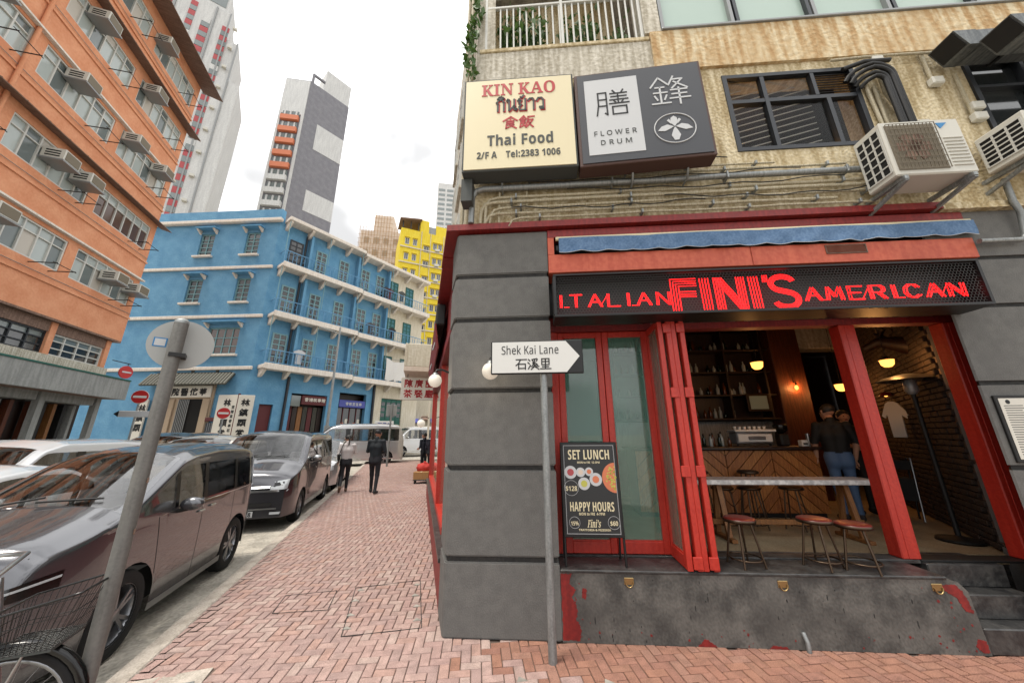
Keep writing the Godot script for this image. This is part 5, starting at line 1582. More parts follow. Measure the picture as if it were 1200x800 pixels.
# ---------------------------------------------------------------- orange tenement
func build_orange_tenement():
	# FO: x runs away from the viewer up to the corner at 0.25, z out to the street
	var t := thing("orange_tenement", FO, "five storey orange tenement with ribbon windows along the left of the street", "building")
	var X0 := -14.6
	var X1 := 0.25
	var sills := [7.67, 10.65, 13.70, 16.74, 19.85]
	var wh := 1.3
	var bays := []
	for k in 4: bays.append([-3.3 - k * 3.65, -0.1 - k * 3.65])
	# spandrels and piers
	var y := 5.98
	for i in 6:
		var y1: float = sills[i] if i < 5 else 22.6
		part("spandrel", MB.new().bx(X0, X1, y, y1, -0.4, 0.0), M.orange_wall, t)
		if i < 5:
			y = sills[i] + wh
			for k in 5:
				var a: float = bays[k][1] if k < 4 else X0
				var b: float = X1 if k == 0 else bays[k - 1][0]
				part("pier", MB.new().bx(a, b, sills[i], y, -0.4, -0.002), M.orange_wall, t)
	part("end_wall", MB.new().bx(X1 - 0.3, X1 + 0.001, 5.98, 22.6, -9.0, -0.401), M.orange_wall, t)
	part("rear_core", MB.new().bx(X0, X1 - 0.31, 0.0, 22.5, -9.0, -0.75), M.void, t)
	part("roof_slab", MB.new().bx(X0, X1 + 0.1, 22.6, 22.75, -9.0, 0.1), M.concrete, t)
	var pn := [M.pane_light, M.pane_light, M.pane_mid, M.pane_light, M.curtain, M.pane_mid, M.pane_light]
	for i in 5:
		for k in 4:
			var off := rng.randi() % 7
			var pv := []
			for q in 12: pv.append(pn[(q * 3 + off) % 7])
			if i == 1 and k == 0: pv = [M.pane_brown, M.pane_light]
			var w: float = bays[k][1] - bays[k][0]
			window(t, w, wh, Transform3D(Basis.IDENTITY, Vector3(bays[k][0], sills[i], -0.03)), [0.167, 0.333, 0.5, 0.667, 0.833], [0.7], M.frame_white, pv, 0.06, 0.12)
			if k < 4:
				part("laundry_bracket", MB.new().tube([Vector3(bays[k][1] - 0.35, sills[i] - 0.12, 0), Vector3(bays[k][1] - 0.35, sills[i] - 0.05, 0.75)], 0.02, 5).tube([Vector3(bays[k][1] - 1.1, sills[i] - 0.12, 0), Vector3(bays[k][1] - 1.1, sills[i] - 0.05, 0.75)], 0.02, 5).tube([Vector3(bays[k][1] - 0.25, sills[i] - 0.05, 0.7), Vector3(bays[k][1] - 1.2, sills[i] - 0.05, 0.7)], 0.014, 5), M.black_metal, t)
		part("string_course", MB.new().bx(X0, X1 + 0.02, sills[i] - 0.56, sills[i] - 0.48, 0.001, 0.05), M.orange_wall, t)
		part("cable", MB.new().tube([Vector3(X0, sills[i] - 0.3, 0.04), Vector3(-9, sills[i] - 0.34, 0.04), Vector3(X1, sills[i] - 0.31, 0.04)], 0.012, 4), M.frame_alu, t)
	# sheet hoods over rows two, four and five; thin ledges over one and three
	for q in [[12.1, 0.42], [18.25, 0.5], [21.5, 1.0]]:
		var h := part("hood", MB.new().box(Vector3((X0 + X1) / 2 + 0.2, q[0] + 0.16, q[1] / 2), Vector3(X1 - X0 + 0.3, 0.03, q[1] + 0.08), Basis(Vector3.RIGHT, 0.28)), M.rust_sheet, t)
		for k in 18: part("hood_seam", MB.new().box(Vector3(X1 - 0.3 - k * 0.8, q[0] + 0.185, q[1] / 2), Vector3(0.03, 0.02, q[1] + 0.08), Basis(Vector3.RIGHT, 0.28)), M.rust_sheet, h)
	for q in [9.12, 15.12]: part("ledge", MB.new().bx(X0, X1 + 0.05, q, q + 0.07, 0.001, 0.16), M.white_trim, t)
	for q in [-7.4]: part("down_pipe", MB.new().tube([Vector3(q, 6.0, 0.06), Vector3(q, 22.6, 0.06)], 0.06, 8), M.orange_wall, t)
	# mezzanine set back, then the shop canopy
	part("soffit", MB.new().bx(X0, X1, 5.9, 5.979, -1.2, 0.0), M.rust_sheet, t)
	part("mezzanine_wall", MB.new().bx(X0, X1 - 0.05, 4.2, 4.66, -0.6, -0.15), M.plaster_white, t)
	for k in 5:
		var b0: float = -0.25 - k * 2.75
		var fm = M.frame_white if k == 0 else M.frame_dark
		window(t, 2.5, 0.85, Transform3D(Basis.IDENTITY, Vector3(b0 - 2.5, 4.662, -0.25)), [0.25, 0.5, 0.75], [0.35, 0.68], fm, [M.pane_dark, M.pane_dark, M.pane_mid], 0.06, 0.1)
		part("mezzanine_pier", MB.new().bx(b0, b0 + 0.25, 4.662, 5.9, -0.6, -0.16), M.orange_wall, t)
		part("mezzanine_head", MB.new().bx(b0 - 2.5, b0, 5.515, 5.9, -0.6, -0.2), M.rust_sheet, t)
	part("canopy_fascia", MB.new().cbx(X0, 0.3, 3.25, 4.1, 0.62, 0.75, 0.01), M.canopy_grey, t)
	part("canopy_end", MB.new().cbx(0.17, 0.298, 3.26, 4.09, -0.15, 0.618, 0.01), M.canopy_grey, t)
	part("canopy_slab", MB.new().bx(X0, 0.29, 4.102, 4.16, -0.6, 0.78), M.green_door, t)
	part("canopy_soffit", MB.new().bx(X0, 0.16, 3.27, 3.3, -0.6, 0.6), M.rust_sheet, t)
	# ground floor shops in shade
	for k in 5:
		var x := 0.1 - k * 2.6
		part("shop_pillar", MB.new().bx(x - 0.24, x, -0.12, 3.268, -0.15, 0.05), M.canopy_grey, t)
		part("shop_beam", MB.new().bx(x - 2.6, x - 0.3, 2.95, 3.27, -0.5, 0.0), M.canopy_grey, t)
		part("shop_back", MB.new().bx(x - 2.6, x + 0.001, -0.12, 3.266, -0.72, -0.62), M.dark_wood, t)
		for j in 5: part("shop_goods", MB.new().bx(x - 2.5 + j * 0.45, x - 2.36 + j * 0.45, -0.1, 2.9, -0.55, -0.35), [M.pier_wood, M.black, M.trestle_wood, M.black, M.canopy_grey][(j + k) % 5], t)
	# window air conditioners: row and bay words say which
	var rows := ["lowest", "second", "third", "fourth", "top"]
	var bayw := ["corner", "second", "third", "fourth"]
	for q in [[0, 0, 0.50], [0, 0, 0.93], [0, 1, 0.1], [0, 2, 0.6], [1, 1, 0.82], [1, 1, 0.45], [2, 0, 0.12], [2, 0, 0.72], [2, 1, 0.35], [3, 0, 0.15], [3, 1, 0.3], [4, 0, 0.05], [1, 2, 0.5], [2, 2, 0.5]]:
		var x: float = bays[q[1]][0] + 3.2 * q[2]
		var high: bool = q[0] in [2, 3]
		var a := thing("window_air_conditioner", FO * at(x - 0.33, sills[q[0]] + (0.82 if high else 0.55), 0.0), "boxy window air conditioner jutting from the %s window row, %s bay, %s" % [rows[q[0]], bayw[q[1]], "far end" if q[2] > 0.7 else ("middle" if q[2] > 0.25 else "near end")], "air conditioner", "window units on the orange tenement")
		part("casing", MB.new().cbx(0, 0.66, 0, 0.44, -0.02, 0.62, 0.015), M.ac_white, a)
		part("rear_grille", MB.new().bx(0.05, 0.61, 0.05, 0.39, 0.62, 0.632), M.ac_grille, a)
		for k in 3: part("side_vent", MB.new().bx(-0.006, 0.0, 0.09 + k * 0.1, 0.14 + k * 0.1, 0.1, 0.5), M.void, a)
		part("tray", MB.new().bx(-0.04, 0.7, -0.06, -0.001, -0.02, 0.66), M.frame_alu, a)
	# round no-entry style shop sign on a bracket at the corner
	var ns := thing("round_bracket_sign", FO * at(0.62, 4.62, 0.15), "round red bracket sign at the corner of the orange tenement", "sign")
	part("disc", MB.new().disc(Vector3(0.22, 0, 0), 0.3, 0.05, 28, Basis(Vector3.UP, deg_to_rad(-18))), M.road_sign_red, ns)
	part("bar", MB.new().box(Vector3(0.23, 0.0, 0.035), Vector3(0.4, 0.07, 0.02), Basis(Vector3.UP, deg_to_rad(-18))), M.sign_light, ns)
	part("bracket", MB.new().tube([Vector3(-0.6, 0.42, -0.1), Vector3(0.4, 0.42, 0.0)], 0.02, 6).tube([Vector3(0.25, 0.42, 0.0), Vector3(0.25, 0.28, 0.0)], 0.015, 6), M.black_metal, ns)

# ---------------------------------------------------------------- blue house
func build_blue_house():
	var t := thing("blue_house", FL, "sky blue four storey corner tenement with white ledges and open balconies", "building")
	var top := 17.95
	var lens := 14.6
	# flank (FL: x negative to the left); front with balconies in FR. Both given as solid wall strips round their openings
	var to_r := FL.affine_inverse() * FR
	var holes := [[-6.32, -5.16, 15.16, 17.08], [-2.55, -1.42, 15.16, 17.08], [-6.38, -5.2, 11.24, 13.15], [-2.52, -1.42, 11.24, 13.15], [-3.8, -1.42, 7.26, 9.24]]
	wall_with_holes(t, "flank_wall", -30.0, 0.0, -0.12, 19.0, holes, M.blue_wall, Transform3D.IDENTITY)
	for hq in holes:
		var w: float = hq[1] - hq[0]
		var big := w > 2.0
		window(t, w, hq[3] - hq[2], Transform3D(Basis.IDENTITY, Vector3(hq[0], hq[2], -0.1)), [0.25, 0.5, 0.75] if big else [0.5], [0.2, 0.4, 0.6, 0.74] if not big else [0.3, 0.62], M.teal_frame, [M.pane_brown if big else M.pane_dark], 0.09, 0.1, "window", true)
		part("window_sill", MB.new().cbx(hq[0] - 0.2, hq[1] + 0.2, hq[2] - 0.17, hq[2] - 0.02, -0.1, 0.2, 0.02), M.white_trim, t)
		part("window_hood", MB.new().cbx(hq[0] - 0.25, hq[1] + 0.25, hq[3] + 0.3, hq[3] + 0.4, -0.05, 0.45, 0.02), M.blue_trim, t)
		for s in [hq[0] - 0.15, hq[1] + 0.02]: part("hood_bracket", MB.new().prism(PackedVector2Array([Vector2(0, 0), Vector2(0.38, 0.28), Vector2(0.38, 0.33), Vector2(0, 0.33)]), 0, 0.13, Transform3D(Basis(Vector3.UP, -PI / 2), Vector3(s + 0.13, hq[3] - 0.03, 0.0))), M.white_trim, t)
	for yb in [6.1, 9.95, 13.9]: part("string_course", MB.new().cbx(-30.0, 0.12, yb, yb + 0.24, -0.02, 0.14, 0.03), M.white_trim, t)
	part("cornice", MB.new().cbx(-30.0, 0.25, 17.9, 18.2, -0.02, 0.3, 0.05), M.white_trim, t)
	part("parapet", MB.new().bx(-30.0, 0.1, 18.2, 19.05, -0.3, 0.12), M.blue_wall, t)
	# balcony side
	wall_with_holes(t, "front_wall", 0.0, 9.8, -0.12, 18.3, [[2.85, 5.5, -0.12, 4.75], [6.5, 8.95, -0.12, 5.15], [0.9, 1.75, -0.12, 3.8]], M.blue_wall, to_r)
	wall_with_holes(t, "cream_wall", 9.8, lens, -0.12, 18.3, [[10.5, 12.8, -0.12, 5.0]], M.cream_wall, to_r)
	part("corner_mass", MB.new().box(Vector3(-12, 9.3, -5.5), Vector3(14, 18.5, 9.5)), M.void, t)
	for lvl in 3:
		var y := [6.2, 10.05, 14.0][lvl] as float
		for seg in [[0.35, 6.8, 0.0], [6.83, lens, -0.1]]:
			var bl := part("balcony_slab", MB.new().cbx(seg[0], seg[1], y + seg[2], y + 0.28 + seg[2], 0.0, 1.1, 0.03).cbx(seg[0], seg[1], y - 0.08 + seg[2], y + 0.34 + seg[2], 1.1, 1.2, 0.03), M.white_trim, t, to_r)
			var n := int((seg[1] - seg[0]) / 1.6)
			for k in n + 1:
				var x: float = seg[0] + 0.1 + (seg[1] - seg[0] - 0.3) * k / n
				part("corbel", MB.new().prism(PackedVector2Array([Vector2(0, 0), Vector2(0.9, 0), Vector2(0.9, -0.12), Vector2(0.3, -0.5), Vector2(0, -0.55)]), 0, 0.2, Transform3D(Basis(Vector3.UP, -PI / 2), Vector3(x + 0.2, y + seg[2] - 0.001, 0.0))), M.white_trim, bl)
			# railing
			var rail := MB.new()
			rail.tube([Vector3(seg[0] + 0.05, y + 1.35 + seg[2], 0.05), Vector3(seg[0] + 0.05, y + 1.35 + seg[2], 0.93), Vector3(seg[1] - 0.05, y + 1.35 + seg[2], 0.93)], 0.035, 6)
			rail.tube([Vector3(seg[0] + 0.05, y + 0.45 + seg[2], 0.93), Vector3(seg[1] - 0.05, y + 0.45 + seg[2], 0.93)], 0.025, 5)
			var m := int((seg[1] - seg[0]) / 0.28)
			for k in m:
				var x: float = seg[0] + 0.06 + (seg[1] - seg[0] - 0.12) * k / (m - 1)
				rail.tube([Vector3(x, y + 0.28 + seg[2], 0.93), Vector3(x, y + 1.35 + seg[2], 0.93)], 0.018 if k % 6 else 0.035, 4, -1.0, false)
				if k % 2 == 0 and k < m - 1:
					var ring := []
					for q in 9: ring.append(Vector3(x + 0.14 + cos(TAU * q / 8.0) * 0.12, y + 0.95 + seg[2] + sin(TAU * q / 8.0) * 0.2, 0.93))
					rail.tube(ring, 0.014, 4, -1.0, false)
			part("railing", rail, M.blue_rail, bl)
		# doors onto the balcony
		for d in [[0.95, 1.0], [2.95, 0.9], [4.95, 0.9], [7.05, 0.9], [8.65, 0.9], [10.3, 0.9], [12.2, 1.0]]:
			var dm = M.green_door if d[0] > 9.8 else M.teal_frame
			if lvl == 2 and d[0] < 1.0: dm = M.frame_dark
			window(t, d[1], 2.55, to_r * Transform3D(Basis.IDENTITY, Vector3(d[0] - d[1] * 0.5 + 0.45, y + 0.29, 0.06)), [0.5], [0.3, 0.5, 0.66, 0.82], dm, [M.teal_door if d[0] > 9.8 else M.pane_dark], 0.1, 0.08, "balcony_door", true)
		# party walls and pipes
		for x in [2.25, 6.45, 9.75]:
			part("party_wall", MB.new().bx(x, x + 0.18, y + 0.29, y + 3.6, 0.001, 0.55), M.blue_wall, t, to_r)
		part("soil_pipe", MB.new().tube([Vector3(2.05, y + 0.29, 0.12), Vector3(2.05, y + 3.6, 0.12)], 0.08, 6), M.frame_dark, t, to_r)
		for x in [0.4, 3.6, 6.6, 9.9]:
			part("balcony_post", MB.new().tube([Vector3(x, y + 1.35, 0.9), Vector3(x, y + 3.9, 0.9)], 0.025, 5), M.teal_frame, t, to_r)
	part("rear_core", MB.new().bx(0.3, lens, -0.1, 18.2, -4.0, -1.3), M.void, t, to_r)
	# eaves
	var ev := part("eaves_slab", MB.new().cbx(0.3, 6.8, 17.95, 18.25, 0.0, 1.05, 0.03).cbx(6.83, lens, 17.75, 18.05, 0.0, 1.05, 0.03), M.white_trim, t, to_r)
	for k in 9: part("corbel", MB.new().prism(PackedVector2Array([Vector2(0, 0), Vector2(0.9, 0), Vector2(0.9, -0.12), Vector2(0.3, -0.5), Vector2(0, -0.55)]), 0, 0.2, Transform3D(Basis(Vector3.UP, -PI / 2), Vector3(0.6 + k * 1.65, (17.949 if k < 4 else 17.749), 0.0))), M.white_trim, ev)
	part("parapet", MB.new().bx(0.0, lens, 18.31, 18.9, -1.6, -1.2), M.blue_wall, t, to_r)
	part("down_pipe", MB.new().tube([Vector3(9.6, 0, 0.1), Vector3(9.6, 6.1, 0.1)], 0.12, 8), M.frame_dark, t, to_r)
	part("down_pipe", MB.new().tube([Vector3(2.45, 0, 0.1), Vector3(2.45, 5.9, 0.1)], 0.1, 8), M.frame_dark, t, to_r)
	# side door near the corner
	part("wooden_door", MB.new().bx(0.92, 1.73, -0.1, 3.78, -0.25, -0.2), M.maroon, t, to_r)
	# shops
	var sh := thing("maroon_shopfront", FR * at(2.86, -0.1, -0.1), "old dark shopfront under a maroon signboard on the ground floor of the blue house", "shopfront")
	part("back", MB.new().bx(0, 2.62, 0, 4.8, -0.9, -0.8), M.dark_wood, sh)
	part("signboard", MB.new().cbx(0.75, 2.6, 4.05, 4.75, -0.05, 0.12, 0.02), M.maroon, sh)
	glyphs(sh, M.sign_white, ["香", "港", "故", "事", "館"], Vector3(0.95, 4.3, 0.125), 0.28, Vector3(0.32, 0, 0), 0.04, 0.01)
	part("window_panel", MB.new().bx(0.05, 0.7, 3.9, 4.7, -0.1, 0.0), M.pane_mid, sh)
	for k in 7: part("door_leaf", MB.new().bx(0.05 + k * 0.37, 0.36 + k * 0.37, 0, 3.9, -0.5 - 0.1 * (k % 2), -0.4), [M.maroon, M.dark_wood, M.trestle_wood, M.pane_dark, M.maroon, M.pane_dark, M.dark_wood][k], sh)
	var s2 := thing("blue_sign_shopfront", FR * at(6.5, -0.1, -0.1), "glass shopfront under a violet blue signboard on the ground floor of the blue house", "shopfront")
	part("back", MB.new().bx(0, 2.45, 0, 5.2, -0.9, -0.8), M.dark_wood, s2)
	part("signboard", MB.new().cbx(0.05, 2.4, 4.05, 4.65, -0.05, 0.12, 0.02), M.shop_blue, s2)
	glyphs(s2, M.sign_light, ["香", "故", "堂", "里", "事"], Vector3(0.6, 4.22, 0.125), 0.26, Vector3(0.3, 0, 0), 0.035, 0.01)
	for k in 4: part("glass_door", MB.new().bx(0.05 + k * 0.6, 0.58 + k * 0.6, 0, 4.0, -0.3, -0.28), M.pane_dark, s2)
	for k in 4: part("door_frame", MB.new().bx(0.0 + k * 0.6, 0.05 + k * 0.6, 0, 4.0, -0.32, -0.2), M.maroon, s2)
	for k in 6: part("notice", MB.new().bx(0.2 + k * 0.36, 0.42 + k * 0.36, 2.1 + 0.25 * (k % 3), 2.5 + 0.3 * (k % 3), -0.279, -0.27), [M.sign_light, M.panel_orange, M.sign_white][k % 3], s2)
	plant("shop_plant", FR * at(6.6, 1.6, 0.25), 0.5, 0.9, 120, "bushy plant beside the blue signed shopfront")
	var gd := thing("green_timber_shopfront", FR * at(10.5, -0.1, -0.1), "green louvred timber shopfront under the cream balconies", "shopfront")
	for k in 4:
		var lf := part("leaf", MB.new().cbx(0.02 + k * 0.57, 0.56 + k * 0.57, 0, 5.05, -0.1, 0.0, 0.02), M.green_door, gd)
		for j in 9: part("slat", MB.new().bx(0.1 + k * 0.57, 0.48 + k * 0.57, 0.4 + j * 0.5, 0.75 + j * 0.5, 0.001, 0.02), M.pane_dark if j > 5 else M.green_door, lf)
	# clinic porch with a tiled roof
	var pc := thing("clinic_porch", FL * at(-6.2, -0.1, 0.0), "carved stone clinic doorway under a small tiled roof on the blue flank", "doorway")
	part("surround", MB.new().bx(0.2, 4.0, 0, 5.2, 0.002, 0.1), M.stone_carved, pc)
	part("name_board", MB.new().cbx(0.8, 3.85, 4.3, 5.1, 0.1, 0.2, 0.02), M.sign_white, pc)
	glyphs(pc, M.ink, ["院", "醫", "佗", "華"], Vector3(1.05, 4.42, 0.21), 0.5, Vector3(0.66, 0, 0), 0.07, 0.02)
	part("doorway", MB.new().bx(1.65, 3.3, 0, 4.2, 0.1, 0.115), M.void, pc)
	for k in 7: part("gate_bar", MB.new().bx(1.68 + k * 0.12, 1.72 + k * 0.12, 0, 4.15, 0.16, 0.2), M.frame_alu, pc)
	for x in [0.85, 3.38]: part("couplet", MB.new().cbx(x, x + 0.5, 0, 4.2, 0.1, 0.2, 0.02), M.stone_carved, pc)
	for x in [0.25, 3.92]:
		part("grille_window", MB.new().bx(x, x + 0.55, 0.8, 2.6, 0.101, 0.12), M.pane_dark, pc)
		for k in 4: part("window_bar", MB.new().bx(x + 0.06 + k * 0.14, x + 0.09 + k * 0.14, 0.8, 2.6, 0.12, 0.14), M.frame_dark, pc)
		part("fan_light", MB.new().cbx(x - 0.05, x + 0.6, 2.7, 2.95, 0.1, 0.22, 0.03), M.maroon, pc)
	var rf := part("roof", MB.new().box(Vector3(2.1, 5.5, 0.34), Vector3(6.2, 0.06, 1.0), Basis(Vector3.RIGHT, 0.95)), M.roof_tile_dark, pc)
	for k in 26:
		var x := -0.9 + k * 0.24
		part("tile", MB.new().tube([Vector3(x, 5.95, 0.09), Vector3(x, 5.13, 0.68)], 0.08, 7), M.roof_tile, rf)
	part("ridge", MB.new().tube([Vector3(-0.6, 5.98, -0.02), Vector3(4.9, 5.98, -0.02)], 0.1, 8), M.roof_tile_dark, pc)
	for x in [2.0, 3.8]: part("ridge_beast", MB.new().ball(Vector3(x, 6.16, 0.0), Vector3(0.12, 0.18, 0.1), 8, 6).ball(Vector3(x + 0.1, 6.36, 0.0), Vector3(0.09, 0.1, 0.08), 8, 6), M.roof_tile_dark, pc)
	# two faced practice sign at the corner
	var cs := thing("clinic_signboard", FL * at(-1.55, -0.1, 0.25), "folded white clinic signboard with black Chinese characters at the blue corner", "sign")
	part("panel", MB.new().cbx(0, 1.38, 0.6, 4.42, 0, 0.12, 0.01), M.sign_white, cs)
	glyphs(cs, M.ink, ["林", "鎮", "顯", "堂"], Vector3(0.48, 3.68, 0.125), 0.46, Vector3(0, -0.66, 0), 0.07, 0.01)
	glyphs(cs, M.ink_grey, ["堂", "館", "里", "香", "事", "石"], Vector3(1.08, 3.5, 0.125), 0.2, Vector3(0, -0.3, 0), 0.035, 0.01)
	var tr := Transform3D(Basis(Vector3.UP, deg_to_rad(20.0)), Vector3(1.42, 0, 0.05))
	part("panel", MB.new().cbx(0, 0.9, 0.6, 4.40, 0, 0.12, 0.01), M.sign_white, cs, tr)
	glyphs(cs, M.ink, ["林", "鎮", "顯", "堂"], Vector3(0.22, 3.68, 0.125), 0.46, Vector3(0, -0.66, 0), 0.07, 0.01, tr)
	part("post", MB.new().bx(1.36, 1.44, 0, 4.5, 0.0, 0.12), M.maroon, cs)
	var vs := thing("narrow_signboard", FL * at(-7.3, -0.1, 0.1), "narrow white upright signboard beside the tiled porch", "sign")
	part("panel", MB.new().cbx(0, 0.6, 0.4, 4.2, 0, 0.1, 0.01), M.sign_white, vs)
	glyphs(vs, M.ink, ["林", "鎮", "顯"], Vector3(0.06, 3.4, 0.105), 0.46, Vector3(0, -0.65, 0), 0.07, 0.01)
	# laundry and clutter on the balconies
	var lc := thing("white_bed_sheet", FR * at(9.9, 7.0, 1.02), "white sheet hung to dry over the lowest balcony rail", "laundry")
	var rows := []
	for i in 7:
		var r := []
		for j in 9: r.append(Vector3(j * 0.27 + 0.04 * i * sin(j * 0.9), 1.6 - i * 0.34 - (0.25 * sin(PI * j / 8.0) if i == 0 else 0.1 * sin(j * 1.7)), 0.05 + 0.08 * sin(j * 1.4 + i * 0.5)))
		rows.append(r)
	var bk := []
	for r in rows:
		var q := []
		for p in r: q.append(p - Vector3(0, 0, 0.02))
		bk.append(q)
	part("cloth", MB.new().sheet(rows, Vector3.BACK).sheet(bk, Vector3.FORWARD), M.cloth_white, lc)
	part("pole", MB.new().tube([Vector3(-0.2, 1.5, 0.04), Vector3(2.3, 1.62, 0.04)], 0.02, 6), M.frame_alu, lc)
	var cl := ["dark shirt", "maroon shirt", "grey towel", "navy shirt", "pale towel", "black trousers"]
	for k in 6:
		var g := thing("drying_garment", FR * at([9.4, 9.8, 11.2, 8.1, 2.6, 10.4][k], [14.5, 14.5, 14.7, 10.5, 6.8, 10.6][k], 0.75), "%s drying on the %s balcony" % [cl[k], ["top balcony beside the cream part, nearer", "top balcony beside the cream part, farther", "top cream", "middle blue", "lowest blue", "middle cream"][k]], "laundry", "washing on the balconies")
		part("cloth", MB.new().prism(PackedVector2Array([Vector2(-0.2, 0), Vector2(0.22, 0.02), Vector2(0.24, 0.8), Vector2(0.42, 0.75), Vector2(0.44, 0.95), Vector2(0.1, 1.1), Vector2(-0.1, 1.1), Vector2(-0.42, 0.92), Vector2(-0.4, 0.75), Vector2(-0.22, 0.8)]), -0.03, 0.03), [M.frame_dark, M.maroon, M.ink_grey, M.sign_dark, M.sign_light, M.black][k], g)
		part("hook", MB.new().tube([Vector3(0, 1.08, 0), Vector3(0, 1.25, 0)], 0.012, 5), M.black, g)

func wall_with_holes(parent, called: String, x0: float, x1: float, y0: float, y1: float, holes: Array, m, xf: Transform3D):
	var xs := [x0, x1]
	for h in holes:
		for v in [h[0], h[1]]:
			if not xs.has(v): xs.append(v)
	xs.sort()
	var b := MB.new()
	for i in xs.size() - 1:
		var a: float = xs[i]
		var c: float = xs[i + 1]
		var cut := []
		for h in holes:
			if h[0] < c - 0.001 and h[1] > a + 0.001: cut.append([h[2], h[3]])
		cut.sort_custom(func(p, q): return p[0] < q[0])
		var y := y0
		for k in cut:
			if k[0] > y + 0.001: b.bx(a, c, y, k[0], -0.4, 0.0)
			y = k[1]
		if y < y1: b.bx(a, c, y, y1, -0.4, 0.0)
	part(called, b, m, parent, xf)

# ---------------------------------------------------------------- buildings behind
func far_at(az: float, d: float) -> Vector3:
	return Vector3(d * sin(deg_to_rad(az)), 0, -d * cos(deg_to_rad(az)))

func build_far_buildings():
	# grey tower: near edge at azimuth -37.9
	var D := 95.0
	var p0 := far_at(-37.9, D)
	var h := 1.56 + 1.058 * D
	var t := thing("grey_tower", frame(p0, 40.0), "slim grey residential tower with pale patches and orange window bays", "tower")
	var lf := Transform3D(Basis(Vector3.UP, deg_to_rad(40.0 - 81.3)), Vector3.ZERO)   # its narrower face, x negative to the left
	var le := lf * Vector3(-6.6, 0, 0)
	var sh := MB.new()
	upright(sh, PackedVector2Array([Vector2(0, 0), Vector2(11.0, 0), Vector2(11.0, -7), Vector2(3.0, -9), Vector2(le.x, le.z)]), 0, h)
	part("shaft", sh, M.tower_grey, t)
	for q in [[3.4, 10.98, h - 22.0, h - 13.2], [3.6, 10.98, h - 42.0, h - 35.5]]:
		part("pale_panel", MB.new().bx(q[0], q[1], q[2], q[3], 0.0, 0.08), M.tower_white, t)
	part("roof_house", MB.new().bx(3.6, 10.9, h, h + 8.0, -6.5, -0.1), M.tower_white, t)
	part("roof_frame", MB.new().bx(0.2, 3.6, h + 3.0, h + 3.6, -0.8, -0.2).bx(0.2, 0.8, h, h + 3.0, -0.8, -0.2), M.tower_grey, t)
	part("end_cladding", MB.new().bx(-6.6, -6.0, 0, h - 0.5, 0.0, 0.25).bx(-0.8, -0.1, 0, h - 0.5, 0.0, 0.25).bx(-6.0, -0.8, h - 13.0, h - 0.5, 0.0, 0.25), M.tower_white, t, lf)
	for k in 22:
		var y := h - 15.5 - k * 4.0
		part("bay", MB.new().bx(-5.7, -1.1, y, y + 1.5, 0.0, 0.9), M.panel_orange if k < 5 else M.tower_white, t, lf)
		part("window", MB.new().bx(-5.5, -1.3, y + 1.5, y + 3.3, 0.0, 0.3), M.pane_mid, t, lf)
		for j in 3: part("mullion", MB.new().bx(-5.1 + j * 1.5, -4.7 + j * 1.5, y + 1.5, y + 3.3, 0.3, 0.5), M.tower_white, t, lf)
	# white and red tower behind the orange tenement
	D = 80.0
	var hw := 1.56 + 1.05 * D
	var w := thing("white_tower", frame(far_at(-46.6, D), 55.0), "tall white housing tower with red window strips rising behind the orange tenement", "tower")
	var e := -30.0
	part("shaft", MB.new().bx(e, 0.0, 0, 1.56 + 0.905 * D, -10, 0.0), M.tower_white, w)
	part("upper_shaft", MB.new().bx(e, -4.2, 1.56 + 0.905 * D, hw + 6.0, -10, 0.0), M.tower_white, w)
	part("stepped_shaft", MB.new().bx(-4.2, -1.8, 1.56 + 0.905 * D, hw - 1.0, -9.5, -0.2), M.tower_white, w)
	part("roof_house", MB.new().bx(-9.5, -5.0, hw + 6.0, hw + 12.0, -8, -1), M.tower_white, w)
	part("louvre", MB.new().bx(-8.8, -5.6, hw + 8.0, hw + 11.0, -1.0, -0.9), M.pane_mid, w)
	for x in [-1.9, -4.2, -6.5, -12.5, -18.0]: part("rib", MB.new().bx(x - 0.12, x + 0.12, 0, hw - 1.0 if x > -2 else hw + 6.0, 0.0, 0.25), M.frame_alu, w)
	for k in 30:
		var y := hw + 2.0 - k * 2.75
		for s in [[-5.0, 1.2], [-8.2, 1.3], [-10.4, 1.0], [-14.5, 1.6], [-19.5, 1.5]]:
			if y > hw + 1.0 and s[0] > -10: continue
			part("window", MB.new().bx(s[0], s[0] + s[1], y, y + 1.25, 0.0, 0.12), M.pane_mid, w)
			part("red_panel", MB.new().bx(s[0], s[0] + s[1], y + 1.27, y + 2.6, 0.0, 0.14), M.panel_red if (k + int(s[0])) % 7 else M.tower_white, w)
		if k % 2 == 0: part("small_unit", MB.new().bx(-3.3, -2.6, y, y + 0.5, 0.0, 0.6), M.ac_white, w)
	# yellow block
	D = 58.0
	var y0 := far_at(-20.4, D)
	var y1 := far_at(-9.5, D + 2.0)
	var hy := 1.56 + 0.64 * D
	var dir := (y1 - y0)
	var az := rad_to_deg(atan2(dir.x, -dir.z))
	var y := thing("yellow_block", frame(y0, az), "bright yellow apartment block behind the cream end of the blue house", "building")
	part("wall", MB.new().bx(0, dir.length(), 0, hy, -8, 0), M.yellow_wall, y)
	part("roof_canopy", MB.new().box(Vector3(1.6, hy + 2.0, -1.5), Vector3(4.0, 0.25, 4.0), Basis(Vector3.BACK, 0.18)), M.rust_sheet, y)
	for x in [0.2, 1.6, 3.0]: part("canopy_post", MB.new().bx(x, x + 0.15, hy, hy + 1.8, -0.4, -0.2), M.frame_dark, y)
	part("roof_block", MB.new().bx(3.4, 5.0, hy, hy + 2.6, -5, -0.05).bx(6.4, 9.5, hy, hy + 2.2, -6, -0.3), M.yellow_wall, y)
	part("roof_shed", MB.new().bx(4.4, 6.4, hy, hy + 1.8, -4, -0.5), M.frame_alu, y)
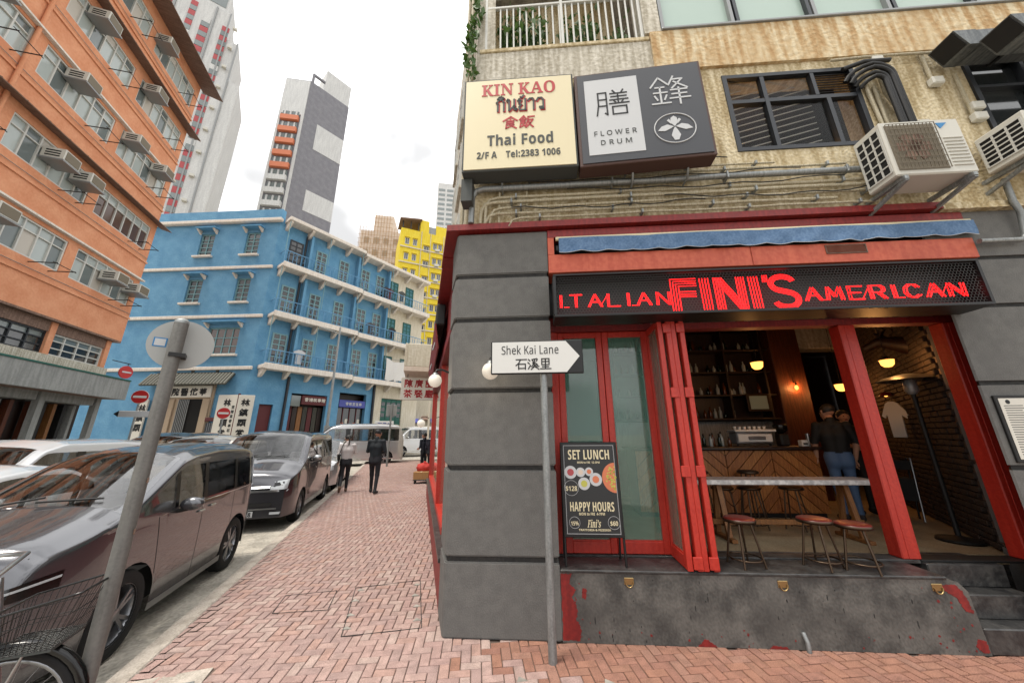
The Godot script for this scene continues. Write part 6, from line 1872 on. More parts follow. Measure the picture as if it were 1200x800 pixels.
	for lv in 9:
		var yy := hy - 2.6 - lv * 3.1
		for s in [[0.8, 0.75], [2.2, 0.75], [4.2, 1.0], [5.9, 0.75], [6.9, 0.7], [8.4, 0.9]]:
			var dy := -0.9 if s[0] > 4.0 and s[0] < 5.0 else 0.0
			window(y, s[1], 1.25, Transform3D(Basis.IDENTITY, Vector3(s[0], yy + dy - 0.6, 0.04)), [0.5], [], M.frame_white, [M.pane_dark], 0.08, 0.06, "window", true)
			part("window_hood", MB.new().bx(s[0] - 0.1, s[0] + s[1] + 0.1, yy + dy + 0.72, yy + dy + 0.82, 0.0, 0.4), M.yellow_wall, y)
		part("string_course", MB.new().bx(0, 9.0, yy - 1.3, yy - 1.1, 0.0, 0.2), M.cream_wall, y)
		if lv < 4: part("wall_unit", MB.new().bx(6.3, 7.1, yy - 1.0, yy - 0.55, 0.0, 0.45), M.ac_white, y)
	for x in [3.7, 5.4, 7.9]: part("down_pipe", MB.new().tube([Vector3(x, 0, 0.12), Vector3(x, hy, 0.12)], 0.07, 5), M.cream_wall, y)
	# beige block wrapped in bamboo scaffolding
	D = 75.0
	var bg := thing("scaffolded_block", frame(far_at(-27.0, D), 80.0), "beige block wrapped in bamboo scaffolding behind the blue house roof", "building")
	var hb := 1.56 + 0.60 * D
	part("wall", MB.new().bx(0, 9.2, 0, hb, -8, 0), M.beige_wall, bg)
	part("tower", MB.new().bx(2.6, 6.8, hb, hb + 4.6, -7, -0.5), M.beige_wall, bg)
	var sc := MB.new()
	for k in 16: sc.tube([Vector3(k * 0.62, 0, 0.5), Vector3(k * 0.62, hb + (4.5 if k > 4 and k < 11 else 0.8), 0.5)], 0.045, 4, -1.0, false)
	for k in 44:
		var yk := hb + 4.2 - k * 1.1
		if yk > hb + 0.8: sc.tube([Vector3(2.6, yk, 0.5), Vector3(6.8, yk, 0.5)], 0.04, 4, -1.0, false)
		else: sc.tube([Vector3(-0.3, yk, 0.5), Vector3(9.6, yk, 0.5)], 0.04, 4, -1.0, false)
	part("bamboo_scaffolding", sc, M.cardboard, bg)
	for lv in 10:
		for k in 4: part("window", MB.new().bx(0.9 + k * 2.1, 2.0 + k * 2.1, hb - 3.0 - lv * 3.1, hb - 1.6 - lv * 3.1, 0.0, 0.05), M.stone_carved, bg)
	# thin white tower far off
	D = 160.0
	var th := thing("distant_white_tower", frame(far_at(-14.4, D), 80.0), "distant thin white tower showing beside the bar's upper corner", "tower")
	part("shaft", MB.new().bx(0, 9.0, 0, 1.56 + 0.835 * D, -8, 0), M.tower_white, th)
	for k in 40: part("window_band", MB.new().bx(0.6, 4.0, 130 - k * 3.0, 131.4 - k * 3.0, 0.0, 0.1).bx(5.0, 8.4, 130 - k * 3.0, 131.4 - k * 3.0, 0.0, 0.1), M.pane_mid, th)
	# cluttered low row seen under the hanging sign, at the end of the street
	var lr := thing("low_street_row", frame(far_at(-20.5, 44.0), 84.0), "low grey row of shop awnings closing the end of the street", "building")
	part("wall", MB.new().bx(0, 14, -0.1, 6.0, -3, 0), M.cream_wall, lr)
	for k in 6: part("awning", MB.new().box(Vector3(1.0 + k * 2.2, 3.0 + 0.3 * (k % 3), 0.5), Vector3(1.9, 0.12, 1.3), Basis(Vector3.RIGHT, 0.4)), [M.duct, M.shop_blue, M.rust_sheet][k % 3], lr)
	for k in 6: part("shop_opening", MB.new().bx(0.2 + k * 2.2, 1.9 + k * 2.2, -0.1, 2.5, 0.0, 0.06), M.pane_dark, lr)

# ---------------------------------------------------------------- vehicles
# A body is described by its roof line (x forward, y up), its plan and its tumblehome; everything on it is laid on those surfaces.
class Car:
	var L: float; var W: float; var H: float
	var x0: float; var x1: float
	var roof: Array           # [x, y] from rear to front
	var sill := 0.16
	var belt := 0.95
	var tumble := 0.15
	var axles: Array
	var win := [-1.0, 0.8, 1.4]      # side glazing: from, to, upper edge
	var ws := [0.3, 1.0]             # windscreen: from, to
	# glass between two stations, following the edges of the opening
	func glaze(b: MB, xa: float, xb: float, sg: float, off: float):
		var lo := []
		var hi := []
		var md := []
		for i in 13:
			var x := lerpf(xa, xb, i / 12.0)
			var yt := stop(x)
			var g0 := minf(belt + 0.03, yt - 0.08)
			var g1 := maxf(g0 + 0.002, minf(win[2], yt - 0.075))
			lo.append(side(x, g0 - 0.004, sg, off)); md.append(side(x, (g0 + g1) / 2, sg, off)); hi.append(side(x, g1 + 0.004, sg, off))
		b.sheet([lo, md, hi], Vector3(0, 0, sg))
	var rw := 0.3
	var front_round := 0.55
	var front_bulge := 0.2
	var rear_round := 0.3
	var rear_bulge := 0.1
	func top(x: float) -> float:
		for i in roof.size() - 1:
			if x <= roof[i + 1][0]:
				var t: float = clampf((x - roof[i][0]) / maxf(roof[i + 1][0] - roof[i][0], 0.0001), 0, 1)
				return lerpf(roof[i][1], roof[i + 1][1], t)
		return roof[-1][1]
	func stop(x: float) -> float:   # softened
		var s := 0.0
		for k in 7: s += top(clampf(x + (k - 3) * 0.018 * L / 3.5, x0, x1))
		return s / 7.0
	func plan(x: float) -> float:
		var p := 1.0
		var e := clampf((x1 - x) / front_round, 0, 1)
		p -= front_bulge * pow(1.0 - e, 2.4)
		e = clampf((x - x0) / rear_round, 0, 1)
		p -= rear_bulge * pow(1.0 - e, 2.4)
		return p
	func tb(y: float) -> float:
		var k := 1.0
		if y > belt: k -= tumble * pow((y - belt) / (H - belt), 1.15)
		else: k -= 0.045 * pow(absf(y - 0.62 * belt) / (0.62 * belt), 2.0) - 0.012 * (1.0 if absf(y - belt * 0.97) < 0.03 else 0.0) * 0.0
		return k
	func hw(x: float, y: float) -> float:
		return W * 0.5 * plan(x) * tb(y)
	func bot(x: float) -> float:
		var y := sill
		if x > axles[1] + rw * 1.2: y = sill + 0.02
		for a in axles:
			var d: float = absf(x - a)
			var ra := rw * 1.17
			if d < ra: y = maxf(y, rw * 0.96 + sqrt(ra * ra - d * d))
		return y
	func side(x: float, y: float, sg: float, off := 0.0) -> Vector3:
		var e := 0.004
		var z := hw(x, y)
		var n := Vector3(-(hw(x + e, y) - hw(x - e, y)) / (2 * e), -(hw(x, y + e) - hw(x, y - e)) / (2 * e), 1.0).normalized()
		var p := Vector3(x, y, z) + n * off
		return Vector3(p.x, p.y, p.z * sg)
	func zs(x: float) -> float:
		return hw(x, stop(x)) * 0.985
	func over(x: float, s: float, off := 0.0) -> Vector3:
		var e := 0.01
		var y := stop(x)
		var dy := (stop(minf(x + e, x1)) - stop(maxf(x - e, x0))) / (2 * e)
		var n := Vector3(-dy, 1, 0.12 * s).normalized()
		return Vector3(x, y + 0.06 * (1.0 - s * s) - 0.05 * pow(absf(s), 6.0), s * zs(x)) + n * off
	func front(y: float, z: float, off := 0.0) -> Vector3:
		var p := clampf(absf(z) / (W * 0.5 * tb(y)), 0, 1)
		var x := x1
		if p > 1.0 - front_bulge: x = x1 - front_round * (1.0 - pow((1.0 - p) / front_bulge, 1.0 / 2.4))
		# the nose leans back with the bonnet line
		while stop(x) + 0.03 < y and x > x0: x -= 0.01
		return Vector3(x + off, y, z)
	func shell(b: MB):
		var xs := []
		var n := 64
		for i in n + 1: xs.append(lerpf(x0, x1, 0.5 - 0.5 * cos(PI * i / n) * (1.0)) if i % 1 == 0 else 0)
		for a in axles:
			for k in 13: xs.append(a + rw * 1.17 * cos(PI * k / 12.0))
			xs.append(a - rw * 1.175); xs.append(a + rw * 1.175)
		for r in roof: xs.append(clampf(r[0], x0, x1))
		xs.sort()
		for q in [win[0], win[1], ws[0], ws[1]]: xs.append(q)
		xs.sort()
		var rings := []
		var at_x := []
		var last := -99.0
		for x in xs:
			if x - last < 0.004 and not (x in [win[0], win[1], ws[0], ws[1]]): continue
			if x - last < 0.0005: continue
			last = x
			at_x.append(x)
			var r := []
			var yt := stop(x)
			var yb := minf(bot(x), yt - 0.05)
			var g0 := maxf(minf(belt + 0.03, yt - 0.08), yb + 0.01)
			var g1 := maxf(g0 + 0.002, minf(win[2], yt - 0.075))
			for j in 9:
				var y := lerpf(yb, g0, j / 8.0)
				r.append(Vector3(x, y, hw(x, y)))
			for j in 4:
				var y := lerpf(g1, yt - 0.035, j / 3.0)
				r.append(Vector3(x, y, hw(x, y)))
			var zt := hw(x, yt - 0.035)
			r.append(Vector3(x, yt - 0.012, zt - 0.012))
			for j in 9:
				var s := 1.0 - j / 8.0
				s = s * 0.96
				r.append(Vector3(x, yt + 0.06 * (1.0 - s * s) - 0.05 * pow(s, 6.0) + 0.02, s * (zt - 0.012)))
			rings.append(r)
		var skip := {}
		for i in rings.size() - 1:
			if at_x[i] >= win[0] - 0.0001 and at_x[i + 1] <= win[1] + 0.0001: skip[i * 1000 + 8] = 1
			if at_x[i] >= ws[0] - 0.0001 and at_x[i + 1] <= ws[1] + 0.0001:
				for j in range(15, 22): skip[i * 1000 + j] = 1
		for sg in [1.0, -1.0]:
			var rows := []
			for r in rings:
				var q := []
				for p in r: q.append(Vector3(p.x, p.y, p.z * sg))
				rows.append(q)
			b.sheet(rows, Vector3(0, 0.5, sg), Vector3((x0 + x1) / 2, H * 0.35, 0), skip)
		for en in [0, rings.size() - 1]:
			var r: Array = rings[en]
			var nn := Vector3(-1 if en == 0 else 1, 0, 0)
			for j in r.size() - 1:
				var a: Vector3 = r[j]
				var d: Vector3 = r[j + 1]
				b.tri_n(a, d, Vector3(d.x, d.y, -d.z), nn, nn, nn)
				b.tri_n(a, Vector3(d.x, d.y, -d.z), Vector3(a.x, a.y, -a.z), nn, nn, nn)
	# patch on the side between four corners (rear low, front low, front high, rear high)
	func side_patch(b: MB, q: Array, sg: float, off: float, nx := 10, ny := 5):
		var rows := []
		for j in ny + 1:
			var r := []
			for i in nx + 1:
				var u := float(i) / nx
				var v := float(j) / ny
				var p := Vector2(q[0][0], q[0][1]).lerp(Vector2(q[1][0], q[1][1]), u).lerp(Vector2(q[3][0], q[3][1]).lerp(Vector2(q[2][0], q[2][1]), u), v)
				r.append(side(p.x, p.y, sg, off))
			rows.append(r)
		b.sheet(rows, Vector3(0, 0, sg))
	func front_patch(b: MB, q: Array, off: float, nx := 8, ny := 3):
		# corners as [y, z]
		var rows := []
		for j in ny + 1:
			var r := []
			for i in nx + 1:
				var u := float(i) / nx
				var v := float(j) / ny
				var p := Vector2(q[0][0], q[0][1]).lerp(Vector2(q[1][0], q[1][1]), u).lerp(Vector2(q[3][0], q[3][1]).lerp(Vector2(q[2][0], q[2][1]), u), v)
				r.append(front(p.x, p.y, off))
			rows.append(r)
		b.sheet(rows, Vector3(1, 0, 0))
	func over_patch(b: MB, xa: float, xb: float, s: float, off: float, nx := 12, ny := 12, s2 := -1.0):
		var rows := []
		for i in nx + 1:
			var r := []
			var x := lerpf(xa, xb, float(i) / nx)
			var sm := lerpf(s, s2 if s2 > 0 else s, float(i) / nx)
			for j in ny + 1:
				var p := over(x, lerpf(-sm, sm, float(j) / ny), off)
				p.y += 0.02
				r.append(p)
			rows.append(r)
		b.sheet(rows, Vector3(0.3, 1, 0))

func wheel(parent, p: Vector3, r: float, w: float, sg: float, spokes := 5):
	# axle along z; sg is the outer side
	var xf := Transform3D(Basis(Vector3.RIGHT, PI / 2 * sg), p)
	var o := part("wheel", MB.new().lathe([Vector2(r * 0.66, -w / 2), Vector2(r * 0.93, -w / 2), Vector2(r, -w * 0.3), Vector2(r, w * 0.3), Vector2(r * 0.93, w / 2), Vector2(r * 0.68, w / 2), Vector2(r * 0.66, w * 0.4), Vector2(r * 0.66, -w / 2)], 36, xf), M.rubber, parent)
	var b := MB.new().lathe([Vector2(r * 0.665, w * 0.46), Vector2(r * 0.70, w * 0.47), Vector2(r * 0.665, w * 0.40), Vector2(r * 0.62, w * 0.1), Vector2(r * 0.62, -w * 0.3)], 32, xf)
	b.lathe([Vector2(0.0, w * 0.42), Vector2(r * 0.13, w * 0.42), Vector2(r * 0.15, w * 0.34)], 16, xf)
	for k in spokes:
		for d in [-0.17, 0.17]:
			var a: float = TAU * k / spokes + d
			var bs := xf.basis * Basis(Vector3.UP, a)
			b.box(p + bs * Vector3(r * 0.39, w * 0.34, 0), Vector3(r * 0.56, w * 0.08, r * 0.085), bs)
	part("rim", b, M.alloy, o)
	part("brake_disc", MB.new().lathe([Vector2(0, w * 0.05), Vector2(r * 0.6, w * 0.05)], 24, xf), M.black_metal, o)

# spec: paint, label, place and the lines of the body
func vehicle(called: String, xf: Transform3D, label: String, c: Car, paint, s: Dictionary, detail := true) -> Node3D:
	c.ws = [s["windscreen"][0], s["windscreen"][1]]
	var t := thing(called, xf, label, s.get("cat", "van"), s.get("group", "cars parked along the street"))
	var b := MB.new()
	c.shell(b)
	var body := part("body", b, paint, t)
	part("underbody", MB.new().bx(c.x0 + 0.12, c.x1 - 0.15, c.sill + 0.03, c.belt * 0.52, -c.W * 0.37, c.W * 0.37), M.void, t)
	for a in c.axles:
		for sg in [1.0, -1.0]: wheel(t, Vector3(a, c.rw, sg * (c.W * 0.5 - 0.1)), c.rw, 0.17, sg)
	# glass
	for sg in [1.0, -1.0]:
		var edge: float = c.win[0]
		var idx := 0
		for q in s["pillars"] + [[c.win[1], c.win[1]]]:
			var g := MB.new()
			c.glaze(g, edge, q[0], sg, -0.004)
			c.glaze(g, edge, q[0], sg, -0.008)
			part("side_window", g, M.tint_glass if idx < s["pillars"].size() - (1 if s["pillars"].size() > 1 else 0) else M.screen_glass, t)
			if q[1] > q[0]:
				var k := MB.new()
				c.glaze(k, q[0], q[1], sg, 0.002)
				part("pillar", k, M.black_gloss, t)
			edge = q[1]
			idx += 1
		if detail:
			for q in s.get("seams", []):
				var g := MB.new()
				c.side_patch(g, [[q[0] - 0.003, q[1]], [q[0] + 0.003, q[1]], [q[2] + 0.003, q[3]], [q[2] - 0.003, q[3]]], sg, 0.0015, 1, 8)
				part("door_seam", g, M.black, t)
			for q in s.get("strips", []):
				var g := MB.new()
				c.side_patch(g, q[0], sg, 0.004, 14, 2)
				part("trim_strip", g, M[q[1]], t)
			for q in s.get("handles", []):
				part("door_handle", MB.new().cbox(c.side(q[0], q[1], sg, 0.012), Vector3(0.12, 0.022, 0.02), 0.008), M.silver if s.get("chrome", true) else paint, t)
	var ws: Array = s["windscreen"]
	var g := MB.new()
	c.over_patch(g, ws[0] - 0.01, ws[1] + 0.01, ws[2], 0.004, 12, 12, ws[3])
	c.over_patch(g, ws[0] - 0.01, ws[1] + 0.01, ws[2], -0.002, 12, 12, ws[3])
	part("windscreen", g, M.screen_glass, t)
	# cabin
	part("dashboard", MB.new().cbx(ws[1] - 0.34, ws[1] + 0.1, c.belt * 0.62, c.belt * 0.93, -c.W * 0.42, c.W * 0.42, 0.05), M.car_trim, t)
	part("bulkhead", MB.new().bx(ws[1] + 0.02, ws[1] + 0.14, c.sill + 0.1, c.belt * 0.9, -c.W * 0.44, c.W * 0.44), M.void, t)
	for sx in s["seats"]:
		for sg in [-1.0, 1.0]:
			var st := MB.new().cbox(Vector3(sx, c.belt * 0.58, sg * c.W * 0.22), Vector3(0.4, 0.14, c.W * 0.32), 0.05)
			st.cbox(Vector3(sx - 0.24, c.belt * 0.58 + 0.28, sg * c.W * 0.22), Vector3(0.12, 0.5, c.W * 0.3), 0.05, Basis(Vector3.BACK, 0.2))
			st.cbox(Vector3(sx - 0.31, c.belt * 0.58 + 0.60, sg * c.W * 0.22), Vector3(0.08, 0.15, c.W * 0.16), 0.035, Basis(Vector3.BACK, 0.2))
			part("seat", st, M.car_seat, t)
	var rim := []
	for k in 19: rim.append(Vector3(ws[1] - 0.42, c.belt * 0.95, -c.W * 0.22) + Basis(Vector3.BACK, 0.45) * Vector3(0, sin(TAU * k / 18.0) * 0.15, cos(TAU * k / 18.0) * 0.15))
	part("steering_wheel", MB.new().tube(rim, 0.014, 6, -1.0, false).tube([rim[0], rim[9]], 0.012, 5), M.black, t)
	if s.has("rear_window"):
		var rg := MB.new()
		c.over_patch(rg, s["rear_window"][0], s["rear_window"][1], 0.8, 0.006)
		part("rear_window", rg, M.car_glass, t)
	for q in s.get("wipers", []):
		part("wiper", MB.new().tube([c.over(q[0], q[1], 0.03) + Vector3(0, 0.02, 0), c.over(q[2], q[3], 0.025) + Vector3(0, 0.02, 0)], 0.008, 5), M.black, t)
	# mirrors
	if s.has("mirror"):
		var m: Array = s["mirror"]
		for sg in [1.0, -1.0]:
			var p := c.side(m[0], m[1], sg, 0.10)
			var mo := part("mirror", MB.new().ball(p, Vector3(0.055, 0.062, 0.10), 14, 9), paint if not s.has("mirror_mat") else M[s["mirror_mat"]], t)
			part("mirror_arm", MB.new().tube([c.side(m[0], m[1] - 0.05, sg, 0.0), p - Vector3(0, 0.04, 0)], 0.02, 6), M.black, mo)
			part("mirror_glass", MB.new().box(p + Vector3(-0.05, 0, 0), Vector3(0.01, 0.09, 0.15)), M.chrome, mo)
	# front
	for q in s.get("front", []):
		var f := MB.new()
		c.front_patch(f, q[1], q[3] if q.size() > 3 else 0.006)
		part(q[0], f, M[q[2]], t)
	return t

func kerb_place(along: float, left: float, turn := 0.0) -> Transform3D:
	# nose towards the viewer, body on the road surface
	return FK * Transform3D(Basis(Vector3.UP, PI + turn), Vector3(along, -0.12, -left))

func build_vehicles():
	# grey minivan, nearest
	var c := Car.new()
	c.x0 = -1.72; c.x1 = 1.74; c.L = 3.46; c.W = 1.14; c.H = 1.56; c.belt = 1.0; c.tumble = 0.14; c.rw = 0.315; c.sill = 0.2
	c.axles = [-1.17, 0.85]
	c.win = [-1.52, 0.86, 1.40]
	c.front_round = 0.6; c.front_bulge = 0.26; c.rear_round = 0.35; c.rear_bulge = 0.10
	c.roof = [[-1.72, 0.96], [-1.68, 1.25], [-1.58, 1.47], [-1.3, 1.535], [-0.5, 1.545], [0.05, 1.51], [0.30, 1.46], [1.02, 1.10], [1.2, 1.055], [1.58, 0.955], [1.70, 0.86], [1.74, 0.64]]
	var mv := vehicle("grey_minivan", kerb_place(1.17, 0.42 + 0.57), "dark grey minivan parked at the kerb behind the bicycle basket", c, M.paint_grey, {
		"cat": "minivan",
		"pillars": [[-0.98, -0.90], [-0.2, -0.12], [0.36, 0.42]], "seats": [0.1, -0.75],
		"windscreen": [0.28, 1.04, 0.90, 0.96],
		"wipers": [[1.03, 0.75, 0.96, 0.05], [1.03, 0.05, 0.96, -0.6]],
		"mirror": [0.34, 1.03], "handles": [[-0.12, 0.90], [-0.36, 0.92]],
		"seams": [[-0.16, 0.24, -0.16, 1.0], [0.52, 0.5, 0.62, 0.98], [-0.95, 0.6, -0.95, 1.02]],
		"strips": [[[[-1.66, 1.0], [0.6, 0.985], [0.6, 1.0], [-1.66, 1.02]], "chrome"], [[[-0.85, 0.2], [0.5, 0.2], [0.5, 0.26], [-0.85, 0.26]], "silver"]],
		"front": [["grille", [[0.60, -0.336], [0.60, 0.336], [0.80, 0.352], [0.80, -0.352]], "black_gloss", 0.008], ["grille_bar", [[0.66, -0.352], [0.66, 0.352], [0.69, 0.360], [0.69, -0.360]], "chrome", 0.018], ["grille_bar", [[0.74, -0.368], [0.74, 0.368], [0.77, 0.376], [0.77, -0.376]], "chrome", 0.018],
			["headlamp", [[0.74, -0.53], [0.72, -0.30], [0.78, -0.30], [0.84, -0.53]], "black_gloss", 0.01], ["headlamp", [[0.72, 0.30], [0.74, 0.53], [0.84, 0.53], [0.78, 0.30]], "black_gloss", 0.01], ["lamp_strip", [[0.80, -0.53], [0.76, -0.32], [0.772, -0.32], [0.815, -0.53]], "lamp_lens", 0.016], ["lamp_strip", [[0.76, 0.32], [0.80, 0.53], [0.815, 0.53], [0.772, 0.32]], "lamp_lens", 0.016],
			["lower_intake", [[0.26, -0.360], [0.26, 0.360], [0.46, 0.400], [0.46, -0.400]], "black", 0.008], ["number_plate", [[0.44, -0.160], [0.44, 0.160], [0.54, 0.160], [0.54, -0.160]], "sign_light", 0.02]]})
	part("bonnet_line", MB.new().tube([c.over(1.24, -0.9, 0.012), c.over(1.6, -0.85, 0.012)], 0.004, 4), M.black, mv)
	# dark panel van behind it
	var v := Car.new()
	v.x0 = -2.1; v.x1 = 2.12; v.L = 4.22; v.W = 1.66; v.H = 1.77; v.belt = 1.14; v.tumble = 0.13; v.rw = 0.31; v.sill = 0.22
	v.axles = [-1.45, 1.3]
	v.win = [-1.97, 1.1, 1.6]
	v.front_round = 0.5; v.front_bulge = 0.17; v.rear_round = 0.25; v.rear_bulge = 0.06
	v.roof = [[-2.1, 1.0], [-2.05, 1.55], [-1.97, 1.71], [-1.6, 1.75], [0.45, 1.75], [0.74, 1.69], [1.42, 1.16], [1.52, 1.11], [1.95, 0.96], [2.08, 0.86], [2.12, 0.66]]
	var vf := [["upper_grille", [[0.73, -0.42], [0.73, 0.42], [0.85, 0.44], [0.85, -0.44]], "black_gloss", 0.008], ["grille_bar", [[0.76, -0.44], [0.76, 0.44], [0.785, 0.44], [0.785, -0.44]], "chrome", 0.018], ["grille_bar", [[0.685, -0.72], [0.685, 0.72], [0.72, 0.74], [0.72, -0.74]], "silver", 0.014],
		["headlamp", [[0.73, -0.72], [0.71, -0.45], [0.86, -0.46], [0.90, -0.74]], "lamp_lens", 0.01], ["headlamp", [[0.71, 0.45], [0.73, 0.72], [0.90, 0.74], [0.86, 0.46]], "lamp_lens", 0.01],
		["lamp_shade_band", [[0.80, -0.66], [0.78, -0.5], [0.84, -0.5], [0.86, -0.66]], "black_gloss", 0.014],
		["lower_grille", [[0.44, -0.5], [0.44, 0.5], [0.50, 0.52], [0.50, -0.52]], "black", 0.008], ["bumper_bar", [[0.385, -0.6], [0.385, 0.6], [0.41, 0.6], [0.41, -0.6]], "silver", 0.012],
		["fog_lamp", [[0.30, -0.66], [0.30, -0.5], [0.34, -0.5], [0.34, -0.68]], "lamp_lens", 0.012], ["fog_lamp", [[0.30, 0.5], [0.30, 0.66], [0.34, 0.68], [0.34, 0.5]], "lamp_lens", 0.012],
		["number_plate", [[0.27, -0.24], [0.27, 0.24], [0.37, 0.24], [0.37, -0.24]], "sign_light", 0.02]]
	var vs := {
		"pillars": [[-0.75, -0.68], [0.18, 0.26]], "seats": [0.55, -0.6],
		"windscreen": [0.70, 1.43, 0.90, 0.96], "wipers": [[1.4, 0.8, 1.34, 0.1], [1.4, 0.1, 1.34, -0.6]],
		"mirror": [0.78, 1.2], "mirror_mat": "silver", "handles": [[0.3, 0.98], [-0.55, 0.98]], "chrome": false,
		"seams": [[0.22, 0.3, 0.22, 1.16], [-0.7, 0.3, -0.7, 1.16]], "front": vf}
	var van := vehicle("dark_van", kerb_place(6.36, 0.22 + 0.83), "dark panel van parked behind the grey minivan, facing the viewer", v, M.paint_van, vs)
	var pl := text(van, "plate_lettering", "8", Vector3.ZERO, 0.045, 0.075, M.ink, "Droid Sans", true, 0.004)
	pl.transform = Transform3D(Basis(Vector3.UP, PI / 2), v.front(0.32, -0.19, 0.024)) * pl.transform
	# silver car behind the van, its nose showing beside the walking pair
	var m3 := Car.new()
	m3.x0 = -2.0; m3.x1 = 2.0; m3.L = 4.0; m3.W = 1.6; m3.H = 1.55; m3.belt = 1.0; m3.rw = 0.31; m3.sill = 0.22
	m3.axles = [-1.3, 1.25]
	m3.win = [-1.75, 0.9, 1.4]
	m3.roof = [[-2.0, 0.95], [-1.9, 1.4], [-1.6, 1.52], [0.0, 1.55], [0.4, 1.48], [1.15, 1.02], [1.75, 0.93], [1.95, 0.82], [2.0, 0.62]]
	var sp := {"cat": "car", "pillars": [[-0.1, 0.0]], "seats": [0.3, -0.7], "windscreen": [0.38, 1.14, 0.86, 0.94], "mirror": [0.6, 1.02],
		"front": [["grille", [[0.5, -0.5], [0.5, 0.5], [0.72, 0.5], [0.72, -0.5]], "pane_dark", 0.008], ["headlamp", [[0.68, -0.7], [0.68, -0.45], [0.8, -0.45], [0.82, -0.7]], "lamp_lens", 0.01], ["headlamp", [[0.68, 0.45], [0.68, 0.7], [0.82, 0.7], [0.8, 0.45]], "lamp_lens", 0.01], ["number_plate", [[0.36, -0.22], [0.36, 0.22], [0.46, 0.22], [0.46, -0.22]], "sign_light", 0.02]]}
	vehicle("silver_car", kerb_place(10.6, 0.1 + 0.8), "silver car parked beyond the dark van, half hidden by the woman", m3, M.paint_silver, sp, false)
	# vans crossing at the end of the street, seen from the side
	var al := Car.new()
	al.x0 = -2.35; al.x1 = 2.35; al.L = 4.7; al.W = 1.8; al.H = 1.9; al.belt = 1.1; al.rw = 0.33; al.sill = 0.24; al.tumble = 0.12
	al.axles = [-1.5, 1.45]
	al.win = [-2.1, 1.3, 1.7]
	al.roof = [[-2.35, 1.0], [-2.28, 1.6], [-2.1, 1.85], [-1.0, 1.9], [0.5, 1.88], [0.95, 1.75], [1.65, 1.16], [2.1, 1.0], [2.28, 0.9], [2.35, 0.65]]
	var ap := {"pillars": [[-0.95, -0.85], [0.1, 0.3]], "seats": [0.7, -0.5],
		"windscreen": [0.92, 1.66, 0.88, 0.95], "mirror": [1.1, 1.2], "mirror_mat": "chrome", "group": "vans at the end of the street",
		"strips": [[[[-2.2, 0.3], [2.0, 0.3], [2.0, 0.34], [-2.2, 0.34]], "chrome"]],
		"front": [["grille", [[0.55, -0.6], [0.55, 0.6], [0.9, 0.6], [0.9, -0.6]], "silver", 0.01], ["grille_gap", [[0.66, -0.58], [0.66, 0.58], [0.74, 0.58], [0.74, -0.58]], "black_gloss", 0.016], ["headlamp", [[0.78, -0.85], [0.78, -0.62], [0.96, -0.62], [0.98, -0.85]], "lamp_lens", 0.012], ["headlamp", [[0.78, 0.62], [0.78, 0.85], [0.98, 0.85], [0.96, 0.62]], "lamp_lens", 0.012], ["number_plate", [[0.42, -0.25], [0.42, 0.25], [0.53, 0.25], [0.53, -0.25]], "sign_light", 0.02]]}
	vehicle("silver_van", Transform3D(Basis(Vector3.UP, deg_to_rad(206)).scaled(Vector3.ONE * 1.25), Vector3(-9.9, -0.12, -21.6)), "silver people carrier seen from its side behind the walking man", al, M.paint_silver, ap, true)
	vehicle("white_van", Transform3D(Basis(Vector3.UP, deg_to_rad(220)).scaled(Vector3.ONE * 1.3), Vector3(-8.7, -0.12, -32.0)), "white people carrier at the end of the street beneath the red lettered sign", al, M.paint_white, ap, true)
	# left row
	vehicle("white_people_carrier", FK * Transform3D(Basis(Vector3.UP, PI).scaled(Vector3(0.95, 0.85, 0.95)), Vector3(5.2, -0.12, -4.7)), "white people carrier in the far row at the left edge", al, M.paint_white, ap.merged({"group": "cars in the far row"}, true), true)
	var sd := Car.new()
	sd.x0 = -2.1; sd.x1 = 2.1; sd.L = 4.2; sd.W = 1.6; sd.H = 1.3; sd.belt = 0.86; sd.rw = 0.3; sd.sill = 0.2; sd.tumble = 0.2
	sd.axles = [-1.3, 1.3]
	sd.win = [-1.2, 0.72, 1.17]
	sd.roof = [[-2.1, 0.75], [-2.0, 0.86], [-1.5, 0.92], [-0.85, 1.22], [-0.2, 1.27], [0.25, 1.22], [0.95, 0.9], [1.8, 0.78], [2.05, 0.66], [2.1, 0.5]]
	var sq: Dictionary = sp.merged({"pillars": [[-0.2, -0.12]], "seats": [0.1, -0.8], "windscreen": [0.24, 0.95, 0.86, 0.94], "mirror": [0.5, 0.9], "rear_window": [-1.45, -0.9]}, true)
	vehicle("white_saloon", FK * Transform3D(Basis(Vector3.UP, PI), Vector3(3.0, -0.12, -3.9)), "white saloon car between the minivan and the far row at the left edge", sd, M.paint_white, sq.merged({"group": "cars in the far row"}, true), false)
	vehicle("dark_people_carrier", FK * Transform3D(Basis(Vector3.UP, PI).scaled(Vector3(0.95, 0.94, 0.95)), Vector3(10.6, -0.12, -5.1)), "dark people carrier whose roof shows behind the signpost in the far row", al, M.paint_dark, ap.merged({"group": "cars in the far row"}, true), false)
	vehicle("pearl_car", FK * Transform3D(Basis(Vector3.UP, PI).scaled(Vector3.ONE * 1.07), Vector3(8.2, -0.12, -3.3)), "pearl white car whose roof shows over the minivan", m3, M.paint_pearl, sp.merged({"group": "cars in the far row"}, true), false)
	vehicle("white_hatchback", FK * Transform3D(Basis(Vector3.UP, PI).scaled(Vector3.ONE * 0.93), Vector3(13.5, -0.12, -3.4)), "white car with pale roof behind the dark van", al, M.paint_white, ap.merged({"group": "cars in the far row"}, true), false)
	vehicle("black_car", FK * Transform3D(Basis(Vector3.UP, PI), Vector3(17.5, -0.12, -7.0)), "black car parked against the blue flank", m3, M.paint_dark, sp.merged({"group": "cars in the far row"}, true), false)

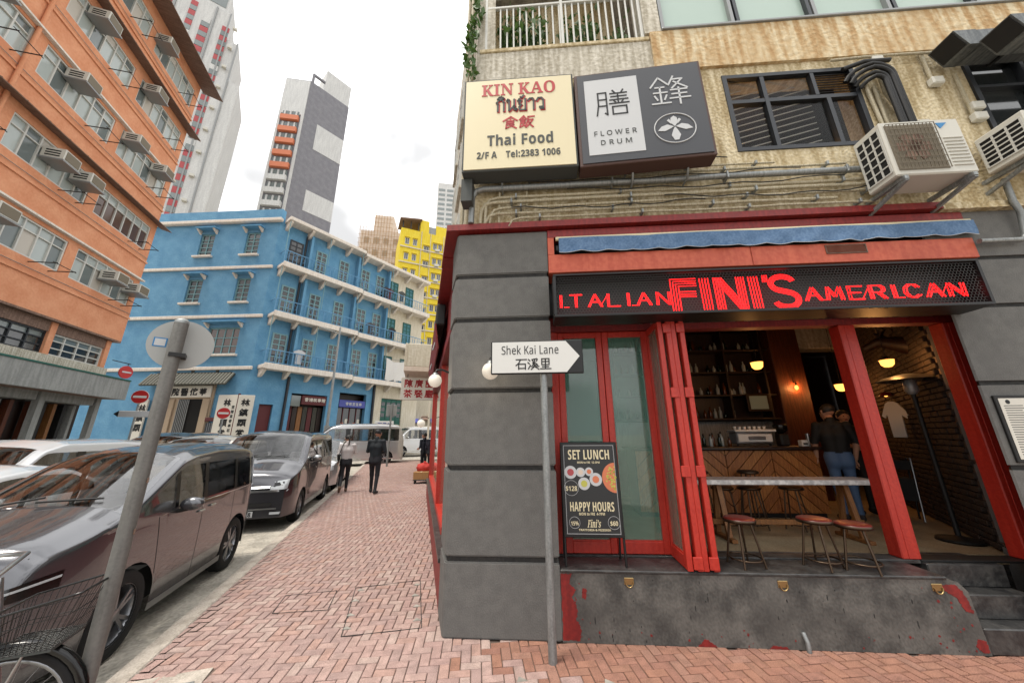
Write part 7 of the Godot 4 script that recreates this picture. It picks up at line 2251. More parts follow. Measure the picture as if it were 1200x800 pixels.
# ---------------------------------------------------------------- street furniture
func build_street_furniture():
	# lane name sign on its post
	var s := thing("street_name_sign", Transform3D(FA.basis, Vector3(0.275, 0, -2.93)), "white arrow shaped lane name plate on a thin grey post", "sign")
	part("post", MB.new().tube([Vector3(0, -0.02, 0), Vector3(0, 2.12, 0)], 0.032, 14).tube([Vector3(0, 1.58, 0), Vector3(0, 1.6, 0)], 0.034, 14), M.galv, s)
	part("plate", MB.new().cbx(-0.46, 0.345, 2.07, 2.37, 0.028, 0.05, 0.008), M.ink, s)
	part("face", MB.new().prism(PackedVector2Array([Vector2(-0.448, 2.082), Vector2(0.20, 2.082), Vector2(0.315, 2.22), Vector2(0.20, 2.358), Vector2(-0.448, 2.358)]), 0.0502, 0.0525), M.white_paint, s)
	text(s, "lettering", "Shek Kai Lane", Vector3(-0.115, 2.285, 0.0535), 0.5, 0.082, M.ink, "Droid Sans", false, 0.002)
	glyphs(s, M.ink, ["石", "溪", "里"], Vector3(-0.245, 2.105, 0.0535), 0.105, Vector3(0.105, 0, 0), 0.010, 0.002)
	for y in [2.12, 2.29]: part("clamp", MB.new().bx(-0.05, 0.05, y, y + 0.03, -0.04, 0.03), M.galv, s)
	part("post", MB.new().tube([Vector3(0, 2.121, 0), Vector3(0, 2.33, 0)], 0.03, 12), M.galv, s)
	# leaning-looking traffic sign post by the kerb, sign seen from behind
	var a := deg_to_rad(-45.9)
	var D := 3.05
	var t := thing("traffic_sign_post", Transform3D(Basis(Vector3.UP, deg_to_rad(40)), Vector3(D * sin(a), 0, -D * cos(a))), "grey signpost with a round sign seen from behind at the kerb", "sign")
	part("post", MB.new().tube([Vector3(0, -0.02, 0), Vector3(0, 2.29, 0)], 0.037, 18), M.pole_grey, t)
	part("cap", MB.new().lathe([Vector2(0.038, 2.288), Vector2(0.037, 2.305), Vector2(0.025, 2.318), Vector2(0, 2.32)], 16), M.galv, t)
	part("disc", MB.new().disc(Vector3(0.02, 2.16, -0.062), 0.165, 0.006, 40), M.sign_back, t)
	for y in [2.06]: part("clamp", MB.new().bx(-0.02, 0.06, y, y + 0.025, -0.058, 0.046), M.black_metal, t)
	part("sticker", MB.new().bx(-0.115, -0.05, 2.13, 2.19, -0.0588, -0.0565), M.logo_blue, t)
	part("sticker", MB.new().bx(-0.108, -0.057, 2.137, 2.183, -0.0567, -0.056), M.sign_light, t)
	for y in [1.05, 1.32]: part("scuff", MB.new().cbox(Vector3(0.036, y, 0.024), Vector3(0.008, 0.03, 0.012), 0.003, Basis(Vector3.UP, 0.6)), M.rust_sheet, t)
	# bicycle at the lower left, with its wire basket
	var b := thing("bicycle", Transform3D(Basis(Vector3.UP, deg_to_rad(24)), Vector3(-2.44, 0, -1.95)), "bicycle with a black wire basket parked at the pavement's edge", "bicycle")
	var R := 0.27
	var wx := 0.02
	var ring := []
	for k in 41: ring.append(Vector3(wx + cos(TAU * k / 40.0) * R, R + 0.02 + sin(TAU * k / 40.0) * R, 0))
	var wh := part("wheel", MB.new().tube(ring, 0.022, 8, -1.0, false), M.rubber, b)
	var rim := []
	for k in 41: rim.append(Vector3(wx + cos(TAU * k / 40.0) * (R - 0.025), R + 0.02 + sin(TAU * k / 40.0) * (R - 0.025), 0))
	part("rim", MB.new().tube(rim, 0.011, 6, -1.0, false), M.alloy, wh)
	var sp := MB.new()
	for k in 20: sp.tube([Vector3(wx + cos(TAU * k / 20.0) * 0.02, R + 0.02 + sin(TAU * k / 20.0) * 0.02, 0.02 * (1 if k % 2 else -1)), Vector3(wx + cos(TAU * k / 20.0 + 0.1) * (R - 0.03), R + 0.02 + sin(TAU * k / 20.0 + 0.1) * (R - 0.03), 0)], 0.0015, 4)
	part("spokes", sp, M.alloy, wh)
	var mg := []
	for k in 15: mg.append(Vector3(wx + cos(PI * (0.05 + 0.8 * k / 14.0)) * (R + 0.035), R + 0.02 + sin(PI * (0.05 + 0.8 * k / 14.0)) * (R + 0.035), 0))
	part("mudguard", MB.new().tube(mg, 0.024, 8), M.black_gloss, b)
	part("fork", MB.new().tube([Vector3(wx, R + 0.02, 0.05), Vector3(wx - 0.08, R + 0.36, 0.04), Vector3(wx - 0.12, 0.9, 0.0)], 0.013, 8).tube([Vector3(wx, R + 0.02, -0.05), Vector3(wx - 0.08, R + 0.36, -0.04), Vector3(wx - 0.12, 0.9, 0.0)], 0.013, 8), M.silver, b)
	part("handlebar", MB.new().tube([Vector3(-0.28, 0.95, 0.26), Vector3(-0.14, 0.96, 0.2), Vector3(-0.12, 0.9, 0.0), Vector3(-0.14, 0.96, -0.2), Vector3(-0.28, 0.95, -0.26)], 0.012, 8), M.silver, b)
	part("frame", MB.new().tube([Vector3(-0.11, 0.84, 0), Vector3(-0.45, 0.3, 0), Vector3(-0.62, 0.3, 0)], 0.018, 8).tube([Vector3(-0.45, 0.3, 0), Vector3(-0.66, 0.8, 0)], 0.016, 8).tube([Vector3(-0.62, 0.3, 0), Vector3(-1.0, 0.29, 0)], 0.012, 6), M.black_gloss, b)
	part("saddle", MB.new().ball(Vector3(-0.68, 0.83, 0), Vector3(0.12, 0.04, 0.07), 12, 8), M.black, b)
	var ring2 := []
	for k in 41: ring2.append(Vector3(-1.0 + cos(TAU * k / 40.0) * R, R + 0.02 + sin(TAU * k / 40.0) * R, 0))
	part("wheel", MB.new().tube(ring2, 0.022, 8, -1.0, false), M.rubber, b)
	# basket: wider at the rim, dipping front edge
	var bk := MB.new()
	var y0 := 0.60
	var hx := 0.115
	var hz := 0.12
	var cx := 0.10
	var rimpt := func(u: float, lvl: float) -> Vector3:
		# u 0..4 round the basket; lvl 0 bottom, 1 rim
		var k := 1.0 + 0.38 * lvl
		var c := [Vector2(-1, -1), Vector2(1, -1), Vector2(1, 1), Vector2(-1, 1)]
		var i := int(u) % 4
		var p: Vector2 = c[i].lerp(c[(i + 1) % 4], u - floor(u))
		return Vector3(cx + p.x * hx * k + 0.03 * lvl, y0 + lvl * (0.20 + 0.035 * p.x), p.y * hz * k)
	for lv in [0.0, 0.33, 0.62]:
		var pts := []
		for k in 41: pts.append(rimpt.call(k / 10.0, lv))
		bk.tube(pts, 0.0022, 5, -1.0, false)
	for k in 48: bk.tube([rimpt.call(k / 12.0, 0.0), rimpt.call(k / 12.0, 1.0)], 0.0015, 4, -1.0, false)
	for k in 13:
		bk.tube([Vector3(cx - hx + k * hx / 6.0, y0, -hz), Vector3(cx - hx + k * hx / 6.0, y0, hz)], 0.002, 4, -1.0, false)
		bk.tube([Vector3(cx - hx, y0 + 0.002, -hz + k * hz / 6.0), Vector3(cx + hx, y0 + 0.002, -hz + k * hz / 6.0)], 0.002, 4, -1.0, false)
	var bo := part("basket", bk, M.black_gloss, b)
	var rp := []
	for k in 41: rp.append(rimpt.call(k / 10.0, 1.0))
	part("basket_rim", MB.new().tube(rp, 0.006, 6, -1.0, false), M.black_gloss, bo)
	part("basket_floor", MB.new().bx(cx - hx, cx + hx, y0 - 0.012, y0 - 0.004, -hz, hz), M.ink_grey, bo)
	part("basket_stay", MB.new().tube([Vector3(cx, y0 - 0.01, 0.06), Vector3(wx, R + 0.02, 0.05)], 0.006, 6), M.silver, bo)
	# lamp post before the blue house
	var lp := thing("lamp_post", Transform3D(Basis.IDENTITY, Vector3(-12.6, -0.12, -23.6)), "tall slim grey lamp post in front of the blue balconies", "lamp post")
	part("pole", MB.new().tube([Vector3(0, 0, 0), Vector3(0, 9.4, 0)], 0.11, 10, 0.06), M.galv, lp)
	part("base", MB.new().tube([Vector3(0, 0, 0), Vector3(0, 2.4, 0)], 0.17, 12), M.galv, lp)
	part("arm", MB.new().tube([Vector3(0, 8.9, 0), Vector3(-1.3, 9.35, 0.3)], 0.035, 6), M.galv, lp)
	# no entry signs
	var ne := func(p: Vector3, r: float, h: float, turn: float, label: String, plate: bool):
		var n := thing("no_entry_sign", Transform3D(Basis(Vector3.UP, turn), p), label, "sign", "red no entry signs")
		part("post", MB.new().tube([Vector3(0, 0, 0), Vector3(0, h + r, 0)], 0.045, 8), M.galv, n)
		part("disc", MB.new().disc(Vector3(0, h, 0.06), r, 0.02, 28), M.road_sign_red, n)
		part("rim", MB.new().disc(Vector3(0, h, 0.05), r * 1.06, 0.018, 28), M.white_paint, n)
		part("bar", MB.new().bx(-r * 0.78, r * 0.78, h - r * 0.17, h + r * 0.17, 0.07, 0.078), M.white_paint, n)
		if plate:
			part("arrow_plate", MB.new().cbx(-0.6, 0.55, h - 1.0, h - 0.7, 0.05, 0.08, 0.01), M.sign_light, n)
			part("arrow_head", MB.new().prism(PackedVector2Array([Vector2(-0.6, h - 1.0), Vector2(-0.6, h - 0.7), Vector2(-0.78, h - 0.85)]), 0.05, 0.08), M.ink, n)
	ne.call(far_at(-47.6, 25.5) + Vector3(0, -0.12, 0), 0.32, 3.68, deg_to_rad(25), "red no entry sign with arrow plate against the blue flank", true)
	ne.call(far_at(-40.0, 25.5) + Vector3(0, -0.12, 0), 0.30, 3.0, deg_to_rad(25), "red no entry sign in front of the white clinic board", false)
	# sign post at the end of the pavement
	var sp2 := thing("pavement_sign_post", Transform3D(Basis(Vector3.UP, deg_to_rad(20)), Vector3(-6.74, 0, -19.14)), "thin grey signpost with small plate at the end of the brick pavement", "sign")
	part("post", MB.new().tube([Vector3(0, 0, 0), Vector3(0, 3.3, 0)], 0.05, 8), M.galv, sp2)
	part("plate", MB.new().cbx(-0.28, 0.28, 2.65, 3.25, -0.08, -0.05, 0.01), M.canopy_grey, sp2)
	var sp3 := thing("kerbside_post", Transform3D(Basis.IDENTITY, Vector3(-4.05, 0, -17.3)), "thin grey post beside the people in dark clothes", "post")
	part("post", MB.new().tube([Vector3(0, 0, 0), Vector3(0, 2.3, 0)], 0.045, 8), M.galv, sp3)
	part("cap", MB.new().ball(Vector3(0, 2.31, 0), Vector3(0.055, 0.04, 0.055), 10, 6), M.galv, sp3)
	# small white ad board behind the silver van
	var ad := thing("white_notice_board", Transform3D(Basis(Vector3.UP, deg_to_rad(20)), Vector3(-10.2, -0.12, -27.6)), "small white notice board above the silver van", "sign")
	part("panel", MB.new().cbx(-0.7, 0.7, 2.3, 2.85, -0.03, 0.03, 0.01), M.white_paint, ad)
	part("stand", MB.new().tube([Vector3(-0.5, 0, 0), Vector3(-0.5, 2.3, 0)], 0.04, 6).tube([Vector3(0.5, 0, 0), Vector3(0.5, 2.3, 0)], 0.04, 6), M.galv, ad)
	glyphs(ad, M.shop_blue, ["石", "里", "林"], Vector3(-0.5, 2.4, 0.035), 0.32, Vector3(0.36, 0, 0), 0.05, 0.01)
	# trolley with a box and a red bag
	var tr := thing("flat_trolley", Transform3D(Basis(Vector3.UP, deg_to_rad(8)), Vector3(-3.17, 0, -12.5)), "low wheeled trolley on the pavement under a cardboard box", "trolley")
	part("deck", MB.new().cbx(-0.26, 0.26, 0.10, 0.13, -0.2, 0.2, 0.01), M.black, tr)
	for q in [[-0.2, 0.15], [0.2, 0.15], [-0.2, -0.15], [0.2, -0.15]]: part("castor", MB.new().lathe([Vector2(0, -0.02), Vector2(0.05, -0.02), Vector2(0.05, 0.02), Vector2(0, 0.02)], 12, Transform3D(Basis(Vector3.BACK, PI / 2), Vector3(q[0], 0.05, q[1]))), M.rubber, tr)
	var bxn := thing("cardboard_box", Transform3D(Basis(Vector3.UP, deg_to_rad(6)), Vector3(-3.17, 0.131, -12.5)), "brown cardboard box on the low trolley", "box")
	part("carton", MB.new().cbx(-0.25, 0.25, 0, 0.24, -0.18, 0.18, 0.006), M.cardboard, bxn)
	part("tape", MB.new().bx(-0.03, 0.03, 0.2401, 0.2415, -0.18, 0.18), M.cream, bxn)
	var lump := func(called: String, p: Vector3, sz: Vector3, m, label: String, seed_: int):
		var n := FastNoiseLite.new()
		n.seed = seed_
		n.frequency = 2.2
		var bm := MB.new()
		var rows := []
		for i in 11:
			var r := []
			for j in 19:
				var th := PI * i / 10.0
				var ph := TAU * j / 18.0
				var d := Vector3(sin(th) * cos(ph), cos(th), sin(th) * sin(ph))
				r.append(d * sz * (1.0 + 0.35 * n.get_noise_3dv(d * Vector3(1, 1, 1))) + Vector3(0, 0, 0))
			rows.append(r)
		bm.sheet(rows, Vector3.UP, Vector3.ZERO)
		var tb := thing(called, Transform3D(Basis.IDENTITY, p), label, "bag")
		part("sack", bm, m, tb)
		part("knot", MB.new().tube([Vector3(0, sz.y * 0.8, 0), Vector3(0.03, sz.y * 1.25, 0.02)], 0.03, 8, 0.05), m, tb)
	lump.call("red_bag", Vector3(-3.15, 0.48, -12.75), Vector3(0.27, 0.16, 0.2), M.bag_red, "bulging red bag lying on the cardboard box", 5)
	lump.call("white_bag", Vector3(-2.86, 0.3, -12.8), Vector3(0.2, 0.2, 0.18), M.cloth_white, "white plastic bag beside the cardboard box", 8)
	# red reclining traffic marker and clutter by the bags
	var pots := [[-6.2, -20.6], [-5.6, -21.0]]
	for k in 2:
		plant("street_plant", Transform3D(Basis.IDENTITY, Vector3(-3.6 + k * 0.5, 0, -22.0 - k)), 0.5, 1.5, 120, ["leafy potted plant beyond the people in dark clothes, nearer the road", "leafy potted plant beyond the people in dark clothes, nearer the wall"][k])

# ---------------------------------------------------------------- people
# A body is a set of tapered bones; their distances are blended and meshed as one skin.
class Flesh:
	var bones := []       # [a, b, ra, rb, colour, squash z]
	func add(a: Vector3, b: Vector3, ra: float, rb: float, col: Color):
		bones.append([a, b, ra, rb, col])
	func mesh_into(m: MB, cell: float, blend: float, only: Array = []):
		var use := bones
		var lo := Vector3(1e9, 1e9, 1e9)
		var hi := -lo
		for q in use:
			var r: float = maxf(q[2], q[3]) + cell * 2.0
			lo = lo.min(q[0] - Vector3(r, r, r)).min(q[1] - Vector3(r, r, r))
			hi = hi.max(q[0] + Vector3(r, r, r)).max(q[1] + Vector3(r, r, r))
		var nx := int((hi.x - lo.x) / cell) + 2
		var ny := int((hi.y - lo.y) / cell) + 2
		var nz := int((hi.z - lo.z) / cell) + 2
		var f := PackedFloat32Array()
		f.resize(nx * ny * nz)
		f.fill(1.0)
		var own := PackedByteArray()
		own.resize(nx * ny * nz)
		var best := PackedFloat32Array()
		best.resize(nx * ny * nz)
		best.fill(1.0)
		for bi in use.size():
			var q = use[bi]
			var a: Vector3 = q[0]
			var b: Vector3 = q[1]
			var r0: float = q[2]
			var r1: float = q[3]
			var ab := b - a
			var l2 := maxf(ab.length_squared(), 1e-8)
			var ext: float = maxf(r0, r1) + blend + cell * 2.0
			var p0 := (a.min(b) - Vector3(ext, ext, ext) - lo) / cell
			var p1 := (a.max(b) + Vector3(ext, ext, ext) - lo) / cell
			for k in range(maxi(0, int(p0.z)), mini(nz, int(p1.z) + 1)):
				for j in range(maxi(0, int(p0.y)), mini(ny, int(p1.y) + 1)):
					var base := (k * ny + j) * nx
					for i in range(maxi(0, int(p0.x)), mini(nx, int(p1.x) + 1)):
						var p := lo + Vector3(i, j, k) * cell
						var t := clampf((p - a).dot(ab) / l2, 0.0, 1.0)
						var d := (p - a - ab * t).length() - (r0 + (r1 - r0) * t)
						var at_ := base + i
						var e := f[at_]
						if d < best[at_]:
							best[at_] = d
							own[at_] = bi
						var h := clampf(0.5 + 0.5 * (e - d) / blend, 0.0, 1.0)
						f[at_] = e + (d - e) * h - blend * h * (1.0 - h)
		# surface nets
		var vid := {}
		var vp := PackedVector3Array()
		var vc := PackedColorArray()
		var offs := [0, 1, nx, nx + 1, nx * ny, nx * ny + 1, nx * ny + nx, nx * ny + nx + 1]
		var co := [Vector3(0, 0, 0), Vector3(1, 0, 0), Vector3(0, 1, 0), Vector3(1, 1, 0), Vector3(0, 0, 1), Vector3(1, 0, 1), Vector3(0, 1, 1), Vector3(1, 1, 1)]
		var ed := [[0, 1], [2, 3], [4, 5], [6, 7], [0, 2], [1, 3], [4, 6], [5, 7], [0, 4], [1, 5], [2, 6], [3, 7]]
		for k in nz - 1:
			for j in ny - 1:
				var base := (k * ny + j) * nx
				for i in nx - 1:
					var g := base + i
					var neg := 0
					for c in 8:
						if f[g + offs[c]] < 0.0: neg += 1
					if neg == 0 or neg == 8: continue
					var s := Vector3.ZERO
					var n := 0
					for e in ed:
						var fa := f[g + offs[e[0]]]
						var fb := f[g + offs[e[1]]]
						if (fa < 0.0) != (fb < 0.0):
							s += co[e[0]].lerp(co[e[1]], fa / (fa - fb))
							n += 1
					vid[g] = vp.size()
					vp.append(lo + (Vector3(i, j, k) + s / n) * cell)
					vc.append(use[own[g]][4])
		# normals from the field
		var vn := PackedVector3Array()
		vn.resize(vp.size())
		var tris := PackedInt32Array()
		for g in vid:
			var i: int = g % nx
			var j: int = (g / nx) % ny
			var k: int = g / (nx * ny)
			for ax in 3:
				var st: int = [1, nx, nx * ny][ax]
				var fa := f[g]
				var fb := f[g + st]
				if (fa < 0.0) == (fb < 0.0): continue
				var u: int = [nx, nx * ny, 1][ax]
				var w: int = [nx * ny, 1, nx][ax]
				if not (vid.has(g - u) and vid.has(g - w) and vid.has(g - u - w)): continue
				var q := [vid[g], vid[g - u], vid[g - u - w], vid[g - w]]
				if fa >= 0.0: q.reverse()
				for tq in [[0, 1, 2], [0, 2, 3]]:
					for c in tq: tris.append(q[c])
					var fn := (vp[q[tq[1]]] - vp[q[tq[0]]]).cross(vp[q[tq[2]]] - vp[q[tq[0]]])
					for c in tq: vn[q[c]] += fn
		for i in range(0, tris.size(), 3):
			m.v.append(vp[tris[i]]); m.v.append(vp[tris[i + 2]]); m.v.append(vp[tris[i + 1]])
			for c in [0, 2, 1]:
				m.n.append(vn[tris[i + c]].normalized())
				m.c.append(vc[tris[i + c]])

func lin(r: int, g: int, b: int) -> Color:
	var c := Color8(r, g, b).srgb_to_linear() * 0.74
	c.a = 1.0
	return c

# p: joints in metres for a figure 1.72 tall facing +z, scaled by s
func person(xf: Transform3D, label: String, cols: Dictionary, j: Dictionary, s := 1.0, fine := true, group := "") -> Node3D:
	var t := thing("person", xf, label, "person", group)
	var m := MB.new()
	var f := Flesh.new()
	var top: Color = cols.top
	var leg: Color = cols.leg
	var skin: Color = cols.skin
	var sh: Color = cols.shoe
	var P := func(k: String) -> Vector3: return j[k] * s
	# trunk
	var hipc: Vector3 = (j.hip_l + j.hip_r) * 0.5
	for sd in [-1.0, 1.0]:
		f.add((hipc + Vector3(sd * 0.07, 0.02, -0.005)) * s, (hipc + Vector3(sd * 0.07, -0.06, -0.02)) * s, 0.105 * s, 0.105 * s, leg)
		f.add((hipc + Vector3(sd * 0.055, 0.12, 0)) * s, (j.chest + Vector3(sd * 0.075, 0.0, 0.0)) * s, 0.105 * s, 0.115 * s, top)
		f.add((j.chest + Vector3(sd * 0.07, 0, 0)) * s, (j.neck + Vector3(sd * 0.08, -0.09, 0)) * s, 0.115 * s, 0.075 * s, top)
	f.add((j.neck + Vector3(0, -0.07, 0)) * s, (j.neck + Vector3(0, 0.0, 0.0)) * s, 0.07 * s, 0.056 * s, top)
	f.add(P.call("neck"), (j.head + Vector3(0, -0.07, -0.01)) * s, 0.052 * s, 0.05 * s, skin)
	for e in ["l", "r"]:
		f.add(P.call("sh_" + e), P.call("el_" + e), 0.062 * s, 0.045 * s, top)
		var bare: bool = cols.get("bare", false)
		f.add(P.call("el_" + e), P.call("wr_" + e), 0.043 * s, 0.030 * s, skin if bare else top)
		f.add(P.call("hip_" + e), P.call("kn_" + e), 0.09 * s, 0.058 * s, leg)
		f.add(P.call("kn_" + e), P.call("an_" + e), 0.056 * s, 0.042 * s, leg)
		var an: Vector3 = j["an_" + e]
		var toe: Vector3 = j["toe_" + e]
		f.add((an + Vector3(0, -0.035, 0) - (toe - an).normalized() * 0.03) * s, (toe + Vector3(0, 0.005, 0)) * s, 0.043 * s, 0.034 * s, sh)
	f.mesh_into(m, 0.016 * s, 0.03 * s)
	# head
	var h := Flesh.new()
	var hd: Vector3 = j.head * s
	var face: Vector3 = j.face.normalized()
	var right := Vector3.UP.cross(face).normalized()
	h.add(hd + Vector3(0, 0.025, 0) * s - face * 0.012 * s, hd + Vector3(0, 0.0, 0) * s + face * 0.018 * s, 0.088 * s, 0.084 * s, skin)
	h.add(hd + Vector3(0, -0.05, 0) * s + face * 0.03 * s, hd + Vector3(0, -0.088, 0) * s + face * 0.052 * s, 0.056 * s, 0.036 * s, skin)
	h.add(hd + Vector3(0, 0.0, 0) * s + face * 0.095 * s, hd + Vector3(0, -0.03, 0) * s + face * 0.112 * s, 0.009 * s, 0.015 * s, skin)
	for sd in [-1.0, 1.0]:
		h.add(hd + right * sd * 0.088 * s + Vector3(0, 0.015, 0) * s, hd + right * sd * 0.086 * s + Vector3(0, -0.02, 0) * s, 0.018 * s, 0.012 * s, skin)
		h.add(hd + right * sd * 0.032 * s + Vector3(0, 0.006, 0) * s + face * 0.094 * s, hd + right * sd * 0.034 * s + Vector3(0, 0.006, 0) * s + face * 0.093 * s, 0.009 * s, 0.009 * s, lin(40, 30, 28))
	h.add(hd + right * 0.02 * s + Vector3(0, -0.06, 0) * s + face * 0.098 * s, hd - right * 0.02 * s + Vector3(0, -0.06, 0) * s + face * 0.098 * s, 0.008 * s, 0.008 * s, lin(150, 84, 78))
	h.mesh_into(m, 0.009 * s, 0.016 * s)
	# hands: palm and five fingers, curled a little
	for e in ["l", "r"]:
		var g := Flesh.new()
		var wr: Vector3 = j["wr_" + e] * s
		var dir: Vector3 = (j["wr_" + e] - j["el_" + e]).normalized()
		if j.has("hand_" + e): dir = j["hand_" + e].normalized()
		var across := dir.cross(Vector3.RIGHT if absf(dir.x) < 0.8 else Vector3.UP).normalized()
		var nrm := across.cross(dir).normalized() * (1.0 if e == "l" else -1.0)
		var kn := wr + dir * 0.085 * s
		g.add(wr, kn + across * 0.022 * s, 0.022 * s, 0.014 * s, skin)
		g.add(wr, kn - across * 0.022 * s, 0.022 * s, 0.014 * s, skin)
		for q in 4:
			var o := kn + across * (q - 1.5) * 0.019 * s
			var l: float = [0.062, 0.075, 0.07, 0.052][q] * s
			var m1 := o + (dir * 0.92 + nrm * 0.35).normalized() * l * 0.55
			g.add(o, m1, 0.0095 * s, 0.009 * s, skin)
			g.add(m1, m1 + (dir * 0.6 + nrm * 0.8).normalized() * l * 0.5, 0.009 * s, 0.008 * s, skin)
		var tb := wr + dir * 0.03 * s - across * 0.028 * s
		g.add(tb, tb + (dir * 0.7 - across * 0.6 + nrm * 0.3).normalized() * 0.04 * s, 0.013 * s, 0.011 * s, skin)
		g.add(tb + (dir * 0.7 - across * 0.6 + nrm * 0.3).normalized() * 0.04 * s, tb + (dir * 0.9 - across * 0.3 + nrm * 0.4).normalized() * 0.07 * s, 0.0105 * s, 0.009 * s, skin)
		g.mesh_into(m, 0.0065 * s, 0.008 * s)
	part("body", m, M.skin_tint, t)
	# hair or cap over the back and top of the head
	var hm := MB.new()
	var rows := []
	var bs := Basis(right, Vector3.UP, face)
	for i in 9:
		var r := []
		for q in 21:
			var ph := TAU * q / 20.0
			var front := clampf(cos(ph), 0, 1)
			var th := PI * i / 8.0 * (0.64 - 0.26 * front * front)
			var d := Vector3(sin(th) * sin(ph), cos(th), sin(th) * cos(ph))
			r.append(hd + Vector3(0, 0.022, 0) * s - face * 0.008 * s + bs * (d * Vector3(0.097, 0.102, 0.106)) * s * (1.0 + 0.02 * sin(q * 2.3 + i)))
		rows.append(r)
	hm.sheet(rows, Vector3.UP, hd)
	if cols.has("tail"): hm.tube([hd - face * 0.1 * s + Vector3(0, 0.02, 0) * s, hd - face * 0.15 * s + Vector3(0, -0.06, 0) * s, hd - face * 0.13 * s + Vector3(0, -0.22, 0) * s], 0.035 * s, 8, 0.015 * s)
	var hp := StandardMaterial3D.new()
	hp.albedo_color = cols.get("hair", c8(28, 24, 22))
	hp.roughness = 0.6
	part("hair" if not cols.has("cap") else "cap", hm, hp, t)
	if cols.has("cap"): part("cap_peak", MB.new().ball(hd + face * 0.12 * s + Vector3(0, 0.05, 0) * s, Vector3(0.075, 0.012, 0.075) * s, 12, 6), hp, t)
	return t

func pose(stand := true) -> Dictionary:
	return {"hip_l": Vector3(0.085, 0.90, 0), "hip_r": Vector3(-0.085, 0.90, 0), "chest": Vector3(0, 1.24, 0.0), "neck": Vector3(0, 1.47, -0.01), "head": Vector3(0, 1.60, 0.015), "face": Vector3(0, 0, 1),
		"sh_l": Vector3(0.19, 1.39, -0.01), "sh_r": Vector3(-0.19, 1.39, -0.01), "el_l": Vector3(0.23, 1.10, -0.03), "el_r": Vector3(-0.23, 1.10, -0.03), "wr_l": Vector3(0.22, 0.85, 0.04), "wr_r": Vector3(-0.22, 0.85, 0.04),
		"kn_l": Vector3(0.09, 0.49, 0.02), "kn_r": Vector3(-0.09, 0.49, 0.02), "an_l": Vector3(0.09, 0.08, -0.01), "an_r": Vector3(-0.09, 0.08, -0.01), "toe_l": Vector3(0.11, 0.035, 0.15), "toe_r": Vector3(-0.11, 0.035, 0.15)}

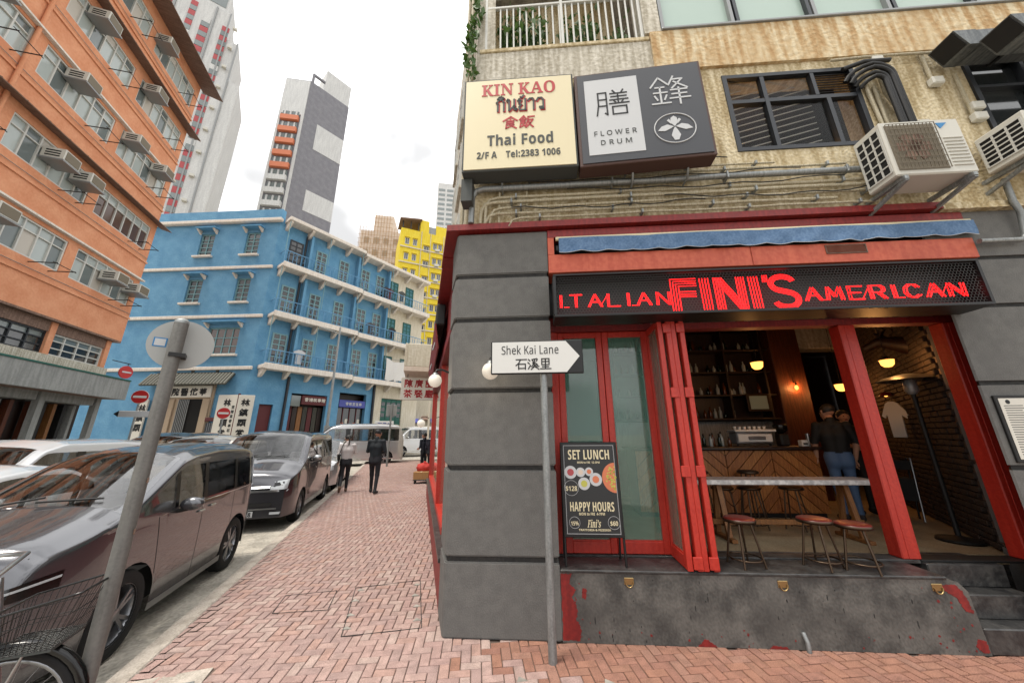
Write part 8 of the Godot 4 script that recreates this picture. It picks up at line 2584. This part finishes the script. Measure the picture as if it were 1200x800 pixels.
func build_people():
	var away := FK.basis.get_euler().y + PI / 2   # face up the street, away from the viewer
	away = atan2(-0.316, -0.949)
	# man in black, walking away with head bent over a phone
	var a := pose()
	a.head = Vector3(0, 1.595, 0.05); a.face = Vector3(-0.25, -0.35, 1)
	a.el_l = Vector3(0.24, 1.12, 0.02); a.wr_l = Vector3(0.12, 1.12, 0.24); a.el_r = Vector3(-0.25, 1.12, 0.0); a.wr_r = Vector3(-0.16, 1.10, 0.25)
	a.hand_l = Vector3(-0.6, 0.3, 0.6); a.hand_r = Vector3(0.5, 0.3, 0.6)
	a.kn_l = Vector3(0.09, 0.50, 0.10); a.an_l = Vector3(0.10, 0.08, 0.17); a.toe_l = Vector3(0.13, 0.04, 0.32)
	a.kn_r = Vector3(-0.10, 0.49, -0.03); a.an_r = Vector3(-0.11, 0.085, -0.16); a.toe_r = Vector3(-0.13, 0.035, -0.01)
	var black := {"top": lin(26, 27, 34), "leg": lin(24, 24, 27), "skin": lin(190, 140, 115), "shoe": lin(30, 28, 28), "hair": c8(20, 20, 24), "cap": true}
	person(Transform3D(Basis(Vector3.UP, away - 0.25), Vector3(-4.0, 0, -10.38)), "person in black with dark cap walking up the pavement looking at a phone", black, a, 1.02)
	# woman in white top, mid stride
	var w := pose()
	w.head = Vector3(0.01, 1.59, 0.05); w.face = Vector3(0.3, -0.15, 1)
	w.el_r = Vector3(-0.24, 1.16, 0.06); w.wr_r = Vector3(-0.12, 1.30, 0.22); w.hand_r = Vector3(0.3, 0.8, 0.3)
	w.el_l = Vector3(0.24, 1.12, -0.08); w.wr_l = Vector3(0.22, 0.92, 0.08)
	w.kn_l = Vector3(0.08, 0.48, -0.04); w.an_l = Vector3(0.09, 0.18, -0.32); w.toe_l = Vector3(0.10, 0.045, -0.24)
	w.kn_r = Vector3(-0.08, 0.50, 0.12); w.an_r = Vector3(-0.08, 0.08, 0.12); w.toe_r = Vector3(-0.09, 0.035, 0.27)
	var white := {"top": lin(214, 206, 204), "leg": lin(26, 26, 29), "skin": lin(205, 158, 132), "shoe": lin(120, 92, 76), "tail": true}
	var wn := person(Transform3D(Basis(Vector3.UP, away + 0.1), Vector3(-4.95, 0, -10.6)), "person in white top and black trousers walking beside the parked vans", white, w, 0.94)
	part("shoulder_bag", MB.new().cbox(Vector3(0.2, 0.98, -0.1), Vector3(0.08, 0.2, 0.24), 0.03), M.black, wn)
	part("bag_strap", MB.new().tube([Vector3(0.19, 1.08, -0.1), Vector3(0.12, 1.34, -0.09), Vector3(0.1, 1.38, 0.0)], 0.012, 6), M.black, wn)
	# people farther along, by the shop
	for k in 3:
		var b := pose()
		b.face = [Vector3(0.4, -0.2, 1), Vector3(-0.5, -0.1, 1), Vector3(0.8, 0, 0.5)][k]
		b.wr_l = [Vector3(0.16, 1.05, 0.22), Vector3(0.22, 0.85, 0.05), Vector3(0.2, 1.0, 0.2)][k]
		person(Transform3D(Basis(Vector3.UP, away + [0.4, -0.6, 1.6][k]), Vector3([-4.05, -3.55, -4.5][k], 0, [-16.2, -15.4, -17.8][k])), ["person in dark jacket standing farther along the pavement, between two others", "person in navy clothes standing closest to the side wall", "person in grey top standing by the thin post"][k], {"top": [lin(44, 46, 60), lin(34, 38, 52), lin(90, 88, 92)][k], "leg": lin(32, 34, 42), "skin": lin(196, 150, 124), "shoe": lin(30, 30, 30)}, b, 0.98, false, "people beyond the trolley")
	# staff inside the bar
	var c := pose()
	c.face = Vector3(0.5, -0.3, 1)
	c.el_l = Vector3(0.25, 1.13, 0.02); c.wr_l = Vector3(0.24, 0.90, 0.10)
	c.el_r = Vector3(-0.26, 1.13, 0.0); c.wr_r = Vector3(-0.22, 0.88, 0.06)
	var ab := FA.basis.get_euler().y
	person(FA * Transform3D(Basis(Vector3.UP, PI - 0.35), Vector3(4.80, 0.48, -1.82)), "person in black T-shirt and jeans standing at the end of the bar", {"top": lin(13, 12, 13), "leg": lin(84, 110, 146), "skin": lin(190, 140, 112), "shoe": lin(40, 36, 34), "bare": true}, c, 0.85)
	var d := pose()
	d.wr_l = Vector3(0.05, 1.05, 0.2); d.wr_r = Vector3(-0.05, 1.1, 0.2); d.el_l = Vector3(0.26, 1.12, 0.05); d.el_r = Vector3(-0.26, 1.12, 0.05); d.hand_l = Vector3(-1, 0.2, 0.1); d.hand_r = Vector3(1, 0.2, 0.1)
	person(FA * Transform3D(Basis(Vector3.UP, -0.3), Vector3(5.38, 0.48, -2.3)), "person in black with folded arms facing the doorway inside the bar", {"top": lin(13, 12, 13), "leg": lin(24, 24, 26), "skin": lin(190, 140, 112), "shoe": lin(30, 30, 30), "bare": true}, d, 0.82)
